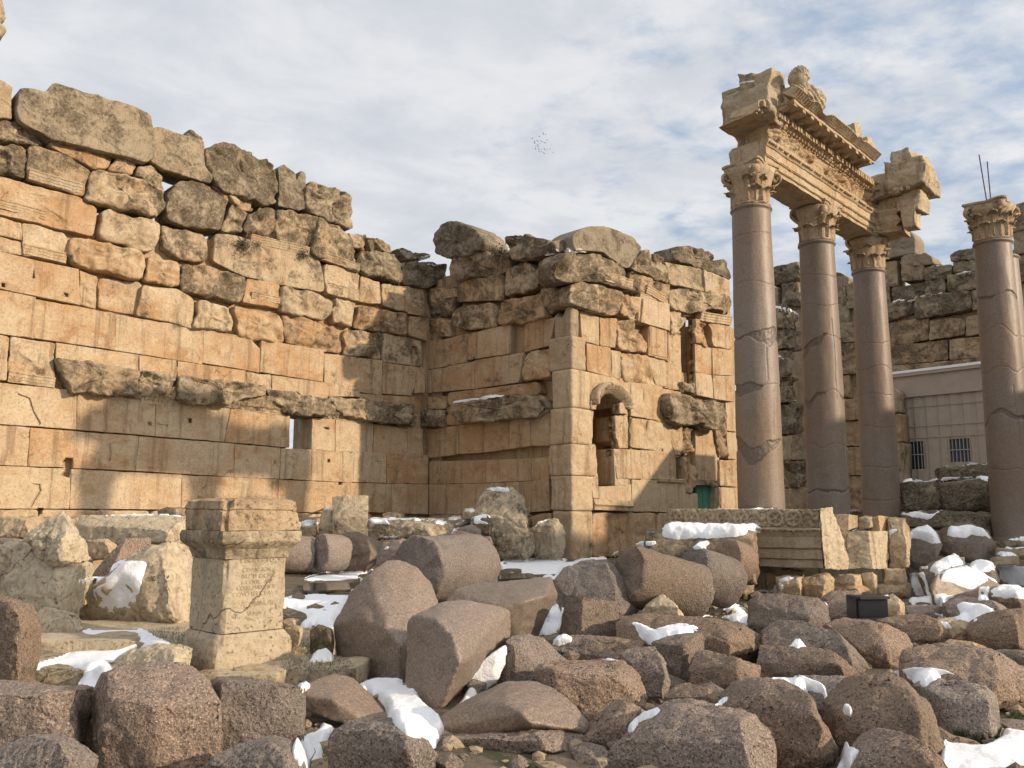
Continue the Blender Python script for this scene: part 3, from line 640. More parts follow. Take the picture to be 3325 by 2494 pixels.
nw = thing('ruined_wall', PIER+AU*3, 'sunlit limestone wall right of the pier, with an arched niche and a green door', 'wall')
def NB(z, poly, style='A', **k): return block(z, poly, 'niche', style, parent=nw, **k)
for z, poly, st, at in [
  ('C', [(1500,452),(1540,397),(1750,410),(1902,502),(1970,642),(1702,572),(1540,592),(1505,552)], 'D', dict(tint=.15, lichen=.5, grey=.35, out=.35)),
  ('C', [(1930,492),(2000,387),(2100,442),(2152,502),(2162,600),(1942,512)], 'D', dict(tint=.2, lichen=.6, grey=.4, out=.1)),
  ('C', [(1940,512),(2162,602),(2157,712),(1970,642)], 'D', dict(tint=.3, lichen=.35, grey=.1, out=.05)),
  ('C', [(1568,600),(1640,570),(1892,642),(1882,742),(1830,792),(1650,742),(1568,712)], 'R', dict(tint=.6, lichen=.5, out=.32)),
  ('C', [(1895,652),(1970,660),(2007,742),(1980,822),(1870,772)], 'R', dict(tint=.35, lichen=.2, out=.1)),
  ('C', [(2010,680),(2167,712),(2167,872),(1995,822)], 'A', dict(tint=.05, lichen=.05, out=.2)),
  ('C', [(1628,752),(1742,792),(1742,962),(1640,932)], 'A', dict(tint=.5, lichen=.08)),
  ('C', [(1745,790),(1847,802),(1857,982),(1750,965)], 'W', dict(tint=.4, lichen=.1)),
  ('C', [(1850,812),(1950,802),(2037,962),(2032,1012),(1857,982)], 'R', dict(tint=.55, lichen=.25, out=.12)),
  ('C', [(2040,852),(2152,862),(2152,1052),(2037,1022)], 'A', dict(tint=.45, lichen=.06, out=.1)),
  ('C', [(1667,947),(1812,977),(1817,1152),(1672,1112)], 'A', dict(tint=.45, lichen=.05)),
  ('C', [(1815,987),(1872,992),(1872,1172),(1820,1152)], 'W', dict(tint=.4, lichen=.1)),
  ('C', [(1872,992),(2042,1022),(2082,1202),(1892,1182)], 'R', dict(tint=.5, lichen=.2, out=.05)),
  ('C', [(2045,1032),(2232,1082),(2232,1232),(2085,1202)], 'W', dict(tint=.35, lichen=.08)),
  ('C', [(2155,880),(2232,900),(2232,1078),(2155,1055)], 'W', dict(tint=.5, lichen=.08)),
  ('C', [(1935,1182),(2122,1202),(2122,1412),(1932,1382)], 'A', dict(tint=.2, lichen=.06)),
  ('C', [(2125,1220),(2232,1240),(2232,1432),(2125,1412)], 'A', dict(tint=.45, lichen=.06)),
  ('C', [(1847,1382),(1920,1370),(1917,1572),(1885,1565),(1850,1530)], 'W', dict(tint=.15, lichen=.05)),
  ('C', [(1935,1392),(2122,1412),(2122,1602),(1927,1572)], 'W', dict(tint=.35, lichen=.15)),
  ('C', [(2126,1416),(2232,1432),(2232,1620),(2126,1602)], 'A', dict(tint=.4, lichen=.1)),
  ('C', [(1830,1580),(1930,1590),(1930,1800),(1838,1800)], 'A', dict(tint=.25, lichen=.1)),
  ('F', [(1930,-75),(2180,-60),(2180,110),(1930,100)], 'A', dict(tint=.3, lichen=.08)),
  ('F', [(1940,105),(2100,112),(2100,300),(1940,298)], 'A', dict(tint=.1, lichen=.1)),
  ('F', [(2104,112),(2260,118),(2260,310),(2104,300)], 'A', dict(tint=.2, lichen=.1)),
  ('F', [(1738,150),(1935,135),(1938,250),(1738,250)], 'A', dict(tint=.15, lichen=.1)),
  ('F', [(1700,302),(1935,302),(2095,306),(2085,562),(1700,572)], 'W', dict(tint=.6, lichen=.2)),
  ('F', [(2098,304),(2400,310),(2400,560),(2090,562)], 'W', dict(tint=.4, lichen=.15)),
  ('C', [(1672,1120),(1760,1142),(1700,1200),(1690,1340),(1676,1300)], 'W', dict(tint=.4, lichen=.1)),
  # right of the niche, zoom Q
  ('Q', [(-60,30),(165,90),(168,268),(-60,205)], 'A', dict(tint=.1, lichen=.05, out=.1)),
  ('Q', [(150,-20),(400,-40),(610,30),(612,160),(480,110),(380,150),(160,130)], 'D', dict(tint=.35, lichen=.55, grey=.2, out=.15)),
  ('Q', [(172,130),(240,130),(290,190),(250,320),(172,305)], 'R', dict(tint=.35, lichen=.12, out=.12)),
  ('Q', [(20,228),(145,268),(145,470),(20,440)], 'A', dict(tint=.5, lichen=.05, out=.12)),
  ('Q', [(172,312),(246,328),(250,530),(150,500)], 'A', dict(tint=.55, lichen=.05)),
  ('Q', [(0,455),(130,480),(155,690),(5,655)], 'W', dict(tint=.45, lichen=.1)),
  ('Q', [(135,500),(250,532),(252,705),(155,690)], 'A', dict(tint=.5, lichen=.06)),
  ('Q', [(-20,660),(115,690),(120,930),(-20,900)], 'A', dict(tint=.6, lichen=.05)),
  ('Q', [(118,692),(185,705),(195,940),(122,930)], 'A', dict(tint=.35, lichen=.1)),
  ('Q', [(0,910),(125,935),(190,1130),(0,1120)], 'W', dict(tint=.3, lichen=.15)),
  ('Q', [(128,935),(260,960),(262,1150),(200,1150)], 'W', dict(tint=.35, lichen=.3)),
  ('Q', [(-40,1130),(205,1155),(210,1360),(-40,1330)], 'A', dict(tint=.25, lichen=.15)),
  ('Q', [(-40,1335),(210,1365),(215,1570),(-40,1570)], 'A', dict(tint=.2, lichen=.15)),
  ('Q', [(262,960),(350,960),(350,1160),(262,1165)], 'D', dict(tint=.5, lichen=.55)),
  ('Q', [(262,1168),(345,1165),(360,1330),(330,1440),(268,1440)], 'D', dict(tint=.5, lichen=.2)),
  ('Q', [(272,1442),(365,1442),(372,1640),(272,1640)], 'A', dict(tint=.1, lichen=.05)),
  ('Q', [(350,990),(490,985),(525,1120),(525,1355),(355,1345)], 'A', dict(tint=.45, lichen=.2, out=-.12)),
  ('Q', [(490,940),(570,900),(585,1190),(530,1200),(500,1080)], 'D', dict(tint=.2, lichen=.4, grey=.4)),
  ('Q', [(568,790),(640,790),(645,1005),(575,990)], 'A', dict(tint=.4, lichen=.1)),
  ('Q', [(575,1000),(650,1010),(655,1200),(585,1195)], 'A', dict(tint=.35, lichen=.1)),
  ('Q', [(525,1200),(660,1205),(665,1400),(525,1390)], 'W', dict(tint=.3, lichen=.25)),
  ('Q', [(490,1392),(530,1392),(535,1600),(490,1600)], 'W', dict(tint=.2, lichen=.4, grey=.4)),
  ('Q', [(535,1398),(670,1402),(670,1600),(535,1600)], 'A', dict(tint=.2, lichen=.2)),
  ('Q', [(440,180),(610,240),(612,412),(490,392),(470,300)], 'W', dict(tint=.35, lichen=.15)),
  ('Q', [(348,180),(430,220),(445,395),(355,365),(335,270)], 'D', dict(tint=.6, lichen=.15, out=.12)),
  ('Q', [(346,368),(470,400),(470,592),(350,570)], 'A', dict(tint=.5, lichen=.05)),
  ('Q', [(472,395),(615,415),(620,595),(475,590)], 'A', dict(tint=.55, lichen=.12, out=.06)),
  ('Q', [(352,572),(475,595),(485,762),(360,735)], 'A', dict(tint=.15, lichen=.08)),
  ('Q', [(478,595),(622,600),(628,785),(490,765)], 'A', dict(tint=.55, lichen=.3, out=.06)),
  ('Q', [(252,640),(345,650),(345,735),(265,715)], 'D', dict(tint=.1, lichen=.6, grey=.5, out=.2)),
]:
    if z == 'Q' and poly[0] in ((348,180), (346,368), (352,572)): at = dict(at, dep=.4)
    NB(z, poly, st, **at)
block('Q', [(165,715),(300,730),(440,765),(560,790),(578,900),(560,985),(470,990),(420,940),(300,960),(200,930),(165,840)], 'niche', 'D', name='cornice_block', parent=nw, out=.55, dep=1.5, tint=.1, lichen=.58, grey=.55, N=110)
fillet('Q', (385, 200), (605, 235), 'niche', [(h*1.1, p*1.5) for h, p in FA], 'carved_moulding', nw, out=.10, tint=.25, lichen=.15)
fillet('Q', (0, 0), (135, 80), 'niche', [(h*.9, p) for h, p in FA], 'carved_moulding', nw, out=.15, tint=.2, lichen=.15)
fillet('C', (1735, 560), (1940, 625), 'niche', [(h*1.0, p) for h, p in FA], 'carved_moulding', nw, out=.34, tint=.1, lichen=.2)
fillet('C', (1985, 690), (2150, 740), 'niche', [(h*.9, p) for h, p in FA], 'carved_moulding', nw, out=.05, tint=.1, lichen=.2)
fillet('F', (1702, 285), (1935, 296), 'niche', [(0, .12), (.10, .14), (.12, .10), (.2, .18), (.28, .12), (.36, .08), (.40, .03)], 'niche_sill', nw, tint=.15, lichen=.12, out=.05)
fillet('F', (2090, 118), (2250, 125), 'niche', [(0, .08), (.12, .1), (.16, .04)], 'carved_moulding', nw, tint=.2, lichen=.2)
# body behind the facing: strips that leave the arched niche and the tall slot open
for poly in [[(-60,-60),(640,-20),(640,180),(-60,140)]]:
    core('Q', poly, 'niche', parent=nw)
core('Q', [(-60,140),(248,200),(255,640),(255,1650),(-60,1650)], 'niche', parent=nw)
core('Q', [(255,560),(700,600),(700,1395),(345,1385),(340,1650),(255,1650)], 'niche', parent=nw, back=.5)
core('Q', [(425,220),(700,250),(700,600),(425,580)], 'niche', parent=nw, back=.5)
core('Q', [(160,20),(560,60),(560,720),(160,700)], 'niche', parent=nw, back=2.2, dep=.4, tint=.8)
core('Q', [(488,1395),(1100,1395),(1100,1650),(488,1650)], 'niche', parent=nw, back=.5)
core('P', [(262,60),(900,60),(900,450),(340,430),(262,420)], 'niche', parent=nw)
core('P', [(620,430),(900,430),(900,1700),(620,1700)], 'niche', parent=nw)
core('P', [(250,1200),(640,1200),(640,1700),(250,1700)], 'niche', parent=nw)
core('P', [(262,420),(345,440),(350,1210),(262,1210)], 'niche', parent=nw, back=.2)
core('P', [(345,430),(780,430),(780,1300),(345,1300)], 'niche', parent=nw, back=2.4, dep=.4, tint=1.0, lichen=.52)   # back of the niche: stain deepened to put its shade into the colour
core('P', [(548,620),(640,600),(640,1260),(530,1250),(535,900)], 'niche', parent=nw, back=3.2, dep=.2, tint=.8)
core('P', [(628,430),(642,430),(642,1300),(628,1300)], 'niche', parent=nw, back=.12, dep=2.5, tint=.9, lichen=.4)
block('P', [(352,690),(372,690),(352,800),(352,910),(335,900),(330,700)], 'niche', 'W', parent=nw, tint=.5, lichen=.1, dep=.9)
block('P', [(330,910),(378,915),(392,1060),(402,1180),(402,1290),(360,1290),(358,1000)], 'niche', 'W', parent=nw, tint=.3, lichen=.12, out=.08, dep=.9)
block('P', [(505,725),(600,730),(598,950),(540,950),(518,830)], 'niche', 'W', parent=nw, tint=.2, lichen=.05, out=.05, dep=.4)
block('P', [(500,945),(620,950),(620,1155),(525,1150)], 'niche', 'W', parent=nw, tint=.3, lichen=.08, out=.02, dep=.4)
# arch over the niche: a voussoir ring with stepped mouldings
def arch():
    o_, n_ = PL['niche']; ax = V((-n_.y, n_.x, 0))
    c = on_plane(T('P', (472, 655)), PIER, AV); e = on_plane(T('P', (398, 655)), PIER, AV); top = on_plane(T('P', (470, 578)), PIER, AV)
    r0 = abs((e-c).dot(ax))*1.0; rz = (top.z-c.z)
    prof = [(0, -.5), (0, .10), (.10, .12), (.11, .17), (.22, .19), (.24, .26), (.40, .30), (.46, .36), (.58, .36), (.62, .26), (.66, -.5)]
    v, f = [], []; K = len(prof); n = 60
    for i in range(n+1):
        q = math.pi*(1.02-1.04*i/n)
        for (dr, pr_) in prof:
            e_ = .03*fnoise((i*.15, dr, pr_), 1.7, 3, 4) + .05*fnoise((i*.07, dr*.4, 0), 2, 8, 4)*(dr > .3)
            bead = .02*math.sin(i*1.6) if .2 < dr < .5 else 0
            a = math.cos(q)*(r0+dr*.80+e_*.5); zz = math.sin(q)*(rz+dr*.72+e_*.5)
            v.append(c+ax*a+V((0, 0, zz))+n_*(pr_+e_+bead))
    for i in range(n):
        for j in range(K):
            j2 = (j+1) % K; f.append((i*K+j, i*K+j2, (i+1)*K+j2, (i+1)*K+j))
    f.append(tuple(range(K))); f.append(tuple(n*K+j for j in range(K)))
    # the block the arch is cut from: its underside roofs the niche
    al, ar, zt = c+ax*(-r0-.62), c+ax*(r0+.75), c.z+rz+.72
    sv_, sf_ = [], []; m_ = 40
    for k in range(m_+1):
        q = math.pi*(1-k/m_); ca, sa = math.cos(q), math.sin(q)
        ia, iz = ca*r0, sa*rz
        s_ = min((.62+r0 if ca < 0 else .75+r0)/max(1e-4, abs(ca)), (zt-c.z)/max(1e-4, sa))
        for dd_ in (-.02, -2.3):
            for (a_, z_) in ((ia, iz), (ca*s_, sa*s_)):
                e_ = .02*fnoise((a_*2, z_*2, dd_), 2, 5, 4); sv_.append(c+ax*a_+V((0, 0, z_))+n_*(dd_+e_))
    for k in range(m_):
        b = k*4; q = b+4
        sf_ += [(b, b+1, q+1, q), (b+2, q+2, q+3, b+3), (b, q, q+2, b+2), (b+1, b+3, q+3, q+1)]
    sf_ += [(0, 2, 3, 1), (m_*4, m_*4+1, m_*4+3, m_*4+2)]
    so_ = mesh_obj('niche_head', sv_, sf_, LIME, nw, smooth=False); look(so_, tint=.5, lichen=.2)
    bm = bmesh.new(); bm.from_mesh(so_.data); bmesh.ops.recalc_face_normals(bm, faces=bm.faces); bm.to_mesh(so_.data); bm.free()
    o = mesh_obj('niche_arch', v, f, LIME, nw); look(o, tint=-.2, lichen=.50, grey=.2)
    bm = bmesh.new(); bm.from_mesh(o.data); bmesh.ops.recalc_face_normals(bm, faces=bm.faces); bm.to_mesh(o.data); bm.free()
arch()
for poly in [[(345,620),(395,625),(385,690),(352,685)], [(540,640),(600,630),(600,722),(540,715)]]:
    block('P', poly, 'niche', 'W', parent=nw, out=.14, dep=.4, tint=.05, lichen=.15, name='arch_impost', N=40)
# green door in its frame
dr = thing('green_door', PIER+AU*9, 'small weathered green double door set low in the niche wall under a stone lintel', 'door')
dm = plain('weathered green paint', (.055, .20, .135), .6, .5, 9)
for poly in [[(352,1385),(399,1388),(402,1640),(356,1640)], [(401,1388),(487,1392),(490,1640),(404,1640)]]:
    block('Q', poly, 'niche', 'A', parent=dr, out=-.28, dep=.08, name='door_leaf', mat=dm, N=40, gap=.006)
block('Q', [(345,1345),(490,1352),(520,1390),(345,1382)], 'niche', 'W', parent=dr, out=.06, dep=.8, name='lintel', tint=.1, lichen=.5, grey=.6)

# loose stones on side and niche walls
loose('C', [(755,275),(800,225),(850,213),(930,225),(1012,270),(1057,340),(1052,385),(930,425),(840,445),(755,412)], 'side', 'R', 'large dark rounded boulder perched alone above the inner corner', .3, 1.4, tint=.15, lichen=.35, grey=1.0)
loose('C', [(1178,312),(1230,290),(1330,300),(1440,330),(1467,380),(1400,442),(1310,455),(1215,455),(1190,390)], 'side', 'D', 'crusted pale block with rough pitted face on the side wall top', .25, 1.2, tint=.1, lichen=.6, grey=.4)
loose('C', [(1460,342),(1560,310),(1600,332),(1592,395),(1500,402)], 'niche', 'W', 'small dark block wedged behind the carved corner cornice', -.6, .8, N=50, tint=.2, lichen=.4, grey=1.0)
loose('C', [(1590,302),(1640,262),(1700,243),(1800,250),(1950,312),(2002,372),(1992,432),(1930,492),(1900,502),(1760,402),(1600,392)], 'niche', 'W', 'long dark grey block lying on the corner cornice above the pier', .0, 1.4, tint=.1, lichen=.35, grey=1.0)
loose('D', [(118,1202),(180,1187),(330,1222),(382,1282),(432,1272),(458,1402),(270,1332),(120,1282)], 'niche', 'D', 'brown crusted stones on the niche wall beside the first granite column', -.1, 1.2, tint=.2, lichen=.5, grey=.8)
loose('D', [(-10,1240),(60,1272),(92,1402),(-10,1402)], 'niche', 'D', 'rough lichened block left of the pale one on the niche wall top', .1, 1.2, tint=.2, lichen=.6, grey=.3)
loose('D', [(60,1290),(282,1332),(302,1472),(90,1422)], 'niche', 'W', 'pale speckled block below the brown stones of the niche wall', .15, 1.2, tint=.0, lichen=.4, grey=.4)
loose('D', [(300,1332),(452,1402),(460,1525),(305,1472)], 'niche', 'W', 'pinkish smooth block touching the first granite column', .1, 1.2, tint=.3, lichen=.3, grey=.2)
# ================================================================== FAR WALL (right background) and the low modern building
fw = thing('ruined_wall', far0, 'shaded brown rampart closing the court behind the columns, snow along its ledges', 'wall')
def FB(z, poly, st='W', **k): return block(z, poly, 'far', st, parent=fw, **k)
for z, poly, st, at in [
  ('D', [(685,1325),(860,1283),(862,1380),(700,1440)], 'R', dict(tint=.4, lichen=.5, grey=.7)),
  ('D', [(692,1445),(738,1440),(740,1550),(700,1552)], 'W', dict(tint=.4, lichen=.3, grey=.4)),
  ('D', [(758,1420),(862,1400),(866,1550),(758,1558)], 'R', dict(tint=.4, lichen=.4, grey=.5)),
  ('D', [(1062,1352),(1110,1350),(1142,1375),(1142,1500),(1070,1510)], 'W', dict(tint=.4, lichen=.5, grey=.6)),
  ('D', [(1070,1510),(1160,1490),(1160,1660),(1080,1660)], 'W', dict(tint=.4, lichen=.5, grey=.5)),
  ('D', [(1140,1420),(1240,1400),(1260,1560),(1150,1570)], 'W', dict(tint=.4, lichen=.4, grey=.5)),
  ('D', [(1320,1300),(1450,1280),(1455,1440),(1330,1450)], 'W', dict(tint=.5, lichen=.3, grey=.3)),
  ('D', [(1475,1270),(1612,1245),(1612,1400),(1478,1410)], 'W', dict(tint=.5, lichen=.3, grey=.3)),
  ('D', [(1330,1450),(1405,1440),(1412,1545),(1340,1550)], 'W', dict(tint=.4, lichen=.3, grey=.3)),
  ('D', [(1412,1445),(1740,1380),(1745,1480),(1412,1540)], 'R', dict(tint=.4, lichen=.5, grey=.5)),
  ('D', [(1745,1370),(1940,1345),(1950,1450),(1750,1480)], 'R', dict(tint=.4, lichen=.45, grey=.5)),
  ('D', [(1345,1550),(1545,1505),(1548,1600),(1350,1660)], 'R', dict(tint=.4, lichen=.4, grey=.4)),
  ('D', [(1548,1500),(1740,1470),(1890,1460),(1895,1580),(1550,1640)], 'R', dict(tint=.4, lichen=.45, grey=.4, out=.15)),
  ('D', [(1895,1460),(2010,1440),(2015,1560),(1900,1585)], 'W', dict(tint=.4, lichen=.4, grey=.4)),
  ('D', [(1610,1320),(1780,1300),(1785,1390),(1615,1410)], 'R', dict(tint=.3, lichen=.5, grey=.7)),
  ('E', [(1350,100),(1640,45),(1640,190),(1360,240)], 'W', dict(tint=.7, lichen=.3)),
  ('E', [(1640,75),(1755,55),(1860,60),(1860,160),(1640,195)], 'W', dict(tint=.6, lichen=.4, grey=.2)),
  ('E', [(1862,50),(2020,20),(2020,150),(1862,170)], 'W', dict(tint=.5, lichen=.4, grey=.3)),
  ('E', [(1380,240),(1420,225),(1750,190),(1755,310),(1385,355)], 'W', dict(tint=.6, lichen=.35)),
  ('E', [(1760,190),(2010,165),(2010,290),(1762,315)], 'W', dict(tint=.6, lichen=.35)),
  ('E', [(1365,350),(1760,315),(2020,290),(2020,420),(1365,480)], 'W', dict(tint=.5, lichen=.3)),
  ('E', [(1085,90),(1240,80),(1240,200),(1095,210)], 'W', dict(tint=.4, lichen=.4, grey=.4)),
  ('E', [(1095,215),(1240,205),(1240,395),(1105,400)], 'W', dict(tint=.5, lichen=.3, grey=.1)),
  ('E', [(1110,405),(1165,400),(1170,540),(1115,540)], 'W', dict(tint=.6, lichen=.3)),
  ('E', [(1115,545),(1240,540),(1240,670),(1120,675)], 'W', dict(tint=.6, lichen=.2)),
  ('E', [(1125,680),(1250,672),(1250,825),(1130,830)], 'W', dict(tint=.7, lichen=.15)),
  ('E', [(1135,835),(1260,828),(1260,1000),(1140,1005)], 'W', dict(tint=.65, lichen=.2)),
  ('E', [(1140,1010),(1260,1005),(1260,1220),(1150,1220)], 'W', dict(tint=.5, lichen=.2)),
  ('D', [(2140,1110),(2230,1090),(2240,1240),(2150,1250)], 'W', dict(tint=.4, lichen=.4, grey=.5)),
  ('D', [(2150,1255),(2260,1240),(2260,1400),(2150,1420)], 'W', dict(tint=.4, lichen=.4, grey=.4)),
  ('D', [(2020,1340),(2150,1330),(2150,1480),(2020,1500)], 'W', dict(tint=.4, lichen=.4, grey=.5)),
]:
    at = dict(at); at['lichen'] = min(.85, at.get('lichen', .3)+.22); at['grey'] = min(1, at.get('grey', 0)+.30)
    FB(z, poly, st, **at)
core('D', [(690,1560),(1060,1500),(1300,1440),(1420,1450),(1960,1390),(2900,1150),(2900,3800),(690,3800)], 'far', parent=fw, back=.4, dep=1.6, tint=.5, lichen=.45, grey=.3)
core('D', [(1900,1260),(2900,1000),(2900,1150),(1960,1390)], 'far', parent=fw, back=.6, dep=1.2, tint=.4, lichen=.5, grey=.5)
LG = 'stones along the far rampart'
for poly, st, lab, kw in [
  ([(1322,1150),(1350,1110),(1470,1093),(1530,1103),(1558,1140),(1562,1240),(1460,1258),(1440,1262),(1322,1290)], 'W', 'tall dark grey stone standing on the far rampart above its narrow slit', dict(grey=1., lichen=.3)),
  ([(1470,1262),(1500,1245),(1600,1240),(1625,1232),(1665,1262),(1668,1305),(1600,1312),(1475,1320)], 'W', 'knobbed grey stone next to the tall one on the far rampart', dict(grey=.9, lichen=.4)),
  ([(1608,1325),(1660,1310),(1780,1300),(1788,1345),(1612,1395)], 'R', 'dark low stone under a thin snow strip on the far rampart', dict(grey=.95, lichen=.5)),
  ([(1763,1240),(1800,1218),(1920,1200),(1925,1275),(1770,1292)], 'R', 'dark rounded stone reaching behind the fourth column on the far rampart', dict(grey=.95, lichen=.5)),
  ([(1775,1292),(1925,1272),(1932,1345),(1785,1365)], 'R', 'grey stone beneath the dark rounded one beside the fourth column', dict(grey=.9, lichen=.5)),
  ([(2098,960),(2230,925),(2240,1092),(2125,1115)], 'W', 'big dark block rising behind the pair of columns at the frame edge', dict(grey=.9, lichen=.5)),
]:
    loose('D', poly, 'far', st, lab, .05, 1.2, LG, 64, tint=.2, **kw)

# broken wall end seen between the first two columns
be = thing('ruined_wall', hit_line(2560, PIER, AU), 'broken dark wall end with snow on its steps, seen between the first two columns', 'wall')
for z, poly, st, at in [
  ('E', [(705,-20),(780,-25),(865,40),(872,130),(725,120)], 'D', dict(lichen=.7, grey=.9)),
  ('E', [(722,120),(800,110),(850,150),(845,240),(728,250)], 'D', dict(lichen=.6, grey=.9)),
  ('E', [(845,130),(885,140),(885,260),(848,250)], 'D', dict(lichen=.6, grey=.8)),
  ('E', [(728,255),(830,250),(850,400),(735,420)], 'D', dict(lichen=.55, grey=.8)),
  ('E', [(735,425),(855,405),(855,560),(745,575)], 'D', dict(lichen=.45, grey=.6)),
  ('E', [(748,580),(890,570),(900,750),(755,760)], 'D', dict(lichen=.65, grey=.8)),
  ('E', [(755,765),(825,760),(820,910),(765,915)], 'W', dict(lichen=.3, grey=.6)),
  ('E', [(828,760),(905,755),(915,905),(822,912)], 'W', dict(lichen=.4, grey=.9)),
  ('E', [(765,918),(920,908),(925,1070),(775,1080)], 'D', dict(lichen=.55, grey=.7)),
  ('E', [(775,1082),(822,1078),(825,1230),(780,1230)], 'W', dict(lichen=.2, grey=.6)),
  ('E', [(825,1080),(930,1075),(932,1230),(828,1230)], 'W', dict(lichen=.25, grey=.6)),
]:
    block(z, poly, 'niche', st, parent=be, tint=.2, out=.25, dep=1.6, **at)

# modern service building
BO = at_depth((3325, 1672), 30.0); BO.z = 0; PL['build'] = (BO, -AU)
mb = thing('service_building', BO, 'low cream modern building with ribbed wall, snowy parapet and two barred windows', 'building')
CREAM = plain('cream cladding', (.35, .29, .23), .7, .10, 3); DGL = plain('dark window glass', (.03, .034, .04), .25, .2, 3); BAR = plain('grey painted bars', (.34, .32, .29), .6, .2, 9)
def quad_box(z, poly, pl, out, dep, name, mat, parent):
    pts, oo, ax, n = to_plane(z, poly, pl, out); M = len(pts)
    v = [oo+ax*a+V((0, 0, zz)) for a, zz in pts]+[oo+ax*a+V((0, 0, zz))-n*dep for a, zz in pts]
    f = [tuple(range(M)), tuple(range(2*M-1, M-1, -1))]+[(i, i+M, (i+1) % M+M, (i+1) % M) for i in range(M)]
    o = mesh_obj(name, v, f, mat, parent, smooth=False)
    bm = bmesh.new(); bm.from_mesh(o.data); bmesh.ops.recalc_face_normals(bm, faces=bm.faces); bm.to_mesh(o.data); bm.free()
    return o
def corrugated():
    pts, oo, ax, n = to_plane('E', [(1385, 545), (2600, 430), (2600, 1250), (1385, 1250)], 'build', 0)
    a0, a1 = min(p[0] for p in pts), max(p[0] for p in pts); z1 = pts[0][1]; z0 = .2
    v, f = [], []; k = 0
    xs = np.arange(a0, a1, .0275)
    # two window holes
    wins = [to_plane('E', q, 'build', 0)[0] for q in ([(1490,803),(1618,797),(1625,962),(1498,968)], [(1760,785),(1895,780),(1902,918),(1768,924)])]
    wb = [(sum((p[0] for p in (w[0], w[3])))/2, sum((p[0] for p in (w[1], w[2])))/2, (w[2][1]+w[3][1])/2, (w[0][1]+w[1][1])/2) for w in wins]
    zs = sorted({z0, z1, *[w[2] for w in wb], *[w[3] for w in wb]})
    for i, x in enumerate(xs):
        ph = (i % 16)
        d = .035 if ph < 9 else (.0 if ph > 10 and ph < 15 else .018)
        for z in zs: v.append(oo+ax*x+V((0, 0, z))+n*d)
    nz = len(zs)
    for i in range(len(xs)-1):
        for j in range(nz-1):
            xm = (xs[i]+xs[i+1])/2; zm = (zs[j]+zs[j+1])/2
            if any(w[0] < xm < w[1] and w[2] < zm < w[3] for w in wb): continue
            f.append((i*nz+j, (i+1)*nz+j, (i+1)*nz+j+1, i*nz+j+1))
    o = mesh_obj('ribbed_wall', v, f, CREAM, mb, smooth=False)
    sm = o.modifiers.new('thick', 'SOLIDIFY'); sm.thickness = .05; sm.offset = -1
    # seams between cladding sheets
    for k, (p, q) in enumerate([((1470,605),(2040,548)), ((1480,722),(2040,672)), ((1490,785),(2040,750))]):
        s_ = to_plane('E', [p, q], 'build', .05)[0]
        a_, b_ = s_
        z_ = (a_[1]+b_[1])/2
        vv = [oo+ax*x+V((0, 0, zz))+n*dd for x in (a0, a1) for zz, dd in ((z_-.018, .04), (z_+.018, .04), (z_+.012, .056), (z_-.012, .056))]
        mesh_obj('sheet_seam', vv, [(0,1,2,3),(7,6,5,4),(0,4,5,1),(1,5,6,2),(2,6,7,3),(3,7,4,0)], CREAM, mb, smooth=False)
    for (xa, xb, za, zb) in wb:
        def bx(x0, x1, y0, y1, d0, d1, nm, mat, par):
            vv = [oo+ax*x+V((0, 0, z))+n*d for d in (d0, d1) for x, z in ((x0, y0), (x1, y0), (x1, y1), (x0, y1))]
            o = mesh_obj(nm, vv, [(0,1,2,3),(7,6,5,4),(0,4,5,1),(1,5,6,2),(2,6,7,3),(3,7,4,0)], mat, par, smooth=False)
            bm = bmesh.new(); bm.from_mesh(o.data); bmesh.ops.recalc_face_normals(bm, faces=bm.faces); bm.to_mesh(o.data); bm.free(); return o
        wo = bx(xa-.02, xb+.02, za-.02, zb+.02, -.14, -.11, 'window', DGL, mb)
        for s in (0, 1):
            bx(xa if s == 0 else xb-.04, xa+.04 if s == 0 else xb, za, zb, -.10, .05, 'window_frame', CREAM, wo)
        for k in range(1, 6):
            xx = xa+(xb-xa)*k/6; bx(xx-.012, xx+.012, za, zb, .0, .024, 'window_bar', BAR, wo)
        zm = za+(zb-za)*.52; bx(xa, xb, zm-.016, zm+.016, .026, .05, 'window_bar', BAR, wo)
    return oo, ax, n
corrugated()
quad_box('E', [(1380,420),(2600,275),(2600,432),(1380,548)], 'build', .12, 1.0, 'parapet', CREAM, mb)
quad_box('E', [(1380,400),(2600,255),(2600,278),(1380,423)], 'build', .20, 1.2, 'coping', CREAM, mb)
quad_box('E', [(1380,420),(2600,275),(2600,1260),(1380,1260)], 'build', -.25, 3.0, 'building_body', CREAM, mb)
quad_box('E', [(1380,389),(2600,240),(2600,258),(1380,403)], 'build', .22, 1.2, 'parapet_snow', SNOW, mb)
for poly, lab in [([(1388,485),(1435,480),(1455,500),(1455,620),(1400,640)], 'E'), ([(1400,640),(1470,628),(1478,800),(1415,800)], 'E'), ([(1415,805),(1490,800),(1500,1200),(1430,1200)], 'E')]:
    block('E', poly, 'build', 'W', parent=fw, out=.9, dep=.8, tint=.3, lichen=.4, grey=.4)

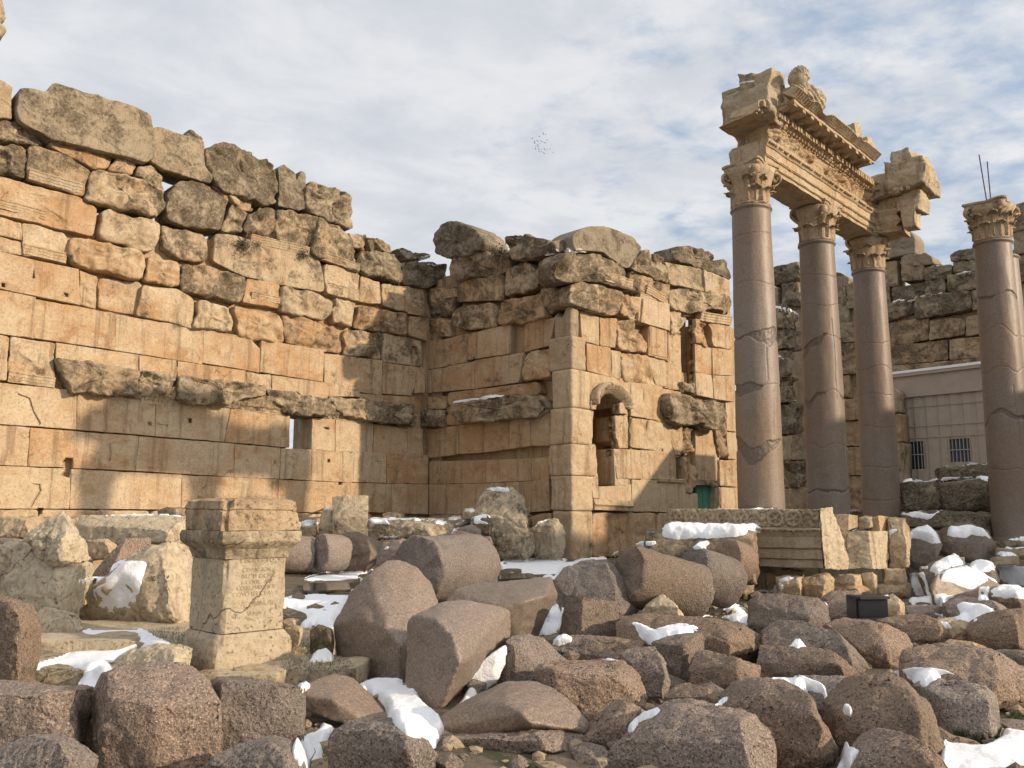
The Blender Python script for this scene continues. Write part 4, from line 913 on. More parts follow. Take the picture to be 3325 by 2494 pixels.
# ================================================================== GRANITE COLUMNS
COLXY = []
def col_at(pxb, D):
    p = at_depth((pxb, 1665), D); return V((p.x, p.y, 0))
C1 = col_at(2473, 20.0)
ZB = .62                                           # top of the stylobate
z_shaft = at_depth(T('U', (1618, 452)), C1.y).z; z_cap = at_depth(T('U', (1616, 362)), C1.y).z
WAU, WAV = AU, AV                                  # the colonnade stands slightly askew of the walls
AU = V((math.sin(R(43.7)), math.cos(R(43.7)), 0)); AV = V((math.cos(R(43.7)), -math.sin(R(43.7)), 0))
C2 = C1+AU*3.67; C3 = C1+AU*7.3
C4 = at_depth((2190/.66526, 1665), 22.4); C4.z = 0; C5 = at_depth((3318, 1665), 25.5); C5.z = 0
_HX = [-5, 0, .18, .40, .60, .735, 1.14, 1.235, 1.318, 1.455, 1.55, 1.75, 2.06, 9]
_HY = [-5.1, -.10, .0, .18, .40, .58, 1.0, 1.08, 1.12, 1.26, 1.33, 1.43, 1.62, 8.56]
def hm(h): return float(np.interp(h, _HX, _HY))    # heights of the mouldings above the capitals
def lathe(prof, n, centre, dent=None):
    v, f = [], []
    for (r, z) in prof:
        for i in range(n):
            q = 2*math.pi*i/n; rr = r+(dent(q, z, r) if dent else 0)
            v.append(centre+V((math.cos(q)*rr, math.sin(q)*rr, z)))
    for k in range(len(prof)-1):
        for i in range(n):
            j = (i+1) % n; f.append((k*n+i, k*n+j, (k+1)*n+j, (k+1)*n+i))
    f.append(tuple(range(n-1, -1, -1))); f.append(tuple((len(prof)-1)*n+i for i in range(n)))
    return v, f
def leaf_mesh():
    """one acanthus leaf standing along z, curling out along +x, about 1 high and .62 wide"""
    nu, nv = 13, 15; v, f = [], []
    for j in range(nv):
        t = j/(nv-1)
        z = t*.92 if t < .82 else .754+.10*math.sin((t-.82)/.18*math.pi*.5)-.10*max(0, t-.9)*5
        x = .04+.08*t**2+(max(0, t-.62)/.38)**2*.17
        w = .34*(1-.40*t**3)*(.82+.18*abs(math.sin(t*9.5)))*(1 if t < .93 else .8)
        for i in range(nu):
            s = -1+2*i/(nu-1)
            lobes = .035*math.cos(s*math.pi*3)*(1-t*.3)
            v.append((x+lobes-.07*s*s-.04*abs(s)+(.05 if abs(s) < .08 else 0), s*w, z-.05*s*s*t))
    for j in range(nv-1):
        for i in range(nu-1): f.append((j*nu+i, j*nu+i+1, (j+1)*nu+i+1, (j+1)*nu+i))
    me = bpy.data.meshes.new('acanthus_leaf'); me.from_pydata(v, [], f); me.update(); me.shade_smooth(); me.materials.append(LIME); return me
LEAF = leaf_mesh()
def volute_mesh():
    v, f = [], []; n = 40; k = 6
    for i in range(n):
        t = i/(n-1); q = t*math.pi*3.2; r = .19*(1-t*.78)
        cx_, cz = .78+math.cos(q+math.pi*1.15)*r, .86+math.sin(q+math.pi*1.15)*r
        if i < 8:
            e = 1-i/8; cx_ = cx_*(1-e)+.42*e; cz = cz*(1-e)+.50*e
        th = .075*(1-.4*t)
        for j in range(k):
            a = 2*math.pi*j/k; v.append((cx_+math.cos(a)*th*.7, math.sin(a)*th*1.9, cz+math.cos(a)*th*.7))
    for i in range(n-1):
        for j in range(k):
            j2 = (j+1) % k; f.append((i*k+j, i*k+j2, (i+1)*k+j2, (i+1)*k+j))
    me = bpy.data.meshes.new('volute'); me.from_pydata(v, [], f); me.update(); me.shade_smooth(); me.materials.append(LIME); return me
VOL = volute_mesh()
def column(c, label, cracks, seed, zs, zc, capital=True, lean=0, capdark=.25, worn=()):
    t = thing('granite_column', V((c.x, c.y, ZB)), label, 'column', 'granite columns still standing')
    base = [(.72, ZB), (.72, ZB+.14), (.70, ZB+.15), (.715, ZB+.20), (.69, ZB+.25), (.63, ZB+.27), (.61, ZB+.31), (.64, ZB+.34), (.635, ZB+.38), (.57, ZB+.40), (.56, ZB+.43)]
    v, f = lathe(base, 48, V((c.x, c.y, 0))); look(mesh_obj('base', v, f, LIME, t), tint=.1, lichen=.4, grey=.5)
    z0 = ZB+.43; H = zs-z0
    NZ, NA = 420, 180
    prof = []
    for k in range(NZ+1):
        s = k/NZ; z = z0+H*s
        r = .525-.075*s**1.25+.012*math.sin(math.pi*s)
        if s > .988: r += .035*math.sin((s-.988)/.012*math.pi) + .012
        if s < .012: r += .03*(1-s/.012)
        prof.append((r, z))
    def dent(q, z, r):
        x = (q*.5, z)
        d = .006*fnoise((math.cos(q)*2, math.sin(q)*2, z*1.2), 1.0, seed, 4)
        s = (z-z0)/H
        if s > .985: return d
        for (kind, h, amp, w, ph) in cracks:
            hh = h*H+z0
            if kind == 'h':           # ring crack, wandering
                y = hh+amp*fnoise((math.cos(q+ph)*.8, math.sin(q+ph)*.8, h*9), 1.0, seed+ph, 2)*1.3+.012*fnoise((math.cos(q)*3, math.sin(q)*3, h), 3, seed, 3)
                d -= .016*math.exp(-((z-y)/.009)**2)
                if w > 0:             # band of lost surface under the crack
                    yb = y-w*max(0, .5+1.2*fnoise((math.cos(q)*.7, math.sin(q)*.7, h*5+ph), 1.2, seed*2+ph, 2))
                    if yb < z < y: d -= .026+.010*fnoise((math.cos(q)*3, math.sin(q)*3, z*4), 2.5, seed, 4)
            else:                     # upright crack between two heights
                z1, z2 = hh, hh+w
                if z1 < z < z2:
                    qq = (q-ph-amp*.7*fnoise((z*.8, h*7, ph), 1.0, seed, 2)+math.pi) % (2*math.pi)-math.pi
                    d -= .016*math.exp(-((qq*r)/.010)**2)
        for (q0, h, wq, wh, dep) in worn:
            qq = (q-q0+math.pi) % (2*math.pi)-math.pi
            e = (qq/wq)**2+((z-z0-h*H)/wh)**2+.9*fnoise((q*1.5, z*1.2, h), 1.6, seed+h*10, 4)
            if e < 1: d -= dep*min(1, (1-e)*4)+.008*fnoise((q*3, z*3, 0), 2, seed, 4)
        return d
    depth = []
    def dent2(q, z, r): d = dent(q, z, r); depth.append(d); return d
    v, f = lathe(prof, NA, V((c.x, c.y, 0)), dent2)
    o = mesh_obj('shaft', v, f, GRANP, t); look(o, tint=.25)
    at_ = o.data.attributes.new('mended', 'FLOAT', 'POINT'); at_.data.foreach_set('value', np.array([max(0, min(1, (-d-.010)/.010)) for d in depth], np.float32))
    if not capital: return t
    hc = zc-zs; S = hc
    bell = [(.43, zs+.002), (.47, zs+.03), (.44, zs+.06), (.43, zs+.10), (.44, zs+.35*hc), (.47, zs+.6*hc), (.53, zs+.75*hc), (.60, zs+.87*hc)]
    def bd(q, z, r): return .055*fnoise((math.cos(q)*2, math.sin(q)*2, z*2), 1.6, seed, 5)
    v, f = lathe(bell, 64, V((c.x, c.y, 0)), bd)
    cap = mesh_obj('capital', v, f, LIME, t); look(cap, tint=.12, lichen=capdark, grey=.15)
    # abacus with hollow sides and broken corners
    ring = []
    rs = random.Random(seed)
    for s in range(4):
        a0 = AX*0 - R(46)+math.pi/2*s-math.pi/4
        for i in range(12):
            u = i/12; p0 = V((math.cos(a0), math.sin(a0)))*.82; p1 = V((math.cos(a0+math.pi/2), math.sin(a0+math.pi/2)))*.82
            p = p0.lerp(p1, u); k = 1-.16*math.sin(math.pi*u)-(.10 if i in (0,) else 0)
            ring.append(p*k)
    v, f = [], []; M = len(ring)
    for (zz, sc) in ((.855, .80), (.90, .92), (.945, .93), (.955, 1.0), (1.0, 1.0)):
        for i, p in enumerate(ring):
            e = 1+.16*fnoise((p.x*2, p.y*2, 0), 1.5, seed+2, 4)-.05
            v.append(V((c.x+p.x*sc*e, c.y+p.y*sc*e, zs+zz*hc+.03*fnoise((p.x, p.y, zz), 3, seed, 4)*(zz > .95))))
    for k in range(4):
        for i in range(M):
            j = (i+1) % M; f.append((k*M+i, k*M+j, (k+1)*M+j, (k+1)*M+i))
    f.append(tuple(range(M-1, -1, -1))); f.append(tuple(4*M+i for i in range(M)))
    ab = mesh_obj('abacus', v, f, LIME, cap, smooth=False); look(ab, tint=.1, lichen=capdark, grey=.2)
    def put(me, nm, ang, z, sx, sz, rad):
        if rs.random() < .16: return
        o = bpy.data.objects.new(nm, me); COL.objects.link(o); o.parent = cap
        p = V((c.x+math.cos(ang)*rad, c.y+math.sin(ang)*rad, zs+z))
        o.location = p-cap.matrix_world.translation if False else p-V((t.location.x, t.location.y, t.location.z))-cap.location
        o.rotation_euler = (rs.uniform(-.05, .05), rs.uniform(-.08, .06), ang); o.scale = (sx, sx, sz*rs.uniform(.86, 1.02))
        look(o, tint=.1, lichen=capdark, grey=.1)
        if me is LEAF: q_ = o.modifiers.new('thick', 'SOLIDIFY'); q_.thickness = .07; q_.offset = -1
    for i in range(8): put(LEAF, 'acanthus_leaf', R(-46)+i*math.pi/4, .05, .66*S, .44*S, .385)
    for i in range(8): put(LEAF, 'acanthus_leaf', R(-46)+(i+.5)*math.pi/4, .08, .68*S, .72*S, .40)
    for i in range(4): put(VOL, 'volute', R(-46)+math.pi/4+i*math.pi/2, 0.0, .70*S, .94*S, .0)
    return t
column(C1, 'first and nearest standing granite column, with two patched bands and a carved capital',
       [('h', .905, .05, 0, 1), ('h', .755, .10, 0, 2), ('h', .60, .16, .30, 4.2), ('v', .46, .25, .9, -1.35), ('h', .455, .10, .22, 1.2), ('v', .30, .18, 1.05, -1.15), ('h', .285, .22, .42, 3.6), ('h', .09, .07, 0, 5)],
       11, z_shaft, z_cap)
column(C2, 'second standing granite column, its shaft split by a long crack',
       [('h', .78, .12, 0, 1.5), ('v', .45, .16, 2.2, -1.25), ('h', .66, .22, .2, 3.2), ('h', .47, .25, .25, .6), ('v', .15, .16, 1.9, -1.0), ('h', .30, .2, 0, 2.4), ('h', .16, .14, .1, 4), ('h', .88, .1, 0, 2)],
       23, z_shaft, z_cap, capdark=.42)
column(C3, 'third standing granite column, under the broken corner of the entablature',
       [('h', .72, .12, 0, .7), ('h', .52, .12, 0, 2.1), ('h', .40, .10, 0, 3), ('h', .25, .12, 0, 1), ('h', .14, .07, 0, 4.5), ('h', .62, .1, 0, 5)],
       37, z_shaft, z_cap, capdark=.35)
column(C4, 'lone granite column topped by a battered capital with iron rods',
       [('h', .80, .25, .1, 1), ('h', .68, .2, 0, 2.6), ('h', .55, .22, 0, .4), ('h', .40, .25, .2, 3.3), ('v', .3, .3, 1.6, -1.6), ('h', .22, .1, 0, 1.9)],
       51, z_shaft, z_cap, capdark=.3)
column(C5, 'granite column half hidden behind the one with iron rods', [('h', .7, .2, 0, 1), ('h', .45, .2, 0, 2), ('h', .2, .1, 0, 3)], 67, z_shaft+.55, z_cap, capital=False)
# iron rods on the fourth capital
rod = thing('iron_rods', V((C4.x, C4.y, z_cap-.1)), 'two thin rusty iron rods sticking up from the battered capital', 'rod')
IRON = plain('rusty iron', (.10, .075, .065), .8, .4, 20)
for dx, lean, h in ((-.05, -.13, 1.55), (.05, -.02, 1.35)):
    v = []; n = 8; f = []
    for k in range(9):
        s = k/8
        for i in range(n):
            q = 2*math.pi*i/n; v.append(V((C4.x+dx+lean*s+math.cos(q)*.016, C4.y+math.sin(q)*.016, z_cap-.1+h*s)))
    for k in range(8):
        for i in range(n): f.append((k*n+i, k*n+(i+1) % n, (k+1)*n+(i+1) % n, (k+1)*n+i))
    mesh_obj('rod', v, f, IRON, rod)
# stylobate under the columns
st = thing('stylobate', V((C2.x, C2.y, 0)), 'low stone platform carrying the standing granite columns', 'platform')
def obox(o, ux, uy, x0, x1, y0, y1, z0, z1, name, mat, parent, amp=.02, seed=1, nseg=14, **a):
    bm = bmesh.new(); bmesh.ops.create_cube(bm, size=1)
    bmesh.ops.subdivide_edges(bm, edges=bm.edges[:], cuts=nseg, use_grid_fill=True)
    v = []
    for w in bm.verts:
        p = o+ux*(x0+(x1-x0)*(w.co.x+.5))+uy*(y0+(y1-y0)*(w.co.y+.5))+V((0, 0, z0+(z1-z0)*(w.co.z+.5)))
        n_ = V((fnoise(p, 1.4, seed, 5), fnoise(p, 1.4, seed+5, 5), fnoise(p, 1.4, seed+9, 5)))
        v.append(p+n_*amp)
    f = [tuple(q.index for q in fc.verts) for fc in bm.faces]; bm.free()
    oo = mesh_obj(name, v, f, mat, parent, smooth=True)
    if a: look(oo, **a)
    return oo
for k in range(5):
    obox(C1, AU, AV, -1.2+k*1.9, -1.2+(k+1)*1.9-.03, -1.1, 1.0, -.1, ZB, 'platform_block', LIME, st, .025, k, tint=.1, lichen=.5, grey=.7)
for k in range(4):
    obox(C3, (C4-C3).normalized(), V((0, 0, 1)).cross((C4-C3).normalized()), 1.05+k*1.6, 1.05+(k+1)*1.6-.03, -1.0, 1.1, -.1, ZB, 'platform_block', LIME, st, .025, k+9, tint=.1, lichen=.55, grey=.7)

# ================================================================== ENTABLATURE over the three columns
en = thing('entablature', V((C2.x, C2.y, z_cap)), 'carved entablature bridging three granite columns, with rows of dentils and a broken corner', 'entablature')
L0, L1 = -.10, 7.3+.45
def extrude(prof, l0, l1, name, parent, n=120, amp=.008, axis=None, o0=None, out=None, rough0=0, rough1=0, **a):
    axis = axis or AU; out = out or AV; o0 = o0 or C1
    v, f = [], []; K = len(prof)
    for i in range(n+1):
        t = i/n; l = l0+(l1-l0)*t
        for (p, h) in prof:
            e = amp*fnoise((l*1.3, p*2, h*2), 1.8, 3, 5)
            ll = l
            if rough0 and t < .3: ll += rough0*(.6+fnoise((p*1.7, h*1.7, 0), 1.5, 8, 4))*(1-t/.3)
            if rough1 and t > .7: ll -= rough1*(.6+fnoise((p*1.7, h*1.7, 3), 1.5, 18, 4))*((t-.7)/.3)
            v.append(o0+axis*ll+out*(p+e*2)+V((0, 0, z_cap+hm(h)+e)))
    for i in range(n):
        for j in range(K):
            j2 = (j+1) % K; f.append((i*K+j, i*K+j2, (i+1)*K+j2, (i+1)*K+j))
    f.append(tuple(range(K))); f.append(tuple(n*K+j for j in range(K)))
    o = mesh_obj(name, v, f, LIME, parent, smooth=False); look(o, **{**dict(tint=.22, lichen=.12, grey=.0), **a})
    bm = bmesh.new(); bm.from_mesh(o.data); bmesh.ops.recalc_face_normals(bm, faces=bm.faces); bm.to_mesh(o.data); bm.free()
    return o
ARCH = [(-.42, 0), (.40, 0), (.40, .17), (.42, .175), (.42, .195), (.445, .20), (.445, .38), (.465, .385), (.465, .41), (.49, .415), (.49, .60), (.52, .61), (.56, .66), (.58, .70), (.58, .735), (.50, .74), (-.42, .74), (-.50, .66), (-.48, .42), (-.44, .4)]
half = (L0+L1)/2-.1
extrude(ARCH, L0, half-.008, 'architrave', en, rough0=.04); extrude(ARCH, half+.008, L1, 'architrave', en)
def relief(l0, l1, h0, h1, p0, p1, name, dens=44, amp=.10, seed=1, **a):
    """carved band: a fine sheet pushed in and out by scrolls, leaves and lost patches"""
    nl, nh = int((l1-l0)*dens), 26; v, f = [], []
    for j in range(nh+1):
        t = j/nh
        for i in range(nl+1):
            l = l0+(l1-l0)*i/nl
            ph = l*2*math.pi/.62
            sc = math.sin(ph+math.sin(t*math.pi)*1.6)*math.sin(t*math.pi*2.2+math.cos(ph*.5))
            lf = abs(noise.noise(V((l*7, t*3.6, seed)))); cell = noise.cell(V((l*2.2, t*1.2, seed)))
            prot = max(0, 1-abs(((l % .95)-.47)/.20))*max(0, math.sin(t*math.pi))**.6*.75
            lost = max(0, min(1, (fnoise((l*.55, t*.5, seed), 1.4, seed, 3)+.05)*6))
            d = (.42*max(0, sc)+.75*lf+prot)*amp*(1-.85*lost)+.02*fnoise((l, t, 0), 7, seed, 3)
            p = p0+(p1-p0)*(t**1.6)
            v.append(C1+AU*l+AV*(p+d)+V((0, 0, z_cap+hm(h0+(h1-h0)*t))))
    n1 = nl+1
    for j in range(nh):
        for i in range(nl): f.append((j*n1+i, j*n1+i+1, (j+1)*n1+i+1, (j+1)*n1+i))
    o = mesh_obj(name, v, f, LIME, en); look(o, **{**dict(tint=.42, lichen=.2, grey=.0), **a})
    sm = o.modifiers.new('thick', 'SOLIDIFY'); sm.thickness = .08; sm.offset = -1
extrude([(-.40, .742), (.42, .742), (.44, 1.0), (.52, 1.20), (.56, 1.26), (-.5, 1.26), (-.42, 1.0)], L0+.10, L1-.1, 'frieze', en, rough0=.2, tint=.45, lichen=.2)
relief(L0+.18, L1-.5, .755, 1.14, .44, .50, 'carved_frieze', amp=.16)
extrude([(-.5, 1.15), (.50, 1.15), (.56, 1.16), (.56, 1.20), (.60, 1.22), (.64, 1.29), (.66, 1.30), (.66, 1.46), (.70, 1.47), (.74, 1.52), (.74, 1.55), (-.15, 1.55), (-.15, 1.30), (-.1, 1.22)], L0-.62, L1-.55, 'bed_moulding', en, rough0=.25, tint=.3, lichen=.25)
def row(l0, l1, step, fn, name, skip=0.0, seed=1, single=False, **a):
    v, f = [], []; rs = random.Random(seed); l = l0
    while l < l1:
        if rs.random() >= skip:
            vv, ff = fn(l, rs)
            if single: look(mesh_obj(name, vv, ff, LIME, en, smooth=False), **{**dict(tint=.25, lichen=.15, grey=.0), **a}); l += step; continue
            b = len(v); v += vv; f += [tuple(b+i for i in q) for q in ff]
        l += step
    if single: return
    o = mesh_obj(name, v, f, LIME, en, smooth=False); look(o, **{**dict(tint=.25, lichen=.15, grey=.0), **a}); return o
BXF = [(0, 3, 2, 1), (4, 5, 6, 7), (0, 1, 5, 4), (1, 2, 6, 5), (2, 3, 7, 6), (3, 0, 4, 7)]
def bx8(l, w, p0, p1, h0, h1, tp=1.0):
    pts = []
    for h, k in ((h0, tp), (h1, 1.0)):
        for a, b in ((-w/2, p0), (w/2, p0), (w/2, p0+(p1-p0)*k), (-w/2, p0+(p1-p0)*k)):
            pts.append(C1+AU*(l+a)+AV*b+V((0, 0, z_cap+hm(h))))
    return pts, BXF
row(L0-.50, L1-.7, .148, lambda l, rs: bx8(l+rs.uniform(-.006, .006), .105, .60, .775-rs.random()*.02, 1.318, 1.455), 'dentil', .10, 3, True)
def egg(l, rs):
    v, f = [], []; n, k = 8, 5; s = rs.uniform(.8, 1.05)
    for j in range(k+1):
        th = math.pi*j/k
        for i in range(n):
            q = 2*math.pi*i/n
            v.append(C1+AU*(l+math.sin(th)*math.cos(q)*.055*s)+AV*(.605+math.sin(th)*math.sin(q)*.055*s)+V((0, 0, z_cap+hm(1.235)+math.cos(th)*.065*s)))
    for j in range(k):
        for i in range(n): f.append((j*n+i, j*n+(i+1) % n, (j+1)*n+(i+1) % n, (j+1)*n+i))
    return v, f
row(L0-.55, L1-.6, .165, egg, 'egg_moulding', .12, 5)
def bead(h, p, s):
    def fn(l, rs):
        v, f = [], []; n, k = 6, 4
        for j in range(k+1):
            th = math.pi*j/k
            for i in range(n):
                q = 2*math.pi*i/n
                v.append(C1+AU*(l+math.cos(th)*s*1.5)+AV*(p+math.sin(th)*math.sin(q)*s)+V((0, 0, z_cap+hm(h)+math.sin(th)*math.cos(q)*s)))
        for j in range(k):
            for i in range(n): f.append((j*n+i, j*n+(i+1) % n, (j+1)*n+(i+1) % n, (j+1)*n+i))
        return v, f
    return fn
row(L0+.1, L1, .085, bead(.185, .425, .022), 'bead_moulding', .04, 7, tint=.3, lichen=.3)
row(L0+.1, L1, .085, bead(.398, .47, .024), 'bead_moulding', .06, 8, tint=.3, lichen=.3)
row(L0+.1, L1-.3, .10, bead(.67, .58, .034), 'leaf_moulding', .12, 9, tint=.3, lichen=.3)
# modillions: scrolled brackets under the corona
def modillion(l, rs):
    v, f = [], []; w = .17; n = 12
    for i in range(n+1):
        t = i/n
        for s in (-1, 1):
            for hh in (0, 1):
                p = .70+.46*t; h = 1.60 if hh else 1.50-.05*math.sin(t*math.pi*2)+.04*t-(.06 if t > .85 else 0)
                v.append(C1+AU*(l+s*w/2*(1-.15*t))+AV*p+V((0, 0, z_cap+hm(h))))
    for i in range(n):
        b = i*4; q = b+4
        f += [(b, q, q+2, b+2), (b+2, q+2, q+3, b+3), (b+3, q+3, q+1, b+1), (b+1, q+1, q, b)]
    f += [(0, 2, 3, 1), (n*4, n*4+1, n*4+3, n*4+2)]
    return v, f
row(.20, 5.0, .46, modillion, 'modillion', .03, 4, True, tint=.25, lichen=.35)
extrude([(.0, 1.56), (.70, 1.56), (.74, 1.60), (1.16, 1.605), (1.17, 1.62), (1.17, 1.735), (1.20, 1.75), (.9, 1.78), (.0, 1.78)], -.15, 5.2, 'corona', en, rough0=.35, rough1=.3, tint=.15, lichen=.3)
# gutter moulding with upright flutes and a worn top line
def sima():
    v, f = [], []; nl = 760; hs = [(0, 1.18), (.02, 1.205), (.05, 1.21), (.10, 1.24), (.18, 1.30), (.26, 1.36), (.27, 1.37), (.31, 1.37), (.31, .9)]
    K = len(hs); l0, l1 = -.08, 5.1
    for i in range(nl+1):
        l = l0+(l1-l0)*i/nl; g = math.sin(l*2*math.pi/.115)
        cut = max(0, fnoise((l*.8, 0, 0), 1.5, 12, 4)+.02)*.35
        for j, (h, p) in enumerate(hs):
            fl = .028*g if 2 <= j <= 5 else 0
            hh = h-(cut*(h/.31) if h > .05 else 0)
            v.append(C1+AU*l+AV*(p+fl+.012*fnoise((l, h, p), 3, 2, 4)-cut*.2)+V((0, 0, z_cap+hm(1.75+max(.0, hh))+.006*fnoise((l, h, 0), 6, 4, 3))))
    for i in range(nl):
        for j in range(K):
            j2 = (j+1) % K; f.append((i*K+j, i*K+j2, (i+1)*K+j2, (i+1)*K+j))
    f.append(tuple(range(K))); f.append(tuple(nl*K+j for j in range(K)))
    o = mesh_obj('gutter_moulding', v, f, LIME, en, smooth=False); look(o, tint=.05, lichen=.25, grey=.1)
    bm = bmesh.new(); bm.from_mesh(o.data); bmesh.ops.recalc_face_normals(bm, faces=bm.faces); bm.to_mesh(o.data); bm.free()
sima()
# rear half of the cornice block and the broken lumps at its near end
obox(C1, AU, AV, .20, 3.4, -.82, -.05, z_cap+1.32, z_cap+2.30, 'rear_cornice', LIME, en, .06, 3, tint=.1, lichen=.5, grey=.75)
obox(C1, AU, AV, -.45, .55, -.35, .70, z_cap+1.02, z_cap+1.75, 'broken_top', LIME, en, .16, 6, tint=-.2, lichen=.4, grey=.4)
obox(C1, AU, AV, .25, 1.15, -.25, .55, z_cap+1.60, z_cap+2.50, 'broken_top', LIME, en, .20, 9, tint=-.3, lichen=.5, grey=.3)
obox(C1, AU, AV, .70, 1.35, .35, .95, z_cap+1.45, z_cap+2.05, 'broken_top', LIME, en, .13, 13, tint=-.2, lichen=.45, grey=.2)
obox(C1, AU, AV, .35, L1-.5, -.5, .35, z_cap+.98, z_cap+1.45, 'frieze_backing', LIME, en, .06, 11, tint=.3, lichen=.3, grey=.3)
for l_, o_, w_, h_, sd_ in ((1.9, .95, .30, .22, 51), (2.6, 1.0, .22, .16, 52), (3.1, 1.0, .18, .13, 53), (4.25, .85, .55, .72, 54), (4.75, 1.0, .45, .48, 55)):
    obox(C1, AU, AV, l_-w_/2, l_+w_/2, o_-w_*.5, o_+w_*.5, z_cap+1.38, z_cap+1.55+h_, 'worn_finial', LIME, en, .12*w_/.4, sd_, 8, tint=-.4, lichen=.3, grey=.1)
# the stub that turns the corner
e3 = dict(axis=AV, o0=C3, out=-AU)
extrude([(-.45, 0), (.45, 0), (.45, .17), (.47, .20), (.47, .38), (.50, .41), (.50, .60), (.58, .70), (.58, .74), (-.45, .74)], .2, 1.30, 'corner_architrave', en, n=50, amp=.04, rough1=.25, tint=-.1, lichen=.3, **e3)
extrude([(-.45, .745), (.47, .745), (.42, .95), (.40, 1.1), (.55, 1.22), (.66, 1.30), (-.6, 1.30)], .2, 1.55, 'corner_frieze', en, n=50, amp=.07, rough1=.3, tint=.1, lichen=.45, **e3)
obox(C3, AV, AU, 1.25, 1.62, -.55, -.05, z_cap-.12, z_cap+.50, 'broken_corner', LIME, en, .05, 29, tint=-.6, lichen=.15)
obox(C3, AV, AU, 1.10, 1.75, -.50, .35, z_cap+.35, z_cap+.95, 'broken_corner', LIME, en, .14, 31, tint=-.3, lichen=.3)
obox(C3, AV, AU, .50, 1.35, -.70, .5, z_cap+.92, z_cap+1.62, 'corner_cornice', LIME, en, .10, 21, tint=-.2, lichen=.45, grey=.1)
obox(C3, AV, AU, .95, 1.98, -.80, .5, z_cap+.98, z_cap+1.90, 'corner_cornice', LIME, en, .16, 23, tint=-.2, lichen=.45, grey=.1)
obox(C3, AV, AU, 1.10, 1.65, -.78, .2, z_cap+1.75, z_cap+2.18, 'corner_cornice', LIME, en, .13, 27, tint=-.4, lichen=.35, grey=.1)
for k in range(7):
    q_ = .42+k*.19; v_, f_ = [], []
    c_ = C3+AV*q_-AU*(.80 if q_ > 1 else .70)+V((0, 0, z_cap+1.08-.02*k))
    for j in range(7):
        th_ = math.pi*j/6
        for i in range(10): v_.append(c_+AV*(math.sin(th_)*math.cos(i*.628)*.06)+AU*(math.cos(th_)*.05)+V((0, 0, math.sin(th_)*math.sin(i*.628)*.07)))
    f_ = [(j*10+i, j*10+(i+1) % 10, (j+1)*10+(i+1) % 10, (j+1)*10+i) for j in range(6) for i in range(10)]
    look(mesh_obj('egg', v_, f_, LIME, en), tint=-.1, lichen=.4)
# weathered bust standing on the gutter
bu = thing('stone_bust', C1+AU*.75+AV*1.0+V((0, 0, z_cap+1.5)), 'weathered pale stone bust on the cornice of the entablature, gazing down to one side', 'sculpture')
def bust():
    fw_ = (AV*.85+V((-.0, -.75, 0))).normalized(); fw_ = V((.80, -.58, -.16)).normalized(); sd = fw_.cross(V((0, 0, 1))).normalized(); up_ = sd.cross(fw_).normalized()
    hc_ = C1+AU*.80+AV*1.0+V((0, 0, z_cap+2.28))
    bm = bmesh.new(); bmesh.ops.create_icosphere(bm, subdivisions=6, radius=1)
    v = []
    g = lambda x, c, w: math.exp(-((x-c)/w)**2)
    for q in bm.verts:
        a, b, c = q.co.x, q.co.y, q.co.z          # a sideways, b forward, c up
        r = V((a*.185, b*.215, c*.27))
        face = max(0, b)
        r.y += .065*g(a, 0, .13)*g(c, -.06, .22)*face          # nose
        r.y += .028*g(c, .26, .10)*g(abs(a), .30, .32)*face    # brow
        r.y -= .040*g(abs(a), .36, .15)*g(c, .12, .11)*face    # eye hollows
        r.y += .016*g(abs(a), .36, .08)*g(c, .10, .06)*face    # eyes
        r.y += .022*g(a, 0, .22)*g(c, -.40, .05)*face          # upper lip
        r.y += .022*g(a, 0, .20)*g(c, -.52, .05)*face          # lower lip
        r.y -= .012*g(a, 0, .22)*g(c, -.46, .03)*face
        r.y += .050*g(a, 0, .30)*g(c, -.78, .16)*face          # chin
        if c < -.3: r.x *= 1-.28*(-.3-c)
        hair = max(0, min(1, (c-.28+max(0, -b)*.9)*3.2))*(1 if b < .86 else .4)
        r += V((a, b, c))*(.055*hair*(.75+.5*math.sin(a*17+c*7)*math.cos(c*15+b*9)))
        w = hc_+sd*r.x+fw_*r.y+up_*r.z
        n_ = fnoise(w, 7, 3, 4); v.append(w+V((a, b, c))*.008*n_)
    f = [tuple(x.index for x in q.verts) for q in bm.faces]; bm.free()
    look(mesh_obj('head', v, f, LIME, bu), tint=-.6, lichen=.22, grey=.1)
    for (dl, do, dz, rx, rz, sd_, nm) in ((.86, .95, 1.95, .27, .36, 3, 'neck'), (1.18, 1.08, 1.84, .33, .30, 7, 'shoulder')):
        bm = bmesh.new(); bmesh.ops.create_icosphere(bm, subdivisions=5, radius=1); c_ = C1+AU*dl+AV*do+V((0, 0, z_cap+dz)); v = []
        for q in bm.verts:
            w = c_+V((q.co.x*rx, q.co.y*rx, q.co.z*rz)); v.append(w+q.co*(.10*fnoise(w, 2.4, sd_, 5)+.02*math.sin(q.co.x*14+q.co.z*10)))
        f = [tuple(x.index for x in q.verts) for q in bm.faces]; bm.free()
        look(mesh_obj(nm, v, f, LIME, bu), tint=-.5, lichen=.28, grey=.1)
bust()

# unseen wall added right of the frame to shade the rear columns' feet
shade_wall = thing('ruined_wall', V((20, 14.5, 0)), 'tall court wall beyond the frame edge that throws the shade over the rear columns', 'wall')
for k in range(7):
    obox(V((19.9, 14.4, 0)), AU, AV, k*2.0, k*2.0+1.97, 0, 1.3, -.1, 8.2+.35*k+.5*math.sin(k*2.3), 'shade_wall_section', LIME, shade_wall, .06, k+40, 10, tint=.5, lichen=.4, grey=.2)

AU, AV = WAU, WAV
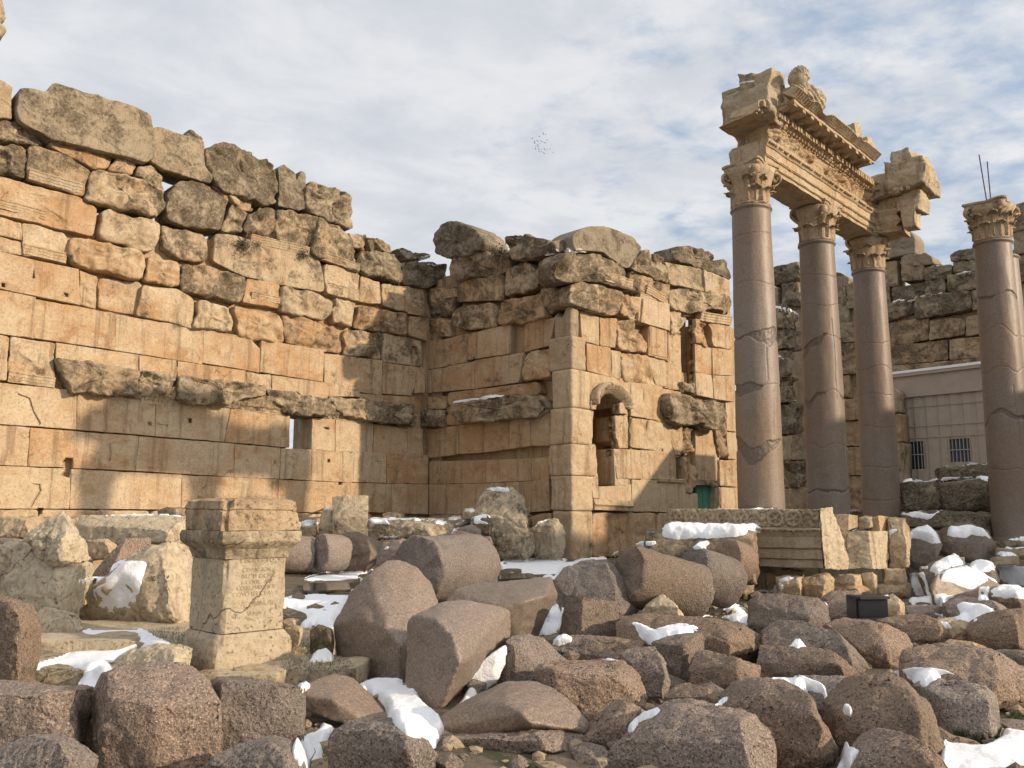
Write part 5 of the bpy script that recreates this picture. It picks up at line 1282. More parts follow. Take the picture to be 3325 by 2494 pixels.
# ================================================================== FALLEN STONES
SURF = []                                          # everything snow can settle on
def stone(z, D, pts, name, label, cat, group=None, mat=None, thick=.7, rough=.022, vox=None, shrink=.74, sink=.0, inner=True, sd=None, tint=None, parent=None, rid=None, sl=.45, sr=.95, top=.55, under=.1, grow=.05, **a):
    """a broken block: points (x, y) lie on its outline, points (x, y, d) sit d metres behind (or before) depth D"""
    rs = random.Random(sd if sd is not None else hash(label) % 9973 if False else sum(ord(ch)*(i+1) for i, ch in enumerate(label)) % 9973)
    P, C3d = [], []
    px = [T(z, p) for p in pts]
    explicit = any(len(p) > 2 for p in pts)
    xs = [q[0] for q in px]; ys = [q[1] for q in px]
    size = math.sqrt((max(xs)-min(xs))*(max(ys)-min(ys)))*D/FPX
    x0_, x1_, y0_, y1_ = min(xs), max(xs), min(ys), max(ys)
    mpp = D/FPX; w_ = x1_-x0_; h_ = y1_-y0_
    cpx = (sum(xs)/len(xs), sum(ys)/len(ys))
    if grow:
        px = [(q[0]+(q[0]-cpx[0])*grow, q[1]+(q[1]-cpx[1])*grow) for q in px]
    gd0 = ground_depth((cpx[0], y1_), .0)
    if sink is not None and 0 < gd0 < D and D < 16: D = gd0*.985      # stand on the earth, not in it
    mpp = D/FPX
    if rid is None: rid = rs.uniform(.70, .86)
    lean_ = rs.uniform(-.12, .12)
    def dd(q):
        u = (q[0]-x0_)/w_; v_ = (q[1]-y0_)/h_; rr = rid+lean_*(v_-.5)
        return mpp*w_*(sl*max(0, rr-u)+sr*max(0, u-rr)) + size*top*max(0, .62-v_)**1.5*1.6 + size*under*max(0, v_-.7)
    for p, q in zip(pts, px):
        d = p[2] if len(p) > 2 else dd(q)+rs.uniform(0, .07)*size
        P.append(at_depth(q, D+d))
    if not explicit and inner:
        for v_ in (.16, .5, .86):        # the arris between the shaded face and the sunlit end
            w = (x0_+w_*(rid+lean_*(v_-.5)+rs.uniform(-.05, .05)), y0_+h_*v_)
            if v_ < .3: w = (cpx[0]+(w[0]-cpx[0])*.75, w[1])
            P.append(at_depth(w, D+dd(w)-size*rs.uniform(.04, .10)))
        for i_, q in enumerate(px):
            if rs.random() < .55: continue
            k = rs.uniform(.62, .84); w = (cpx[0]+(q[0]-cpx[0])*k, cpx[1]+(q[1]-cpx[1])*k)
            P.append(at_depth(w, D+dd(w)-size*rs.uniform(.02, .10)))
    th = thick*size if thick > 0 else -thick
    c = sum(P, V((0, 0, 0)))/len(P)
    back = []
    for p in P:
        b = c+(p-c)*shrink; back.append(V((b.x, b.y+th, b.z-.03*size)))
    allp = P+back
    if sink is not None:
        for p in list(P[:len(pts)]):
            if p.z < .35: allp.append(V((c.x+(p.x-c.x)*.92, p.y+.1*size, -.08)))
    bm = bmesh.new()
    for p in allp: bm.verts.new(p)
    r = bmesh.ops.convex_hull(bm, input=bm.verts[:])
    bmesh.ops.delete(bm, geom=[v for v in bm.verts if not v.link_faces], context='VERTS')
    bmesh.ops.recalc_face_normals(bm, faces=bm.faces)
    crisp = (mat is not GRANP)
    if crisp:
        bmesh.ops.dissolve_limit(bm, angle_limit=R(9), verts=bm.verts[:], edges=bm.edges[:])
        sharp = [e for e in bm.edges if len(e.link_faces) == 2 and e.calc_face_angle(0) > R(16)]
        bmesh.ops.bevel(bm, geom=sharp, offset=.016*size, offset_type='OFFSET', segments=2, profile=.6, affect='EDGES', clamp_overlap=True)
        bmesh.ops.triangulate(bm, faces=bm.faces[:])
        L_ = max(.030*size, .0022*D)
        for _ in range(7):
            lg = [e for e in bm.edges if e.calc_length() > L_]
            if not lg: break
            bmesh.ops.subdivide_edges(bm, edges=lg, cuts=1); bmesh.ops.triangulate(bm, faces=[q for q in bm.faces if len(q.verts) > 3])
        bmesh.ops.recalc_face_normals(bm, faces=bm.faces); bm.normal_update()
        s1, s2 = rs.uniform(0, 40), rs.uniform(0, 40); k1 = 1.5/max(.3, size); rk = rough/.022
        off = []
        for q in bm.verts:
            p = q.co; w = V((p.x+s1, p.y+s2, p.z))
            n1 = noise.noise_vector(w*k1*1.3); n2 = noise.noise_vector(w*k1*4.2); n3 = noise.noise_vector(w*k1*12)
            st_ = noise.voronoi(w*k1*1.7)[0]; ledge = (st_[1]-st_[0])
            sc = noise.fractal(w*k1*2.2, 1.0, 2.0, 4)
            sc = (math.floor(sc*3.0)/3.0*.6+sc*.4)       # broken ledges
            off.append(n1*(.030*size)+n2*(.013*size*rk)+n3*(.0055*size*rk)+q.normal*(sc*.022*size*rk-max(0, .12-ledge)*.10*size*rk))
        for q, d_ in zip(bm.verts, off): q.co += d_
        bm.verts.index_update()
    v = [q.co.copy() for q in bm.verts]; bm.verts.index_update()
    f = [tuple(q.index for q in fc.verts) for fc in bm.faces]; bm.free()
    o = mesh_obj(name, v, f, mat or GRAN, parent)
    if not crisp:
        vs = vox or max(.010, min(.04, size*.022, D*.0026))
        md = o.modifiers.new('remesh', 'REMESH'); md.mode = 'VOXEL'; md.voxel_size = vs; md.use_smooth_shade = True
        sm = o.modifiers.new('soften', 'SMOOTH'); sm.iterations = 4; sm.factor = .5
        dg = bpy.context.evaluated_depsgraph_get(); me = bpy.data.meshes.new_from_object(o.evaluated_get(dg))
        o.modifiers.clear(); old = o.data; o.data = me; bpy.data.meshes.remove(old); me.name = name
        n = len(me.vertices); co_ = np.empty(n*3, np.float32); no_ = np.empty(n*3, np.float32)
        me.vertices.foreach_get('co', co_); me.vertices.foreach_get('normal', no_); co_ = co_.reshape(-1, 3); no_ = no_.reshape(-1, 3)
        s1, s2 = rs.uniform(0, 40), rs.uniform(0, 40); k1 = 1.6/max(.35, size); amp = rough*size
        for i in range(n):
            q = co_[i]
            a1 = noise.fractal(V((q[0]*k1+s1, q[1]*k1+s2, q[2]*k1)), 1.0, 2.0, 4)
            a2 = noise.turbulence(V((q[0]*5+s1, q[1]*5, q[2]*5+s2)), 4, False)
            a3 = noise.fractal(V((q[0]*14+s2, q[1]*14, q[2]*14+s1)), .9, 2.0, 3)
            co_[i] += no_[i]*(amp*1.25*a1-amp*.9*(a2-.6)+a3*min(.010, amp*.4))
        me.vertices.foreach_set('co', co_.ravel()); me.update(); me.shade_smooth()
    look(o, **{**dict(tint=(tint if tint is not None else rs.uniform(0, .5)), lichen=.2, grey=.0), **a})
    if parent is None: tag(o, label, cat, group)
    SURF.append(o)
    return o
GG = 'fallen granite column pieces in the rubble field'
def gd(z, D, pts, label, **k): return stone(z, D, pts, k.pop('name', 'granite_block'), label, 'granite block', GG, **k)
def gdr(z, D, pts, label, **k): return stone(z, D, pts, 'column_drum', label, 'column drum', GG, mat=k.pop('mat', GRANP), rough=k.pop('rough', .012), **k)
def ls(z, D, pts, label, **k): return stone(z, D, pts, k.pop('name', 'limestone_block'), label, 'stone block', k.pop('group', 'fallen limestone pieces'), mat=LIME, rough=k.pop('rough', .035), **k)

def drum(p0, D0, p1, D1, r, label, rough=.030, taper=1.0, tint=.3, chip=.05, mat=None):
    """a length of fallen shaft between two end centres (native pixels and distances), both ends broken"""
    sd = sum(ord(ch)*(i+1) for i, ch in enumerate(label)) % 977*.13
    c0, c1 = at_depth(p0, D0), at_depth(p1, D1); ax = (c1-c0).normalized(); sx = ax.cross(V((0, 0, 1))).normalized(); up = sx.cross(ax)
    n = 96; L = (c1-c0).length; K = max(16, int(L/.03)); v, f = [], []
    rows = [(0, k/7) for k in range(1, 7)]+[(j/K, 1) for j in range(K+1)]+[(1, 1-k/7) for k in range(1, 7)]
    for (t, rr) in rows:
        end = (t == 0 or t == 1)
        for i in range(n):
            q = 2*math.pi*i/n; d = sx*math.cos(q)+up*math.sin(q); w = c0+(c1-c0)*t+d*r*rr
            e = rough*r*(1.3*fnoise(w, 1.1, sd, 4)+.5*fnoise(w, 6, sd, 4))
            ed = min(t, 1-t)*L; ch = max(0, fnoise((math.cos(q)*1.3, math.sin(q)*1.3, t*3), 1.6, sd+4, 4)+.15)
            pull = chip*ch*max(0, 1-ed/.12)*2*r+.018*max(0, 1-ed/.03)**2
            brk = (.10*r*fnoise(d*rr*r, 1.5/r, sd+7, 4)+.05*r*math.floor(fnoise(d*rr*r, 1.1/r, sd+2, 2)*3)*.5+.02*r*fnoise(d*rr*r, 9, sd, 4))*max(0, 1-ed/.10)
            sg = -1 if t < .5 else 1
            v.append(c0+(c1-c0)*t+d*max(.02, (r*(1+(taper-1)*t)*rr-pull*(rr > .8)))+d*e+ax*(sg*(.05*r*(1-rr)+brk)))
    for k in range(len(rows)-1):
        for i in range(n):
            j = (i+1) % n; f.append((k*n+i, k*n+j, (k+1)*n+j, (k+1)*n+i))
    f.append(tuple(range(n))); f.append(tuple((len(rows)-1)*n+i for i in range(n)))
    o = mesh_obj('column_drum', v, f, mat or GRAN); look(o, tint=tint, lichen=.2, grey=0)
    bm = bmesh.new(); bm.from_mesh(o.data); bmesh.ops.recalc_face_normals(bm, faces=bm.faces); bm.to_mesh(o.data); bm.free()
    try: o.data.set_sharp_from_angle(angle=R(50))
    except Exception: pass
    tag(o, label, 'column drum', GG); SURF.append(o); return o
# ---- nearest row
gd('G', 5.5, [(-60,1130,.55),(0,1140,.5),(200,1150,.45),(440,1178,.35),(520,1262,.75),(527,1450,.75),(490,1600,.6),(440,1190,.08),(440,1590,.02),(300,1720,0),(-60,1720,0),(-60,1240,.0),(200,1230,-.02)], 'flat topped rose granite block at the bottom corner below the limestone steps', thick=.5)
gd('G', 4.6, [(-60,1640),(0,1580),(60,1500),(190,1468),(340,1530),(440,1602),(520,1680),(480,1760),(-60,1760)], 'rounded granite boulder poking up at the very bottom corner', tint=.6)
gd('G', 5.3, [(650,1118,.12),(705,1070,.22),(870,1035,.30),(1090,1048,.28),(1232,1168,.16),(1292,1272,.10),(1306,1380,.12),(1300,1560,.12),(1290,1700,.1),(600,1700,.05),(628,1400,.02),(640,1250,.03),(610,1108,.62),(522,1282,.7),(488,1600,.6),(485,1700,.5),(900,1300,-.04),(900,1600,-.04)], 'biggest front granite block with a flat speckled face and shaded side', thick=.55, tint=.35)
gd('G', 6.1, [(1328,1152,.10),(1640,1168,.08),(1805,1190,.18),(1795,1440,.12),(1742,1590,.1),(1600,1680,.05),(1300,1680,.05),(1320,1300,.0),(1250,1162,.5),(1310,1118,.62),(1450,1124,.62),(1296,1290,.45),(1292,1560,.4)], 'square granite block tucked against the biggest front block below the altar', thick=.6, tint=.3)
gd('G', 4.75, [(1180,1720),(1205,1655),(1300,1590),(1440,1518),(1600,1488),(1722,1530),(1805,1650),(1820,1720)], 'greyish granite boulder at the bottom edge in front of the square block', tint=.9)
gd('G', 6.9, [(-60,610),(0,620),(60,642),(110,722),(140,805),(132,1000),(112,1130),(60,1210),(-60,1220)], 'granite block cut by the frame edge beside the broken carved limestone', tint=.4)
gdr('F', 6.7, [(-20,1345,.25),(62,1308,.35),(150,1278,.45),(262,1300,.45),(372,1400,.35),(472,1530,.2),(482,1565,.1),(340,1565,.0),(230,1562,.0),(60,1510,.05),(-35,1475,.1),(150,1420,.0),(-30,1400,.12)], 'half drum of granite bridging a dark gap with snow below it', thick=.5, sink=None)
gd('F', 5.25, [(125,1720),(135,1640),(160,1598),(232,1560),(350,1545),(480,1556),(600,1602),(705,1665),(760,1740)], 'wide granite block low at the bottom edge beside the snow pocket', tint=.2)
gdr('F', 6.1, [(775,1600,.42),(820,1530,.46),(960,1430,.52),(1200,1320,.6),(1340,1318,.6),(1462,1360,.5),(1592,1460,.42),(1662,1560,.36),(1652,1622,.3),(1540,1592,.12),(1340,1582,.02),(1000,1640,.26),(832,1642,.40),(1020,1445,.28),(1180,1450,.10),(1270,1500,.0),(1330,1560,-.02)], 'granite drum split along a crack, its upper shell lying on the lower half', thick=.5, sink=None)
gd('F', 5.95, [(825,1655),(900,1648),(1000,1648),(1340,1590),(1540,1600),(1648,1640),(1660,1760),(800,1760)], 'lower half of the split granite drum at the bottom edge', tint=.2)
gd('F', 6.5, [(1600,1720),(1640,1652),(1760,1592),(1850,1480),(1892,1428),(1932,1450),(1992,1482),(1902,1592),(1842,1720)], 'thin pointed granite wedge standing between split drum and front boulder', tint=.2)
gd('F', 7.0, [(1655,1505),(1740,1512),(1822,1510),(1840,1580),(1760,1640),(1650,1640)], 'small brown granite filler behind the pointed wedge', tint=.1)
gd('H', 5.4, [(-330,1720),(-300,1620),(-180,1500),(-60,1400),(72,1300),(232,1278),(382,1288),(582,1338),(690,1440),(720,1560),(735,1720)], 'very large rounded granite boulder at the bottom edge, mossy dark patches', tint=.25, rough=.02)
gd('H', 5.9, [(410,1282),(520,1178),(640,1128),(782,1133),(862,1180),(962,1300),(1062,1460),(1107,1540),(1092,1592),(920,1680),(700,1680),(600,1480)], 'smooth sloping granite boulder leaning right of the very large one', tint=.25, rough=.018)
gd('H', 7.0, [(60,1232),(130,1180),(202,1153),(302,1190),(382,1250),(380,1320),(150,1320)], 'small grey granite stone behind the very large boulder', tint=.7)
gd('H', 6.35, [(1088,1320),(1152,1250),(1172,1200),(1242,1118),(1392,1098),(1502,1140),(1622,1240),(1682,1330),(1692,1420),(1732,1500),(1712,1610),(1600,1640),(1480,1650),(1230,1590),(1098,1480)], 'grey speckled granite boulder with a snow ball stuck on it', tint=.8)
gd('H', 7.2, [(1632,1190),(1702,1140),(1852,1130),(1972,1170),(2042,1230),(2047,1330),(2067,1390),(2022,1472),(1942,1515),(1850,1510),(1780,1445),(1730,1330)], 'granite boulder right of the grey speckled one, its end lit by the sun', tint=.7)
gd('H', 5.15, [(1175,1740),(1192,1655),(1262,1560),(1352,1480),(1422,1448),(1502,1460),(1582,1540),(1702,1580),(1760,1660),(1780,1740)], 'dark granite boulder rising from the bottom edge below the grey speckled one', tint=.6)
gd('H', 7.3, [(860,1190),(902,1118),(1102,1108),(1202,1130),(1180,1220),(1120,1290),(1090,1450),(1040,1420),(960,1300)], 'granite piece in deep shade under a strip of snow', tint=.3)
gd('H', 8.6, [(1500,1002),(1512,950),(1642,908),(1752,898),(1902,930),(2052,960),(2232,1070),(2260,1290),(2062,1342),(1960,1180),(1780,1120),(1500,1072)], 'long low granite boulder stretching to the frame edge', tint=.6, thick=.4)
# ---- middle rows, left to right
gdr('F', 8.5, [(168,970,.62),(178,1052,.60),(240,1175,.48),(330,1260,.32),(430,1303,.16),(545,1303,.06),(548,1100,.0),(470,1000,.10),(335,940,.34),(262,800,.75),(372,680,.75),(470,610,.9),(540,604,.95),(642,650,.95),(722,730,.95),(762,830,.9),(766,890,.8),(590,1000,.3)], 'large tilted granite drum beside the altar, its shaded end facing the viewer', thick=.35)
gdr('F', 7.3, [(610,962,.50),(640,930,.46),(772,956,.22),(870,1050,.06),(905,1195,.0),(792,1485,.10),(720,1470,.24),(650,1392,.36),(600,1330,.46),(598,1100,.50),(832,848,.75),(962,838,.9),(1132,880,1.1),(1192,902,1.2),(1182,990,1.2),(1195,1045,1.2),(1005,1128,.8)], 'granite drum with a smooth shaded end standing in front of the large tilted one', thick=.3, sink=None)
drum((1352,1850), 15.0, (1552,1838), 16.4, .58, 'highest granite drum of the pile, broad shaded end and sunlit flank')
gdr('F', 10.6, [(830,852,.2),(880,770,.3),(972,738,.4),(1182,718,.6),(1450,690,.9),(1482,800,.8),(1420,860,.4),(1330,960,.2),(1262,1042,.1),(1215,1042,.1),(1170,880,-.02),(1100,852,.0),(1300,830,.05),(1420,800,.3)], 'split granite shell with a dark ragged underside propped on the pile', thick=.3)
gd('F', 12.6, [(1480,722),(1542,640),(1642,594),(1782,590),(1852,662),(1932,780),(1977,892),(1932,922),(1872,940),(1860,960),(1560,960),(1487,802)], 'domed granite lump with an edge running down its front, behind the small upright piece', tint=.2, rough=.016)
gd('F', 10.6, [(1510,1024,.32),(1545,870,.28),(1602,818,.16),(1652,812,.0),(1640,1030,-.05),(1862,850,.35),(1862,1052,.3),(1700,1062,.1),(1590,1060,0)], 'small upright granite piece with a shaded broken edge', tint=.2, thick=.5)
drum((2034,1864), 13.0, (2262,1928), 13.5, .455, 'longest lying granite drum, sunlit on its smooth flank')
drum((2246,1852), 14.2, (2366,1896), 14.6, .42, 'second lying granite drum following the longest one')
drum((2356,1812), 15.3, (2412,1830), 15.6, .35, 'short granite drum lying against the snow capped limestone one')
ls('N', 12.4, [(2086,1988),(2100,1965),(2126,1944),(2150,1930),(2185,1955),(2217,1998),(2160,2008),(2100,2006)], 'pointed cream limestone lump below the longest granite drum', tint=-.6, lichen=.0)
gd('F', 9.6, [(1465,1102),(1502,1040),(1702,1048),(1852,1050),(2002,1080),(1992,1132),(1872,1190),(1602,1205),(1480,1132)], 'low granite block with a snow tuft on its left end', tint=.4)
gd('F', 8.1, [(1140,1325,.1),(1190,1080,.0),(1222,1050,.15),(1322,1034,.25),(1402,1060,.3),(1542,1180,.45),(1555,1202,.45),(1440,1280,.15),(1382,1325,.1),(1230,1100,-.05),(1250,1300,-.05)], 'wedge of granite beside the tall snow drift', tint=.25)
gd('F', 7.5, [(1375,1252,.2),(1402,1220,.25),(1500,1205,.4),(1872,1188,.6),(1992,1282,.45),(2022,1402,.3),(1990,1462,.15),(1850,1510,.05),(1680,1515,.0),(1560,1402,.0),(1402,1332,.1),(1480,1250,.0),(1470,1320,-.03),(1850,1300,.0)], 'long granite block with a flat reddish top in the middle of the pile', tint=.3)
gd('F', 8.4, [(1862,1152),(1962,1108),(2082,1110),(2142,1202),(2162,1312),(2122,1410),(2050,1450),(1990,1390),(1985,1282)], 'granite block squeezed behind the long flat topped one', tint=.4)
gd('U', 10.2, [(1335,1345),(1350,1330),(1500,1333),(1602,1345),(1640,1370),(1647,1395),(1582,1436),(1440,1440),(1340,1395)], 'broad dark slab of granite carrying a wide patch of snow', tint=.4)
gd('H', 8.6, [(-10,905,.42),(170,860,.42),(280,850,.5),(297,880,.5),(292,962,.42),(242,1060,.22),(202,1110,.12),(90,1140,.2),(60,1012,.3),(175,935,.0),(160,1110,-.0)], 'granite block with a dark triangular shaded face', tint=.1)
gd('H', 11.4, [(580,662),(622,620),(802,618),(962,640),(1042,690),(1042,782),(960,830),(770,850),(690,850),(640,880),(570,802)], 'granite block with a shaded front below the fallen carved block', tint=.5)
gd('H', 10.0, [(650,862),(762,778),(872,780),(982,830),(1152,920),(1262,1012),(1267,1052),(1222,1090),(1050,960),(660,960)], 'sloping granite slab dropping towards a snow puff', tint=.7)
gd('H', 9.1, [(622,1030),(640,930),(702,928),(1032,948),(1152,1020),(1227,1100),(1220,1150),(1100,1150),(780,1140),(640,1120)], 'long granite bar in front of the sloping slab', tint=.5)
gd('H', 8.8, [(210,1070),(262,970),(332,963),(502,1030),(622,1050),(622,1120),(542,1160),(470,1225),(360,1230),(220,1180)], 'low triangular granite stone crossed by a shadow', tint=.5)
gd('H', 10.1, [(1035,810),(1142,770),(1252,768),(1402,810),(1502,870),(1545,920),(1532,992),(1470,1065),(1300,1060),(1200,980)], 'large rounded granite block with a bright ragged end', tint=.6)
gd('H', 11.5, [(1355,780),(1482,753),(1612,733),(1722,790),(1782,890),(1740,910),(1550,930),(1520,872)], 'angular granite block in front of the black floodlight', tint=.3)
gd('H', 10.6, [(1905,860),(1962,790),(2082,720),(2232,700),(2260,960),(2062,955)], 'brown granite block at the frame edge above the long low boulder', tint=.2)
gd('H', 13.0, [(1030,665),(1100,648),(1202,740),(1182,775),(1040,775)], 'small granite stone left of the black floodlight', tint=.4)
gd('H', 14.2, [(1008,645),(1070,598),(1202,600),(1282,650),(1290,710),(1212,740),(1060,720)], 'granite stone behind the black floodlight', tint=.2)
ls('H', 13.2, [(1365,650),(1422,618),(1492,670),(1502,752),(1410,775),(1370,760)], 'limestone lump on the right of the black floodlight', tint=.1, lichen=.35)
gd('H', 14.2, [(1508,690),(1600,680),(1702,688),(1742,760),(1500,765)], 'flat dark stone under a long snow cap', tint=.9)
gd('H', 13.6, [(1745,680),(1862,630),(2022,660),(2132,720),(2052,745),(1902,770),(1760,730)], 'granite slab beneath the widest snow cap on the right', tint=.3)
ls('H', 11.2, [(1700,770),(1800,760),(1930,800),(1930,860),(1840,900),(1760,900)], 'low limestone slab with a drip of snow', tint=.1, lichen=.3)
ls('H', 9.3, [(1755,905),(1800,888),(1990,935),(1960,960),(1780,945)], 'cream sliver of limestone showing over the long low boulder', tint=.0, lichen=.0)
gd('H', 9.0, [(2060,960),(2150,950),(2260,965),(2260,1040),(2120,1000)], 'granite stone at the frame edge behind the long low boulder', tint=.4)
gdr('H', 16.0, [(1660,572,.1),(1700,500,.2),(1900,478,.8),(2062,560,1.0),(2040,600,.9),(1940,660,.3),(1780,650,.1),(1670,620,0)], 'snow blanketed granite drum lying near the right edge', thick=.4)
gd('H', 15.2, [(1995,610),(2080,570),(2202,580),(2260,650),(2200,690),(2040,680)], 'small stone smothered in snow at the right edge', tint=.2)
gd('H', 18.0, [(1862,490),(1942,420),(2032,440),(2064,530),(2040,575),(1940,560)], 'snow topped granite stone behind the snow blanketed drum', tint=.2)
gd('H', 17.5, [(1612,520),(1650,450),(1760,400),(1850,400),(1860,470),(1720,560),(1630,560)], 'steep granite stone whose whole top is covered with snow', tint=.2)
gd('E', 19.0, [(1528,1385),(1560,1340),(1642,1308),(1702,1360),(1724,1422),(1692,1502),(1640,1560),(1560,1560),(1528,1520)], 'round dark boulder wearing a pointed cap of snow', tint=.9, rough=.014)
gd('E', 19.3, [(1730,1395),(1762,1310),(1882,1288),(1992,1340),(2044,1422),(2032,1492),(1940,1530),(1800,1510),(1732,1455)], 'broad brown boulder wearing a wide cap of snow', tint=.1, rough=.014)
LD = 'large dark blocks below the service building'
for zz, D, pts, lab in [
  ('E', 24.5, [(1478,1055),(1600,1035),(1702,1030),(1705,1190),(1650,1225),(1480,1215)], 'left one of two dark mossy cubes under the barred windows'),
  ('E', 24.2, [(1706,1055),(1850,1040),(2032,1020),(2062,1150),(2064,1215),(1860,1235),(1712,1225)], 'wider dark mossy cube with a ragged fringe of snow'),
  ('E', 25.5, [(1698,955),(2060,930),(2080,1015),(1702,1040)], 'long flat dark block directly under the barred windows'),
  ('E', 22.5, [(1478,1230),(1700,1215),(2105,1235),(2112,1375),(1800,1320),(1520,1310)], 'low dark ledge stone behind the two snow capped boulders'),
  ('E', 23.5, [(2030,1030),(2095,1020),(2100,1230),(2040,1230)], 'dark block squeezed beside the lone column foot')]:
    ls(zz, D, pts, lab, group=LD, tint=.2, lichen=.8, grey=.95, inner=True, thick=.8)
for k, (pts, lab) in enumerate([([(2088,1395),(2230,1378),(2235,1430),(2085,1440)], 'top step of the snowy stone stair'), ([(2050,1440),(2235,1432),(2235,1480),(2045,1490)], 'second step of the snowy stone stair'), ([(2030,1492),(2180,1482),(2185,1535),(2025,1545)], 'lowest step of the snowy stone stair')]):
    ls('E', 19.5-k*.6, pts, lab, group='stone steps at the right edge', tint=.2, lichen=.5, grey=.7)

# ---- three drums in a row on the court floor and scraps around
drum((868,1796), 23.0, (1016,1804), 23.4, .50, 'first of three granite drums lying in a row on the court floor')
drum((1036,1793), 23.0, (1110,1797), 23.5, .49, 'middle of three granite drums lying in a row on the court floor')
gd('F', 23.4, [(180,440),(250,422),(302,420),(442,490),(432,562),(332,642),(205,642),(235,560)], 'last and most broken of three granite drums lying in a row', tint=.4, rough=.014)
gd('F', 21.0, [(440,500),(560,460),(620,470),(600,520),(470,620),(410,610)], 'granite scrap with two dabs of snow behind the highest drum', tint=.3)
gd('F', 21.5, [(850,445),(880,412),(985,440),(1010,478),(880,478)], 'flat granite chip behind the highest drum', tint=.1)
gd('F', 22.5, [(895,400),(980,375),(1032,402),(1034,450),(920,450)], 'reddish granite chip beside the big pitted limestone', tint=.0)
gd('F', 20.5, [(1000,458),(1090,445),(1110,490),(1010,492)], 'low granite chip at the end of the highest drum', tint=.1)
# ---- pale stones before the inner corner
DPO = lambda zz, p: ray(T(zz, p))
ls('F', 25.0, [(148,212),(230,205),(355,206),(352,330),(352,450),(145,445),(148,330)], 'upright square limestone slab casting a shadow on its neighbour', thick=.35, tint=-.4, lichen=.5, grey=.2, inner=False, rough=.015)
ls('F', 25.6, [(62,400),(85,290),(100,275),(160,275),(165,440),(60,440)], 'leaning pale slab behind the upright square one', thick=.4, tint=.0, lichen=.2, grey=.2)
ls('F', 26.0, [(-40,385),(50,378),(60,450),(-40,450)], 'low limestone block under snow left of the leaning slab', tint=.1, lichen=.4, grey=.3)
ls('F', 26.0, [(345,352),(600,345),(850,352),(868,400),(860,470),(600,480),(345,470)], 'long low limestone bench with a rim of snow', thick=.35, tint=-.4, lichen=.6, grey=.3)
ls('F', 29.0, [(1000,302),(1030,240),(1052,170),(1130,160),(1212,165),(1282,205),(1322,300),(1342,450),(1352,522),(1300,585),(1120,575),(1030,440)], 'huge pitted limestone fragment with vertical grooves and a snow cap', thick=.5, tint=-.5, lichen=.6, grey=.1, rough=.03)
ls('F', 27.8, [(985,335),(1080,320),(1110,380),(1090,440),(1030,445),(985,390)], 'dark pitted stone leaning on the huge grooved fragment', tint=.1, lichen=.75, grey=.4)
ls('F', 30.0, [(920,300),(1000,290),(1005,340),(930,345)], 'small snow topped stone left of the huge grooved fragment', tint=.1, lichen=.6, grey=.5)
ls('F', 30.0, [(1342,402),(1385,352),(1430,345),(1502,346),(1540,432),(1532,545),(1480,580),(1362,580)], 'faceted pale limestone stub against the wall foot', tint=-.6, lichen=.25, grey=.3)
ls('F', 31.0, [(450,310),(500,300),(575,305),(580,350),(450,350)], 'weathered stump at the wall foot behind the bench', tint=.2, lichen=.6, grey=.5)
ls('F', 27.5, [(2150,325),(2240,315),(2260,360),(2150,362)], 'little stone on the court edge beside the snow capped drum', tint=.1, lichen=.6, grey=.6)

# ---- limestone to the left
PB = 'limestone pieces around the altar'
ls('G', 9.6, [(-60,330),(0,318),(140,285),(222,360),(302,440),(470,440),(492,432),(442,562),(392,662),(382,760),(230,860),(-60,860)], 'massive broken cream limestone block at the left edge', group=PB, tint=-.7, lichen=.32, rough=.03, thick=.5)
ls('G', 9.7, [(135,285),(232,230),(372,128),(402,190),(452,240),(492,290),(492,425),(410,432),(312,466),(240,382)], 'triangular cream chunk resting on the massive broken block', group=PB, tint=-.7, lichen=.32, rough=.04, thick=.4, sink=None)
ls('G', 9.2, [(208,880),(215,760),(238,704),(300,700),(380,730),(462,832),(420,880),(330,892)], 'small pale shard standing on the limestone step', group=PB, tint=-.6, lichen=.15)
ls('G', 10.2, [(480,690),(545,590),(640,520),(760,400),(852,338),(1032,288),(1110,330),(1130,470),(1120,790),(620,802),(490,805)], 'hulking limestone block behind the altar with snow sliding off it', group=PB, tint=-.5, lichen=.36, thick=.5, rough=.035)
ls('G', 10.6, [(390,640),(410,590),(540,560),(560,660),(480,700)], 'limestone ledge left of the hulking block', group=PB, tint=.1, lichen=.3)
gd('G', 12.8, [(545,522,.1),(642,400,.1),(752,280,.2),(700,420,-.1),(660,545,-.1),(892,285,.6),(900,400,.5),(780,480,.2)], 'slanting rose granite slab behind the snow slide', thick=.4)
gd('G', 13.5, [(455,500),(470,400),(500,380),(527,400),(525,500),(480,560)], 'narrow granite scrap between limestone and slab', tint=.5)
gd('G', 14.5, [(-60,285),(40,280),(120,290),(140,330),(-60,350)], 'granite drum top just visible behind the massive broken block', tint=.3)
ls('G', 16.0, [(490,300),(640,290),(680,330),(560,420),(500,400)], 'brown limestone lump under the long bench block', group=PB, tint=.4, lichen=.45)
ls('G', 18.5, [(455,200),(465,160),(492,148),(780,150),(1095,150),(1110,310),(640,330),(492,322)], 'long limestone bench block with flat snow on top behind the altar', group=PB, tint=-.6, lichen=.38, thick=.3, rough=.02)
ls('G', 20.0, [(-60,170),(100,152),(235,150),(250,230),(230,300),(-60,300)], 'row of carved base stones at the left foot of the tall wall', group=PB, tint=.2, lichen=.3, grey=.1)
ls('G', 22.0, [(940,112),(1000,98),(1110,100),(1110,150),(950,150)], 'mossy stone behind the altar at the wall foot', group=PB, tint=.2, lichen=.7, grey=.5)
ls('G', 7.7, [(640,1062),(780,962),(932,918),(1062,930),(1122,952),(1112,1002),(1092,1070),(860,1090),(660,1110)], 'low limestone chunk dusted with snow at the altar foot', group=PB, tint=-.7, lichen=.2)
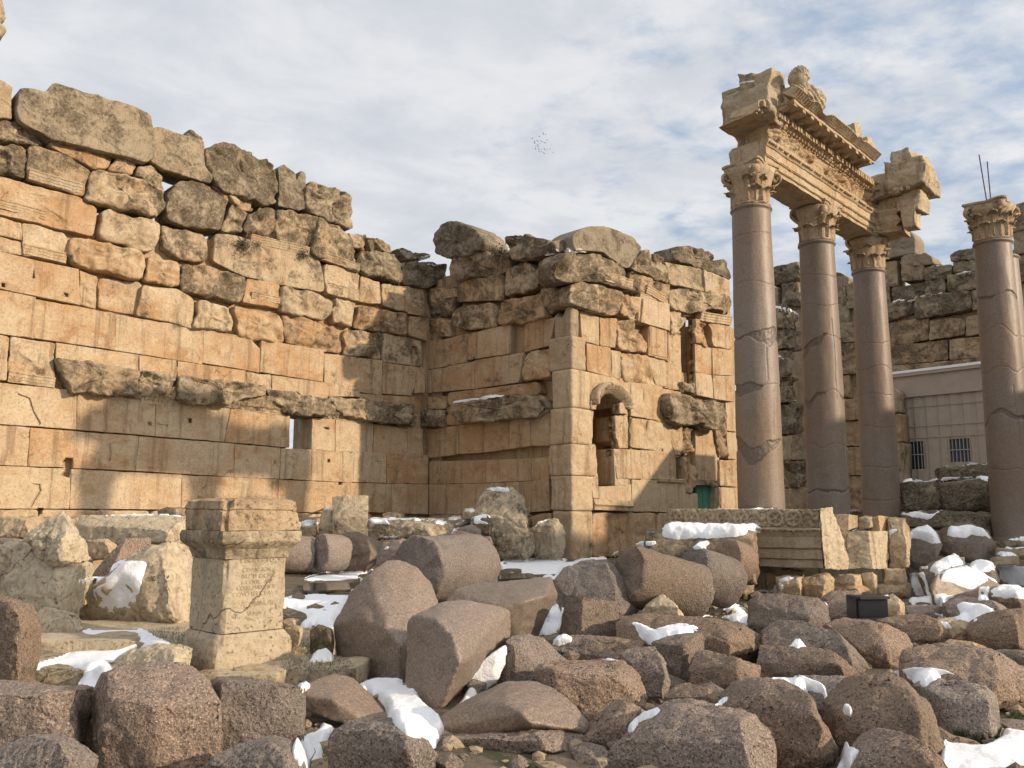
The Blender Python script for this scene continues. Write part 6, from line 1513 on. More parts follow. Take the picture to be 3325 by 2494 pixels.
ls('G', 8.9, [(1690,860),(1705,820),(1760,805),(1815,815),(1805,870),(1720,880)], 'small rounded pale stone half under a snow overhang', group=PB, tint=.2, lichen=.1)
ls('G', 9.3, [(1680,780),(1720,765),(1790,768),(1730,810),(1680,830)], 'pale stone edge right of the altar', group=PB, tint=.1, lichen=.1)
ls('F', 8.9, [(10,1010),(60,975),(130,1000),(150,1060),(60,1090),(15,1060)], 'dark mossy stone beneath the snow overhang', group=PB, tint=.2, lichen=.8, grey=.4)
# steps under and beside the altar
stp = thing('stone_steps', at_depth(T('G', (900, 1100)), 9.0)*1, 'low worn limestone steps carrying the altar, mossy and snowy', 'steps'); 
def step(zz, x0, x1, yt, yb, D, dep, **a):
    p0, p1 = at_depth(T(zz, (x0, yt)), D), at_depth(T(zz, (x1, yt)), D); b = at_depth(T(zz, ((x0+x1)/2, yb)), D)
    o = obox(V((0, 0, 0)), V((1, 0, 0)), V((0, 1, 0)), p0.x, p1.x, D, D+dep, min(b.z, .0)-.1, (p0.z+p1.z)/2, 'step_slab', LIME, stp, .045, D*3, 26, **{**dict(tint=-.5, lichen=.42, grey=.1), **a}); SURF.append(o)
step('G', -300, 1110, 905, 1045, 8.7, 3.6, lichen=.36); step('G', -200, 560, 1075, 1180, 7.75, 1.1, lichen=.55)
step('G', 1090, 1880, 935, 1010, 9.0, 1.3); step('G', 1390, 2150, 1075, 1170, 8.1, 1.0, lichen=.5)
step('G', 1130, 1660, 1105, 1165, 7.9, .9)

# ================================================================== THE ALTAR
alt_c = at_depth(T('G', (1310, 1100)), 8.25); 
def altar():
    n = 44
    # outline levels: pixel row on the front corner -> height ; half widths towards right face and left face
    yc = lambda y: at_depth(T('G', (1300, y)), 8.25).z
    lev = [(1175, .445), (1010, .44), (1000, .435), (905, .39), (865, .345), (858, .338), (440, .335), (412, .335), (409, .345), (350, .37), (318, .425), (305, .44), (268, .445), (240, .44), (236, .43), (228, .428), (122, .42), (112, .408), (106, .422), (60, .412), (46, .36)]
    t = thing('altar', V((0, 0, 0)), 'tall inscribed limestone altar with moulded cap and flared foot', 'altar')
    a = R(-46+3)           # turned like the court's axes
    e1 = V((math.cos(a), math.sin(a), 0)); e2 = V((-math.sin(a), math.cos(a), 0))     # e1: right face outward, e2: back
    e1 = V((math.sin(R(133)), math.cos(R(133)), 0)); e2 = V((math.sin(R(223)), math.cos(R(223)), 0))
    corner_dir = e1*.335+e2*.335
    cx = alt_c-V((0, 0, alt_c.z)); c = cx-corner_dir
    t.location = c; bpy.context.view_layer.update()
    def slab(l0, l1, name, seed, sub, amp, wear, **at):
        ring_n = 72; v, f = [], []
        levs = lev[l0:l1+1]
        rows = []
        for i in range(len(levs)-1):
            (y0, h0), (y1, h1) = levs[i], levs[i+1]; k = max(1, int(abs(y1-y0)/14*sub))
            for j in range(k): u = j/k; rows.append((yc(y0+(y1-y0)*u), h0+(h1-h0)*u))
        rows.append((yc(levs[-1][0]), levs[-1][1]))
        side = ring_n//4
        for (z, h) in rows:
            for s in range(4):
                for i in range(side):
                    u = -1+2*i/side
                    x, y = [(1, u), (-u, 1), (-1, -u), (u, -1)][s]
                    k = 1-.05*max(0, abs(u)-.9)/.1*.6
                    p = c+(e1*x+e2*y)*h*k
                    nz = fnoise((p.x, p.y, z), 4.5, seed, 5)*amp+fnoise((p.x, p.y, z), 17, seed+3, 4)*amp*.5
                    q = max(0, fnoise((p.x, p.y, z), 2.4, seed+8, 3)+.1)
                    if abs(u) > .8: nz -= wear*q*(abs(u)-.8)/.2*2
                    d = (p-c).normalized(); v.append(V((p.x+d.x*nz, p.y+d.y*nz, z+nz*.3)))
        M = side*4; K = len(rows)
        for k in range(K-1):
            for i in range(M):
                j = (i+1) % M; f.append((k*M+i, k*M+j, (k+1)*M+j, (k+1)*M+i))
        f.append(tuple(range(M)))
        # domed, worn top
        last = (K-1)*M; ctr = V((c.x, c.y, rows[-1][1])); base = last
        for s_ in (.75, .4):
            b = len(v)
            for i in range(M):
                p = v[last+i]; q = V((c.x+(p.x-c.x)*s_, c.y+(p.y-c.y)*s_, p.z+.02*(1-s_)+.012*fnoise((p.x*s_, p.y, s_), 5, seed, 4))); v.append(q)
            for i in range(M):
                j = (i+1) % M; f.append((base+i, base+j, b+j, b+i))
            base = b
        f.append(tuple(base+i for i in range(M)))
        o = mesh_obj(name, v, f, LIME, t, smooth=True); look(o, **at)
        bm = bmesh.new(); bm.from_mesh(o.data); bmesh.ops.recalc_face_normals(bm, faces=bm.faces); bm.to_mesh(o.data); bm.free()
        try: o.data.set_sharp_from_angle(angle=R(28))
        except Exception: pass
        return o
    slab(0, 4, 'flared_foot', 3, 1, .014, .05, tint=-.4, lichen=.36, grey=.22)
    die = slab(5, 7, 'shaft', 5, 1, .009, .02, tint=-.6, lichen=.34, grey=.22)
    slab(8, 13, 'moulded_cornice', 7, 1.3, .012, .07, tint=-.3, lichen=.56, grey=.3)
    slab(14, 20, 'cap_block', 9, 1.3, .02, .09, tint=.7, lichen=.55, grey=.15)
    # faint cut letters on the sunlit face
    nrm = e1; axx = V((-nrm.y, nrm.x, 0))
    INK = plain('worn letter cuts', (.315, .25, .165), .95, .4, 30)
    for txt, y, sx in [('P ER  CET  PO', 432, .060), ('CO   N  ICN', 490, .056), ('IVLI  D  OCN', 530, .056), ('I  COOC  AR', 566, .056), ('COSIL MAXIMI A', 600, .056), ('COVO FELICI AVG', 640, .060), ('ANTONINI PII', 700, .062), ('  VI RVM  ', 760, .05)]:
        cu = bpy.data.curves.new('inscription_line', 'FONT'); cu.body = txt; cu.size = sx; cu.align_x = 'CENTER'; cu.extrude = .0006; cu.offset = -.0006
        to = bpy.data.objects.new('inscription_line', cu); COL.objects.link(to)
        bpy.context.view_layer.update(); dg = bpy.context.evaluated_depsgraph_get()
        me = bpy.data.meshes.new_from_object(to.evaluated_get(dg)); bpy.data.objects.remove(to)
        me.materials.clear(); me.materials.append(INK)
        o = bpy.data.objects.new('inscription_line', me); COL.objects.link(o); o.parent = die
        mw = Matrix.Identity(4); w = c+nrm*.342+V((0, 0, yc(y)))+axx*(.0)
        for i in range(3): mw[i][0] = axx[i]; mw[i][1] = (0, 0, 1)[i]; mw[i][2] = nrm[i]; mw[i][3] = w[i]
        bpy.context.view_layer.update(); o.matrix_parent_inverse = Matrix.Identity(4)
        o.matrix_basis = die.matrix_world.inverted() @ mw
    for ob in t.children: SURF.append(ob)
altar()

# ================================================================== FALLEN ENTABLATURE BLOCKS on their props
fe = thing('fallen_entablature', at_depth(T('E', (800, 1550)), 18.0), 'fallen carved entablature block with a frieze of rosettes, its broken end in sunlight', 'carved block')
FU = V((math.sin(R(121)), math.cos(R(121)), 0)); FV = V((math.sin(R(211)), math.cos(R(211)), 0))   # along the block; out of its shaded face
ftl = at_depth(T('E', (1000, 1205)), 17.6); fz1 = ftl.z; fz0 = at_depth(T('E', (1000, 1557)), 17.6).z
def fz(y): return at_depth(T('E', (1000, y)), 17.6).z
F0 = V((ftl.x, ftl.y, 0)); FL = abs((hit_line(T('E', (75, 1300))[0], F0, FU)-F0).dot(FU))
def extr2(name, prof, l0, l1, n, amp, par, rough1=0, **a):
    v, f = [], []; K = len(prof)
    for i in range(n+1):
        l = l0+(l1-l0)*i/n
        for (p, z) in prof:
            e = amp*fnoise((l*1.5, p*2, z*2), 2, 4, 5); ll = l
            if rough1 and i > n*.75: ll += rough1*fnoise((p*2.2, z*2.2, 1), 1.6, 6, 5)*((i-n*.75)/(n*.25))
            v.append(F0+FU*ll+FV*(p+e*1.5)+V((0, 0, z+e)))
    for i in range(n):
        for j in range(K):
            j2 = (j+1) % K; f.append((i*K+j, i*K+j2, (i+1)*K+j2, (i+1)*K+j))
    f.append(tuple(range(K))); f.append(tuple(n*K+j for j in range(K)))
    bm = bmesh.new()
    o = mesh_obj(name, v, f, LIME, par, smooth=False); look(o, **a)
    bm.from_mesh(o.data); bmesh.ops.recalc_face_normals(bm, faces=bm.faces); bm.to_mesh(o.data); bm.free(); SURF.append(o); return o
zz = [fz(y) for y in (1557, 1515, 1508, 1450, 1443, 1385, 1375, 1340, 1330, 1320, 1205)]
extr2('carved_block', [(-.95, zz[0]), (.10, zz[0]), (.10, zz[1]), (.085, zz[1]+.01), (.13, zz[2]+.012), (.13, zz[3]), (.115, zz[3]+.01), (.16, zz[4]+.015), (.16, zz[5]), (.14, zz[6]), (.20, zz[7]), (.26, zz[8]), (.26, zz[9]), (.05, zz[9]+.01), (.0, zz[10]-.3), (.02, zz[10]), (-.95, zz[10])], -FL, .0, 60, .012, fe, rough1=.0, tint=.1, lichen=.45, grey=.35)
def rosettes():
    v, f = [], []; nl, nh = 300, 44; z0, z1 = zz[9]+.02, zz[10]-.01; H = z1-z0
    for j in range(nh+1):
        t = j/nh
        for i in range(nl+1):
            l = -FL+.06+(FL-.10)*i/nl; w = H*1.02; k = math.floor(l/w); u = (l/w-k-.5)*2; q = (t-.5)*2
            r = math.hypot(u, q); th = math.atan2(q, u)
            d = 0
            if k % 3 == -1 % 3:
                d = .05*max(0, math.cos(th*3.5+math.sin(r*5)))*(r < 1)*min(1, (1.05-r)*4)
            else:
                d = .055*math.exp(-((r-.80)/.11)**2)+.06*math.exp(-(r/.20)**2)+.04*max(0, math.cos(th*5+r*4))*math.exp(-((r-.45)/.18)**2)
            d += .035*max(0, math.sin(u*9)*math.sin(q*8))*(r > .95)
            v.append(F0+FU*l+FV*(.015+.03*t+d+.010*fnoise((l, t, 0), 9, 3, 4))+V((0, 0, z0+H*t)))
    n1 = nl+1
    for j in range(nh):
        for i in range(nl): f.append((j*n1+i, j*n1+i+1, (j+1)*n1+i+1, (j+1)*n1+i))
    o = mesh_obj('rosette_frieze', v, f, LIME, fe); look(o, tint=.05, lichen=.48, grey=.5)
    sm = o.modifiers.new('thick', 'SOLIDIFY'); sm.thickness = .06; sm.offset = 0
rosettes()
v_, f_ = [], []
for i in range(int(FL/.11)):
    l = -.08-i*.11; b = len(v_)
    if (i*7) % 11 == 0: continue
    vv, ff = [], []
    for j in range(5):
        th_ = math.pi*j/4
        for k in range(6):
            q = 2*math.pi*k/6; vv.append(F0+FU*(l+math.cos(th_)*.042)+FV*(.225+math.sin(th_)*math.sin(q)*.03)+V((0, 0, (zz[7]+zz[8])/2+math.sin(th_)*math.cos(q)*.03)))
    v_ += vv; f_ += [(b+j*6+k, b+j*6+(k+1) % 6, b+(j+1)*6+(k+1) % 6, b+(j+1)*6+k) for j in range(4) for k in range(6)]
look(mesh_obj('bead_moulding', v_, f_, LIME, fe), tint=.1, lichen=.5, grey=.4)
ls('E', 17.4, [(995,1210,.05),(1065,1198,.45),(1072,1300,.5),(1115,1400,.5),(1108,1480,.5),(1160,1500,.62),(1158,1556,.6),(1085,1562,.35),(1025,1558,.1),(1000,1300,.0),(1010,1450,.0)], 'sunlit broken end of the fallen carved block', thick=.35, rough=.03, inner=False, tint=-.7, lichen=.2, parent=fe, name='broken_end', sink=None)
F2 = 'pieces of fallen entablature on stone props'
ls('E', 18.3, [(1070,1240,.2),(1120,1235,.1),(1165,1240,.0),(1215,1245,.4),(1215,1310,.4),(1160,1330,.0),(1070,1330,.1)], 'small squared stone set on top between two carved blocks', group=F2, inner=False, tint=.05, lichen=.4, grey=.2, rough=.012)
ls('E', 18.3, [(1072,1332,.1),(1160,1325,.0),(1162,1425,-.02),(1158,1558,-.02),(1080,1558,.1)], 'moulded block glowing in the sun beside the broken end', group=F2, inner=False, tint=-.6, lichen=.2, rough=.012)
ls('E', 18.2, [(1160,1345,.1),(1280,1340,-.05),(1300,1450,-.1),(1305,1556,-.1),(1160,1556,.05),(1395,1340,.5),(1402,1440,.5),(1398,1562,.45),(1330,1562,.2),(1330,1345,.2)], 'profiled cornice block with a sunlit worn side', group=F2, inner=False, tint=-.5, lichen=.25, rough=.02)
ls('E', 18.6, [(1220,1260),(1260,1242),(1300,1250),(1305,1310),(1230,1330)], 'small grey stone lying on the profiled cornice block', group=F2, tint=.05, lichen=.4, grey=.4)
ls('E', 18.8, [(1295,1255,.1),(1340,1245,-.05),(1350,1335,-.05),(1395,1250,.3),(1398,1330,.3),(1300,1335,.05)], 'little upright stone with a sunlit edge beside the small grey one', group=F2, inner=False, tint=.0, lichen=.15, rough=.012)
ls('E', 18.5, [(1400,1260),(1440,1245),(1500,1270),(1528,1340),(1520,1410),(1532,1480),(1525,1545),(1450,1600),(1408,1580),(1410,1420)], 'tall eroded block closing the row of fallen entablature pieces', group=F2, tint=.05, lichen=.3, grey=.15)
PG = 'stone props under the fallen entablature'
for D, pts, lab in [
  (17.6, [(730,1610),(800,1600),(890,1610),(885,1680),(800,1690),(735,1660)], 'snow dusted prop stone nearest the snow capped drum'),
  (17.5, [(875,1620),(960,1600),(1040,1590),(1075,1620),(1072,1660),(1000,1670),(885,1662)], 'orange sunlit prop stone under the carved block'),
  (17.8, [(1075,1600),(1150,1590),(1235,1595),(1243,1640),(1160,1655),(1080,1650)], 'flat prop stone under the profiled cornice block'),
  (17.9, [(1240,1590),(1300,1580),(1332,1600),(1325,1640),(1250,1645)], 'short rounded prop stone right of the flat one'),
  (18.0, [(1385,1560),(1460,1570),(1500,1560),(1512,1620),(1500,1650),(1380,1640)], 'prop stone under the tall eroded block'),
  (17.9, [(1320,1660),(1440,1640),(1530,1650),(1538,1700),(1440,1715),(1325,1705)], 'broad bottom prop stone under the tall eroded block'),
  (17.7, [(910,1665),(1000,1672),(1080,1660),(1300,1650),(1310,1700),(1160,1715),(950,1705)], 'long lower course of prop stones half in shade'),
  (18.2, [(660,1560),(890,1570),(880,1620),(680,1640)], 'dark prop block in the shade below the carved block')]:
    ls('E', D, pts, lab, group=PG, tint=.15, lichen=.25)
# limestone drum with the thick snow blanket
def lying_drum():
    c0, c1 = at_depth(T('E', (40, 1420)), 16.2), at_depth(T('E', (605, 1465)), 16.2)
    r = .5*abs(at_depth(T('E', (605, 1300)), 16.2).z-at_depth(T('E', (605, 1600)), 16.2).z)
    r = .50; c1 = V((c1.x, 16.2, .86)); c0 = V((c0.x-.1, 17.0, .86))
    ax = (c1-c0).normalized(); s = ax.cross(V((0, 0, 1))).normalized(); u = s.cross(ax)
    v, f = [], []; n, K = 90, 60
    rows = [(0, k/5) for k in range(1, 6)]+[(j/K, 1) for j in range(1, K)]+[(1, 1-k/5) for k in range(0, 5)]
    for (t, rr) in rows:
        for i in range(n):
            q = 2*math.pi*i/n; p = c0+(c1-c0)*t; d = s*math.cos(q)+u*math.sin(q)
            e = .03*fnoise(p+d*r, 1.6, 3, 5)+.012*fnoise(p+d*r, 9, 3, 4)
            ed = .05*max(0, 1-min(t, 1-t)*14)**2
            v.append(p+d*(r*rr*(1-ed)+e)+ax*(.05*fnoise(d*rr, 1.8, 5, 4) if t in (0, 1) else 0))
    for k in range(len(rows)-1):
        for i in range(n):
            j = (i+1) % n; f.append((k*n+i, k*n+j, (k+1)*n+j, (k+1)*n+i))
    f.append(tuple(range(n))); f.append(tuple((len(rows)-1)*n+i for i in range(n)))
    o = mesh_obj('column_drum', v, f, LIME); look(o, tint=.1, lichen=.72, grey=.5)
    bm = bmesh.new(); bm.from_mesh(o.data); bmesh.ops.recalc_face_normals(bm, faces=bm.faces); bm.to_mesh(o.data); bm.free()
    tag(o, 'dark limestone drum under a thick snow blanket before the fallen carved block', 'column drum', 'fallen limestone pieces'); SURF.append(o)
lying_drum()
ls('E', 16.9, [(120,1590),(300,1560),(560,1560),(600,1650),(560,1690),(150,1690)], 'flat dark stone carrying the snow blanketed limestone drum', group=PG, tint=.2, lichen=.6, grey=.5, thick=.4)
# podium of the open hall in front of the long wall
po = thing('podium', CORNER+AV*6.5, 'raised floor of the open hall at the foot of the tall wall', 'platform')
def podium():
    a0, a1 = -30.0, -.2
    for k in range(14):
        l0 = a0+(a1-a0)*k/14; l1 = a0+(a1-a0)*(k+1)/14-.03
        o = obox(CORNER, AU, AV, l0, l1, -.4, 6.5+.12*math.sin(k*3.1), -.2, FLOOR-.06*abs(math.sin(k*1.7)), 'podium_block', LIME, po, .04, k, 8, tint=.3, lichen=.5, grey=.3); SURF.append(o)
podium()
# ------------------------------------------------------------------ sockets, beam holes and losses cut into the facing
def socket(z, poly, pl, dep):
    pts, oo, ax, n = to_plane(z, poly, pl, 0); M = len(pts)
    v = [oo+ax*a+V((0, 0, zz))+n*d for d in (.6, -dep) for a, zz in pts]
    f = [tuple(range(M)), tuple(range(2*M-1, M-1, -1))]+[(i, i+M, (i+1) % M+M, (i+1) % M) for i in range(M)]
    cut = mesh_obj('cutter', v, f, LIME, smooth=False)
    bm = bmesh.new(); bm.from_mesh(cut.data); bmesh.ops.recalc_face_normals(bm, faces=bm.faces); bm.to_mesh(cut.data); bm.free()
    bpy.context.view_layer.update(); dg = bpy.context.evaluated_depsgraph_get()
    c = sum((q for q in v[:M]), V((0, 0, 0)))/M; hits = set()
    for q in [c]+[c.lerp(w, .8) for w in v[:M]]:
        d = (q-EYE).normalized(); h = scene.ray_cast(dg, EYE+d*((c-EYE).length-2.5), d)
        p0 = q-n*.0; h = scene.ray_cast(dg, q+n*.0, -n)
        if h[0] and h[4] is not cut and h[4].name.startswith(('wall_block', 'pier_block')): hits.add(h[4])
        h2 = scene.ray_cast(dg, q-n*.62, -n)
        if h2[0] and h2[4] is not cut and h2[4].name.startswith(('wall_block', 'pier_block')): hits.add(h2[4])
    for o in hits:
        md = o.modifiers.new('cut', 'BOOLEAN'); md.operation = 'DIFFERENCE'; md.object = cut; md.solver = 'EXACT'
        dg = bpy.context.evaluated_depsgraph_get(); me = bpy.data.meshes.new_from_object(o.evaluated_get(dg)); o.modifiers.clear()
        if len(me.polygons) > 50: me.name = o.data.name; o.data = me
    bpy.data.objects.remove(cut)
    if not hits: print('no block under socket', z, poly[0])
for z, poly, pl, dep in [
  ('B', [(1130,660),(1150,662),(1150,690),(1130,688)], 'long', .3), ('B', [(372,925),(395,895),(437,900),(437,960),(415,1018),(360,1000),(395,960)], 'long', .35),
  ('B', [(1055,315),(1066,316),(1066,355),(1057,352)], 'long', .2), ('B', [(1960,905),(1978,906),(1978,925),(1960,924)], 'long', .25), ('B', [(2028,1040),(2050,1041),(2050,1060),(2028,1059)], 'long', .3),
  ('B', [(1140,996),(1188,1000),(1188,1008),(1140,1004)], 'long', .2), ('B', [(885,685),(908,687),(908,706),(885,704)], 'long', .10), ('B', [(940,695),(1005,700),(1005,715),(945,712)], 'long', .04),
  ('B', [(1890,655),(1925,658),(1925,670),(1892,668)], 'long', .2), ('B', [(1935,712),(1970,716),(1972,728),(1945,726)], 'long', .15), ('B', [(225,1195),(260,1196),(250,1235),(236,1235)], 'long', .3),
  ('A', [(380,1385),(405,1390),(405,1412),(382,1410)], 'long', .06), ('A', [(5,1325),(28,1330),(28,1355),(6,1350)], 'long', .2), ('A', [(200,1240),(200,1241),(206,1300),(190,1300)], 'long', .05),
  ('C', [(625,965),(655,968),(655,1020),(625,1016)], 'long', .2), ('C', [(1475,1248),(1497,1248),(1497,1272),(1475,1272)], 'niche', .1),
  ('B', [(190,1050),(240,1055),(245,1095),(205,1160),(190,1195),(180,1190),(228,1095),(220,1068)], 'long', .05),
  ('B', [(105,510),(180,540),(205,620),(245,690),(235,705),(195,630),(170,555),(108,525)], 'long', .05),
  ('B', [(650,820),(662,815),(668,870),(660,920),(655,920),(658,870)], 'long', .05),
]:
    try: socket(z, poly, pl, dep)
    except Exception as ex: print('socket', ex)
# ================================================================== SNOW: it settles on whatever stands under each outline
def collect_bvh():
    bpy.context.view_layer.update(); V_, F_ = [], []
    for o in list(SURF)+[o for o in scene.objects if o.name.startswith(('ground', 'platform_block', 'limestone_block', 'wall_block', 'cornice_block', 'rear_cornice', 'corner_', 'broken_top'))]:
        if o.type != 'MESH': continue
        b = len(V_); mw = o.matrix_world
        V_ += [mw @ v.co for v in o.data.vertices]; F_ += [tuple(b+i for i in p.vertices) for p in o.data.polygons]
    return BVHTree.FromPolygons(V_, F_)
BVH = collect_bvh()
SN = [0]
def inside(p, poly):
    r = False; j = len(poly)-1
    for i in range(len(poly)):
        (xi, yi), (xj, yj) = poly[i], poly[j]
        if (yi > p[1]) != (yj > p[1]) and p[0] < (xj-xi)*(p[1]-yi)/(yj-yi)+xi: r = not r
        j = i
    return r
def edge_dist(p, poly):
    d = 1e9
    for i in range(len(poly)):
        ax, ay = poly[i-1]; bx, by = poly[i]; L = (bx-ax)**2+(by-ay)**2 or 1e-9
        t = max(0, min(1, ((p[0]-ax)*(bx-ax)+(p[1]-ay)*(by-ay))/L)); d = min(d, math.hypot(p[0]-ax-t*(bx-ax), p[1]-ay-t*(by-ay)))
    return d
def snow(z, poly, label, th=.06, res=64, sm=10, near=None, group='snow patches left on the stones', far=None, up=.85):
    SN[0] += 1; sd = SN[0]*1.7
    pp = smooth_ring(poly_resample([T(z, q) for q in poly], 70), 2)
    xs = [q[0] for q in pp]; ys = [q[1] for q in pp]; w, h = max(xs)-min(xs), max(ys)-min(ys)
    st = max(w, h)/res; nx, ny = int(w/st)+3, int(h/st)+3
    # wobbling outline
    def sd_(p):
        d = edge_dist(p, pp)
        d = d if inside(p, pp) else -d
        return d + 1.6*st*fnoise((p[0]/w*3, p[1]/w*3, sd), 1.6, sd, 4)
    G = {}; DT = {}
    for j in range(-1, ny+1):
        for i in range(-1, nx+1):
            p = (min(xs)+(i-.5)*st, min(ys)+(j-.5)*st); d = sd_(p)
            if d < -1.2*st: continue
            r = ray(p); hit = BVH.ray_cast(EYE, r)
            if hit[0] is None: continue
            dep = hit[0].y
            if far: dep = min(dep, far)
            if near: dep = max(dep, near)
            G[(i, j)] = dep; DT[(i, j)] = d
    if len(G) < 12: print('snow empty:', label); return None
    med = sorted(G.values())[len(G)//2]
    for k in G: G[k] = min(max(G[k], med*.72), med*1.5)
    for _ in range(2):                 # drop lone depth steps at the rims of stones
        M_ = {}
        for (i, j) in G:
            nb = sorted(G[(i+a, j+b)] for a in (-2, -1, 0, 1, 2) for b in (-2, -1, 0, 1, 2) if (i+a, j+b) in G)
            M_[(i, j)] = nb[len(nb)//2]
        G = M_
    for _ in range(sm):
        N_ = {}
        for (i, j), v in G.items():
            nb = [G[q] for q in ((i-1, j), (i+1, j), (i, j-1), (i, j+1)) if q in G]
            N_[(i, j)] = .4*v+.6*(sum(nb)/len(nb) if nb else v)
        G = N_
    idx = {}; verts = []
    R_ = max(DT.values()) or 1; wid = max(2.5*st, min(R_, 9*st))
    for (i, j), dep in G.items():
        p = (min(xs)+(i-.5)*st, min(ys)+(j-.5)*st); d = DT[(i, j)]
        q = max(0, min(1, d/wid)); prof = max(0, 1-(1-q)**2)
        b = at_depth(p, dep); r = ray(p)
        lump = 1+.55*fnoise(b, 2.2, sd, 4)
        t_ = th*.72*prof*lump - .012*(1-prof)*med/8
        idx[(i, j)] = len(verts); verts.append(b+V((0, 0, up))*t_-r*(t_*.55)+r*(.05*th*(1-prof)))
    n = len(verts); faces = []
    for k in list(G): verts.append(at_depth((min(xs)+(k[0]-.5)*st, min(ys)+(k[1]-.5)*st), G[k]+max(.05, th*1.2)))
    E = {}
    for (i, j) in G:
        q = [(i, j), (i+1, j), (i+1, j+1), (i, j+1)]
        if all(c_ in G for c_ in q):
            a = [idx[c_] for c_ in q]; faces.append((a[3], a[2], a[1], a[0])); faces.append(tuple(x+n for x in a))
            for u in range(4):
                e = (a[u], a[(u+1) % 4]); k = tuple(sorted(e)); E[k] = None if k in E else e
    for e in E.values():
        if e: faces.append((e[0], e[1], e[1]+n, e[0]+n))
    o = mesh_obj('snow_patch', verts, faces, SNOW)
    bm = bmesh.new(); bm.from_mesh(o.data); bmesh.ops.delete(bm, geom=[v for v in bm.verts if not v.link_faces], context='VERTS'); bmesh.ops.recalc_face_normals(bm, faces=bm.faces); bm.to_mesh(o.data); bm.free()
    sm_ = o.modifiers.new('soft', 'SUBSURF'); sm_.levels = 1; sm_.render_levels = 1
    tag(o, label, 'snow', group)
    return o
# left: around the altar
snow('G', [(680,430),(740,412),(885,425),(870,500),(860,590),(800,690),(690,728),(600,700),(555,620),(560,570),(620,545),(440,560),(440,520),(600,515),(660,500)], 'snow slide on the hulking limestone block behind the altar', .09, 70, 16)
snow('G', [(455,868),(490,820),(560,845),(840,825),(870,815),(890,850),(1000,900),(1050,930),(880,920),(780,960),(650,1040),(680,1080),(620,1110),(580,1230),(520,1225),(430,1170),(520,1100),(400,1060),(120,1068),(300,1010),(450,950),(640,960),(800,910),(850,860),(700,858)], 'forked drift of snow running over the limestone steps left of the altar', .07, 100, 10)
snow('G', [(1683,640),(1800,617),(2120,628),(2080,700),(2040,760),(2010,860),(1960,860),(1920,810),(1860,815),(1830,880),(1815,850),(1790,790),(1850,750),(1683,700)], 'snow shelf overhanging mossy stones right of the altar', .10, 80, 12)
snow('G', [(1850,1030),(1870,980),(1960,945),(2010,1000),(1990,1030)], 'small snow lump on the step between altar and tilted drum', .10, 40)
snow('G', [(1780,1165),(1830,1145),(1862,1165),(1850,1190),(1800,1205)], 'snow scrap just above the half drum bridging the gap', .05, 36)
snow('G', [(620,148),(780,138),(1085,140),(1085,156),(800,158),(610,157)], 'thin flat snow on the long limestone bench block', .05, 90, 4)
snow('F', [(300,1335),(400,1300),(570,1298),(560,1330),(640,1370),(700,1460),(800,1530),(830,1600),(800,1680),(740,1720),(560,1640),(480,1550),(470,1500),(400,1420)], 'wide bright snow drift among the front drums', .12, 90, 40)
snow('F', [(880,1520),(925,1410),(955,1330),(1000,1240),(1070,1170),(1190,1088),(1185,1170),(1155,1260),(1130,1320),(1030,1375),(950,1450)], 'tall snow drift piled between the smooth ended drum and the wedge', .10, 90, 24, near=7.3, far=8.0)
snow('G', [(1742,1530),(1840,1460),(1900,1440),(1920,1385),(2005,1415),(1960,1500),(1935,1580),(1925,1680),(1800,1680),(1745,1590)], 'snow in the dark pocket under the half drum', .08, 70, 40)
snow('F', [(1365,1030),(1440,900),(1480,845),(1540,880),(1530,960),(1500,1030),(1420,1048)], 'snow patch behind the small upright granite piece', .10, 50, 14)
snow('F', [(1460,1100),(1480,1050),(1530,1026),(1588,1050),(1580,1085),(1500,1110)], 'snow tuft on the left end of the low granite block', .06, 40, 6)
snow('H', [(-377,615),(-377,600),(-330,600),(-200,655),(-100,640),(0,600),(60,590),(40,600)], 'unused', .05, 10) if False else None
snow('F', [(1920,965),(1960,952),(2080,1000),(2200,965),(2330,980),(2360,1005),(2240,1050),(2080,1090),(2000,1075),(1965,1020)], 'wide snow patch on the broad dark slab', .07, 70, 12)
snow('F', [(1725,1186),(1790,1176),(1862,1182),(1860,1196),(1780,1190)], 'thin crescent of snow on the long flat topped block', .025, 40, 3)
snow('F', [(1905,1600),(1930,1560),(2030,1490),(2090,1470),(2118,1490),(2080,1530),(1990,1560),(1950,1630),(1915,1625)], 'curling tongue of snow on the very large boulder', .05, 60, 8)
snow('H', [(250,745),(400,760),(440,730),(400,705),(440,672),(500,680),(560,730),(570,805),(520,800),(380,765)], 'snow below the end of the longest granite drum', .08, 50, 10)
snow('H', [(565,600),(640,585),(700,590),(720,560),(780,552),(785,590),(740,612),(640,610)], 'snow patch on the ground before the prop stones', .06, 50, 8)
snow('H', [(800,935),(840,893),(880,895),(912,938),(860,945)], 'snow puff at the foot of the sloping slab', .07, 36, 4)
snow('H', [(640,1125),(720,1120),(800,1118),(870,1103),(960,1140),(1030,1170),(1045,1215),(1035,1260),(1000,1220),(920,1200),(850,1195),(760,1140)], 'long strip of snow over the shaded granite piece', .06, 80, 10)
snow('H', [(1390,1090),(1500,1060),(1640,1048),(1740,1065),(1840,1110),(1885,1138),(1780,1105),(1690,1105),(1700,1145),(1640,1160),(1625,1188),(1560,1150),(1490,1110)], 'branching snow patch draped between three right hand boulders', .06, 80, 10)
snow('H', [(1122,1320),(1140,1292),(1170,1295),(1192,1325),(1175,1355),(1140,1345)], 'round snow ball stuck on the grey speckled boulder', .07, 32, 4)
snow('H', [(360,1285),(400,1250),(450,1228),(440,1260),(400,1290)], 'sliver of snow in the notch behind the two leaning boulders', .04, 36, 4)
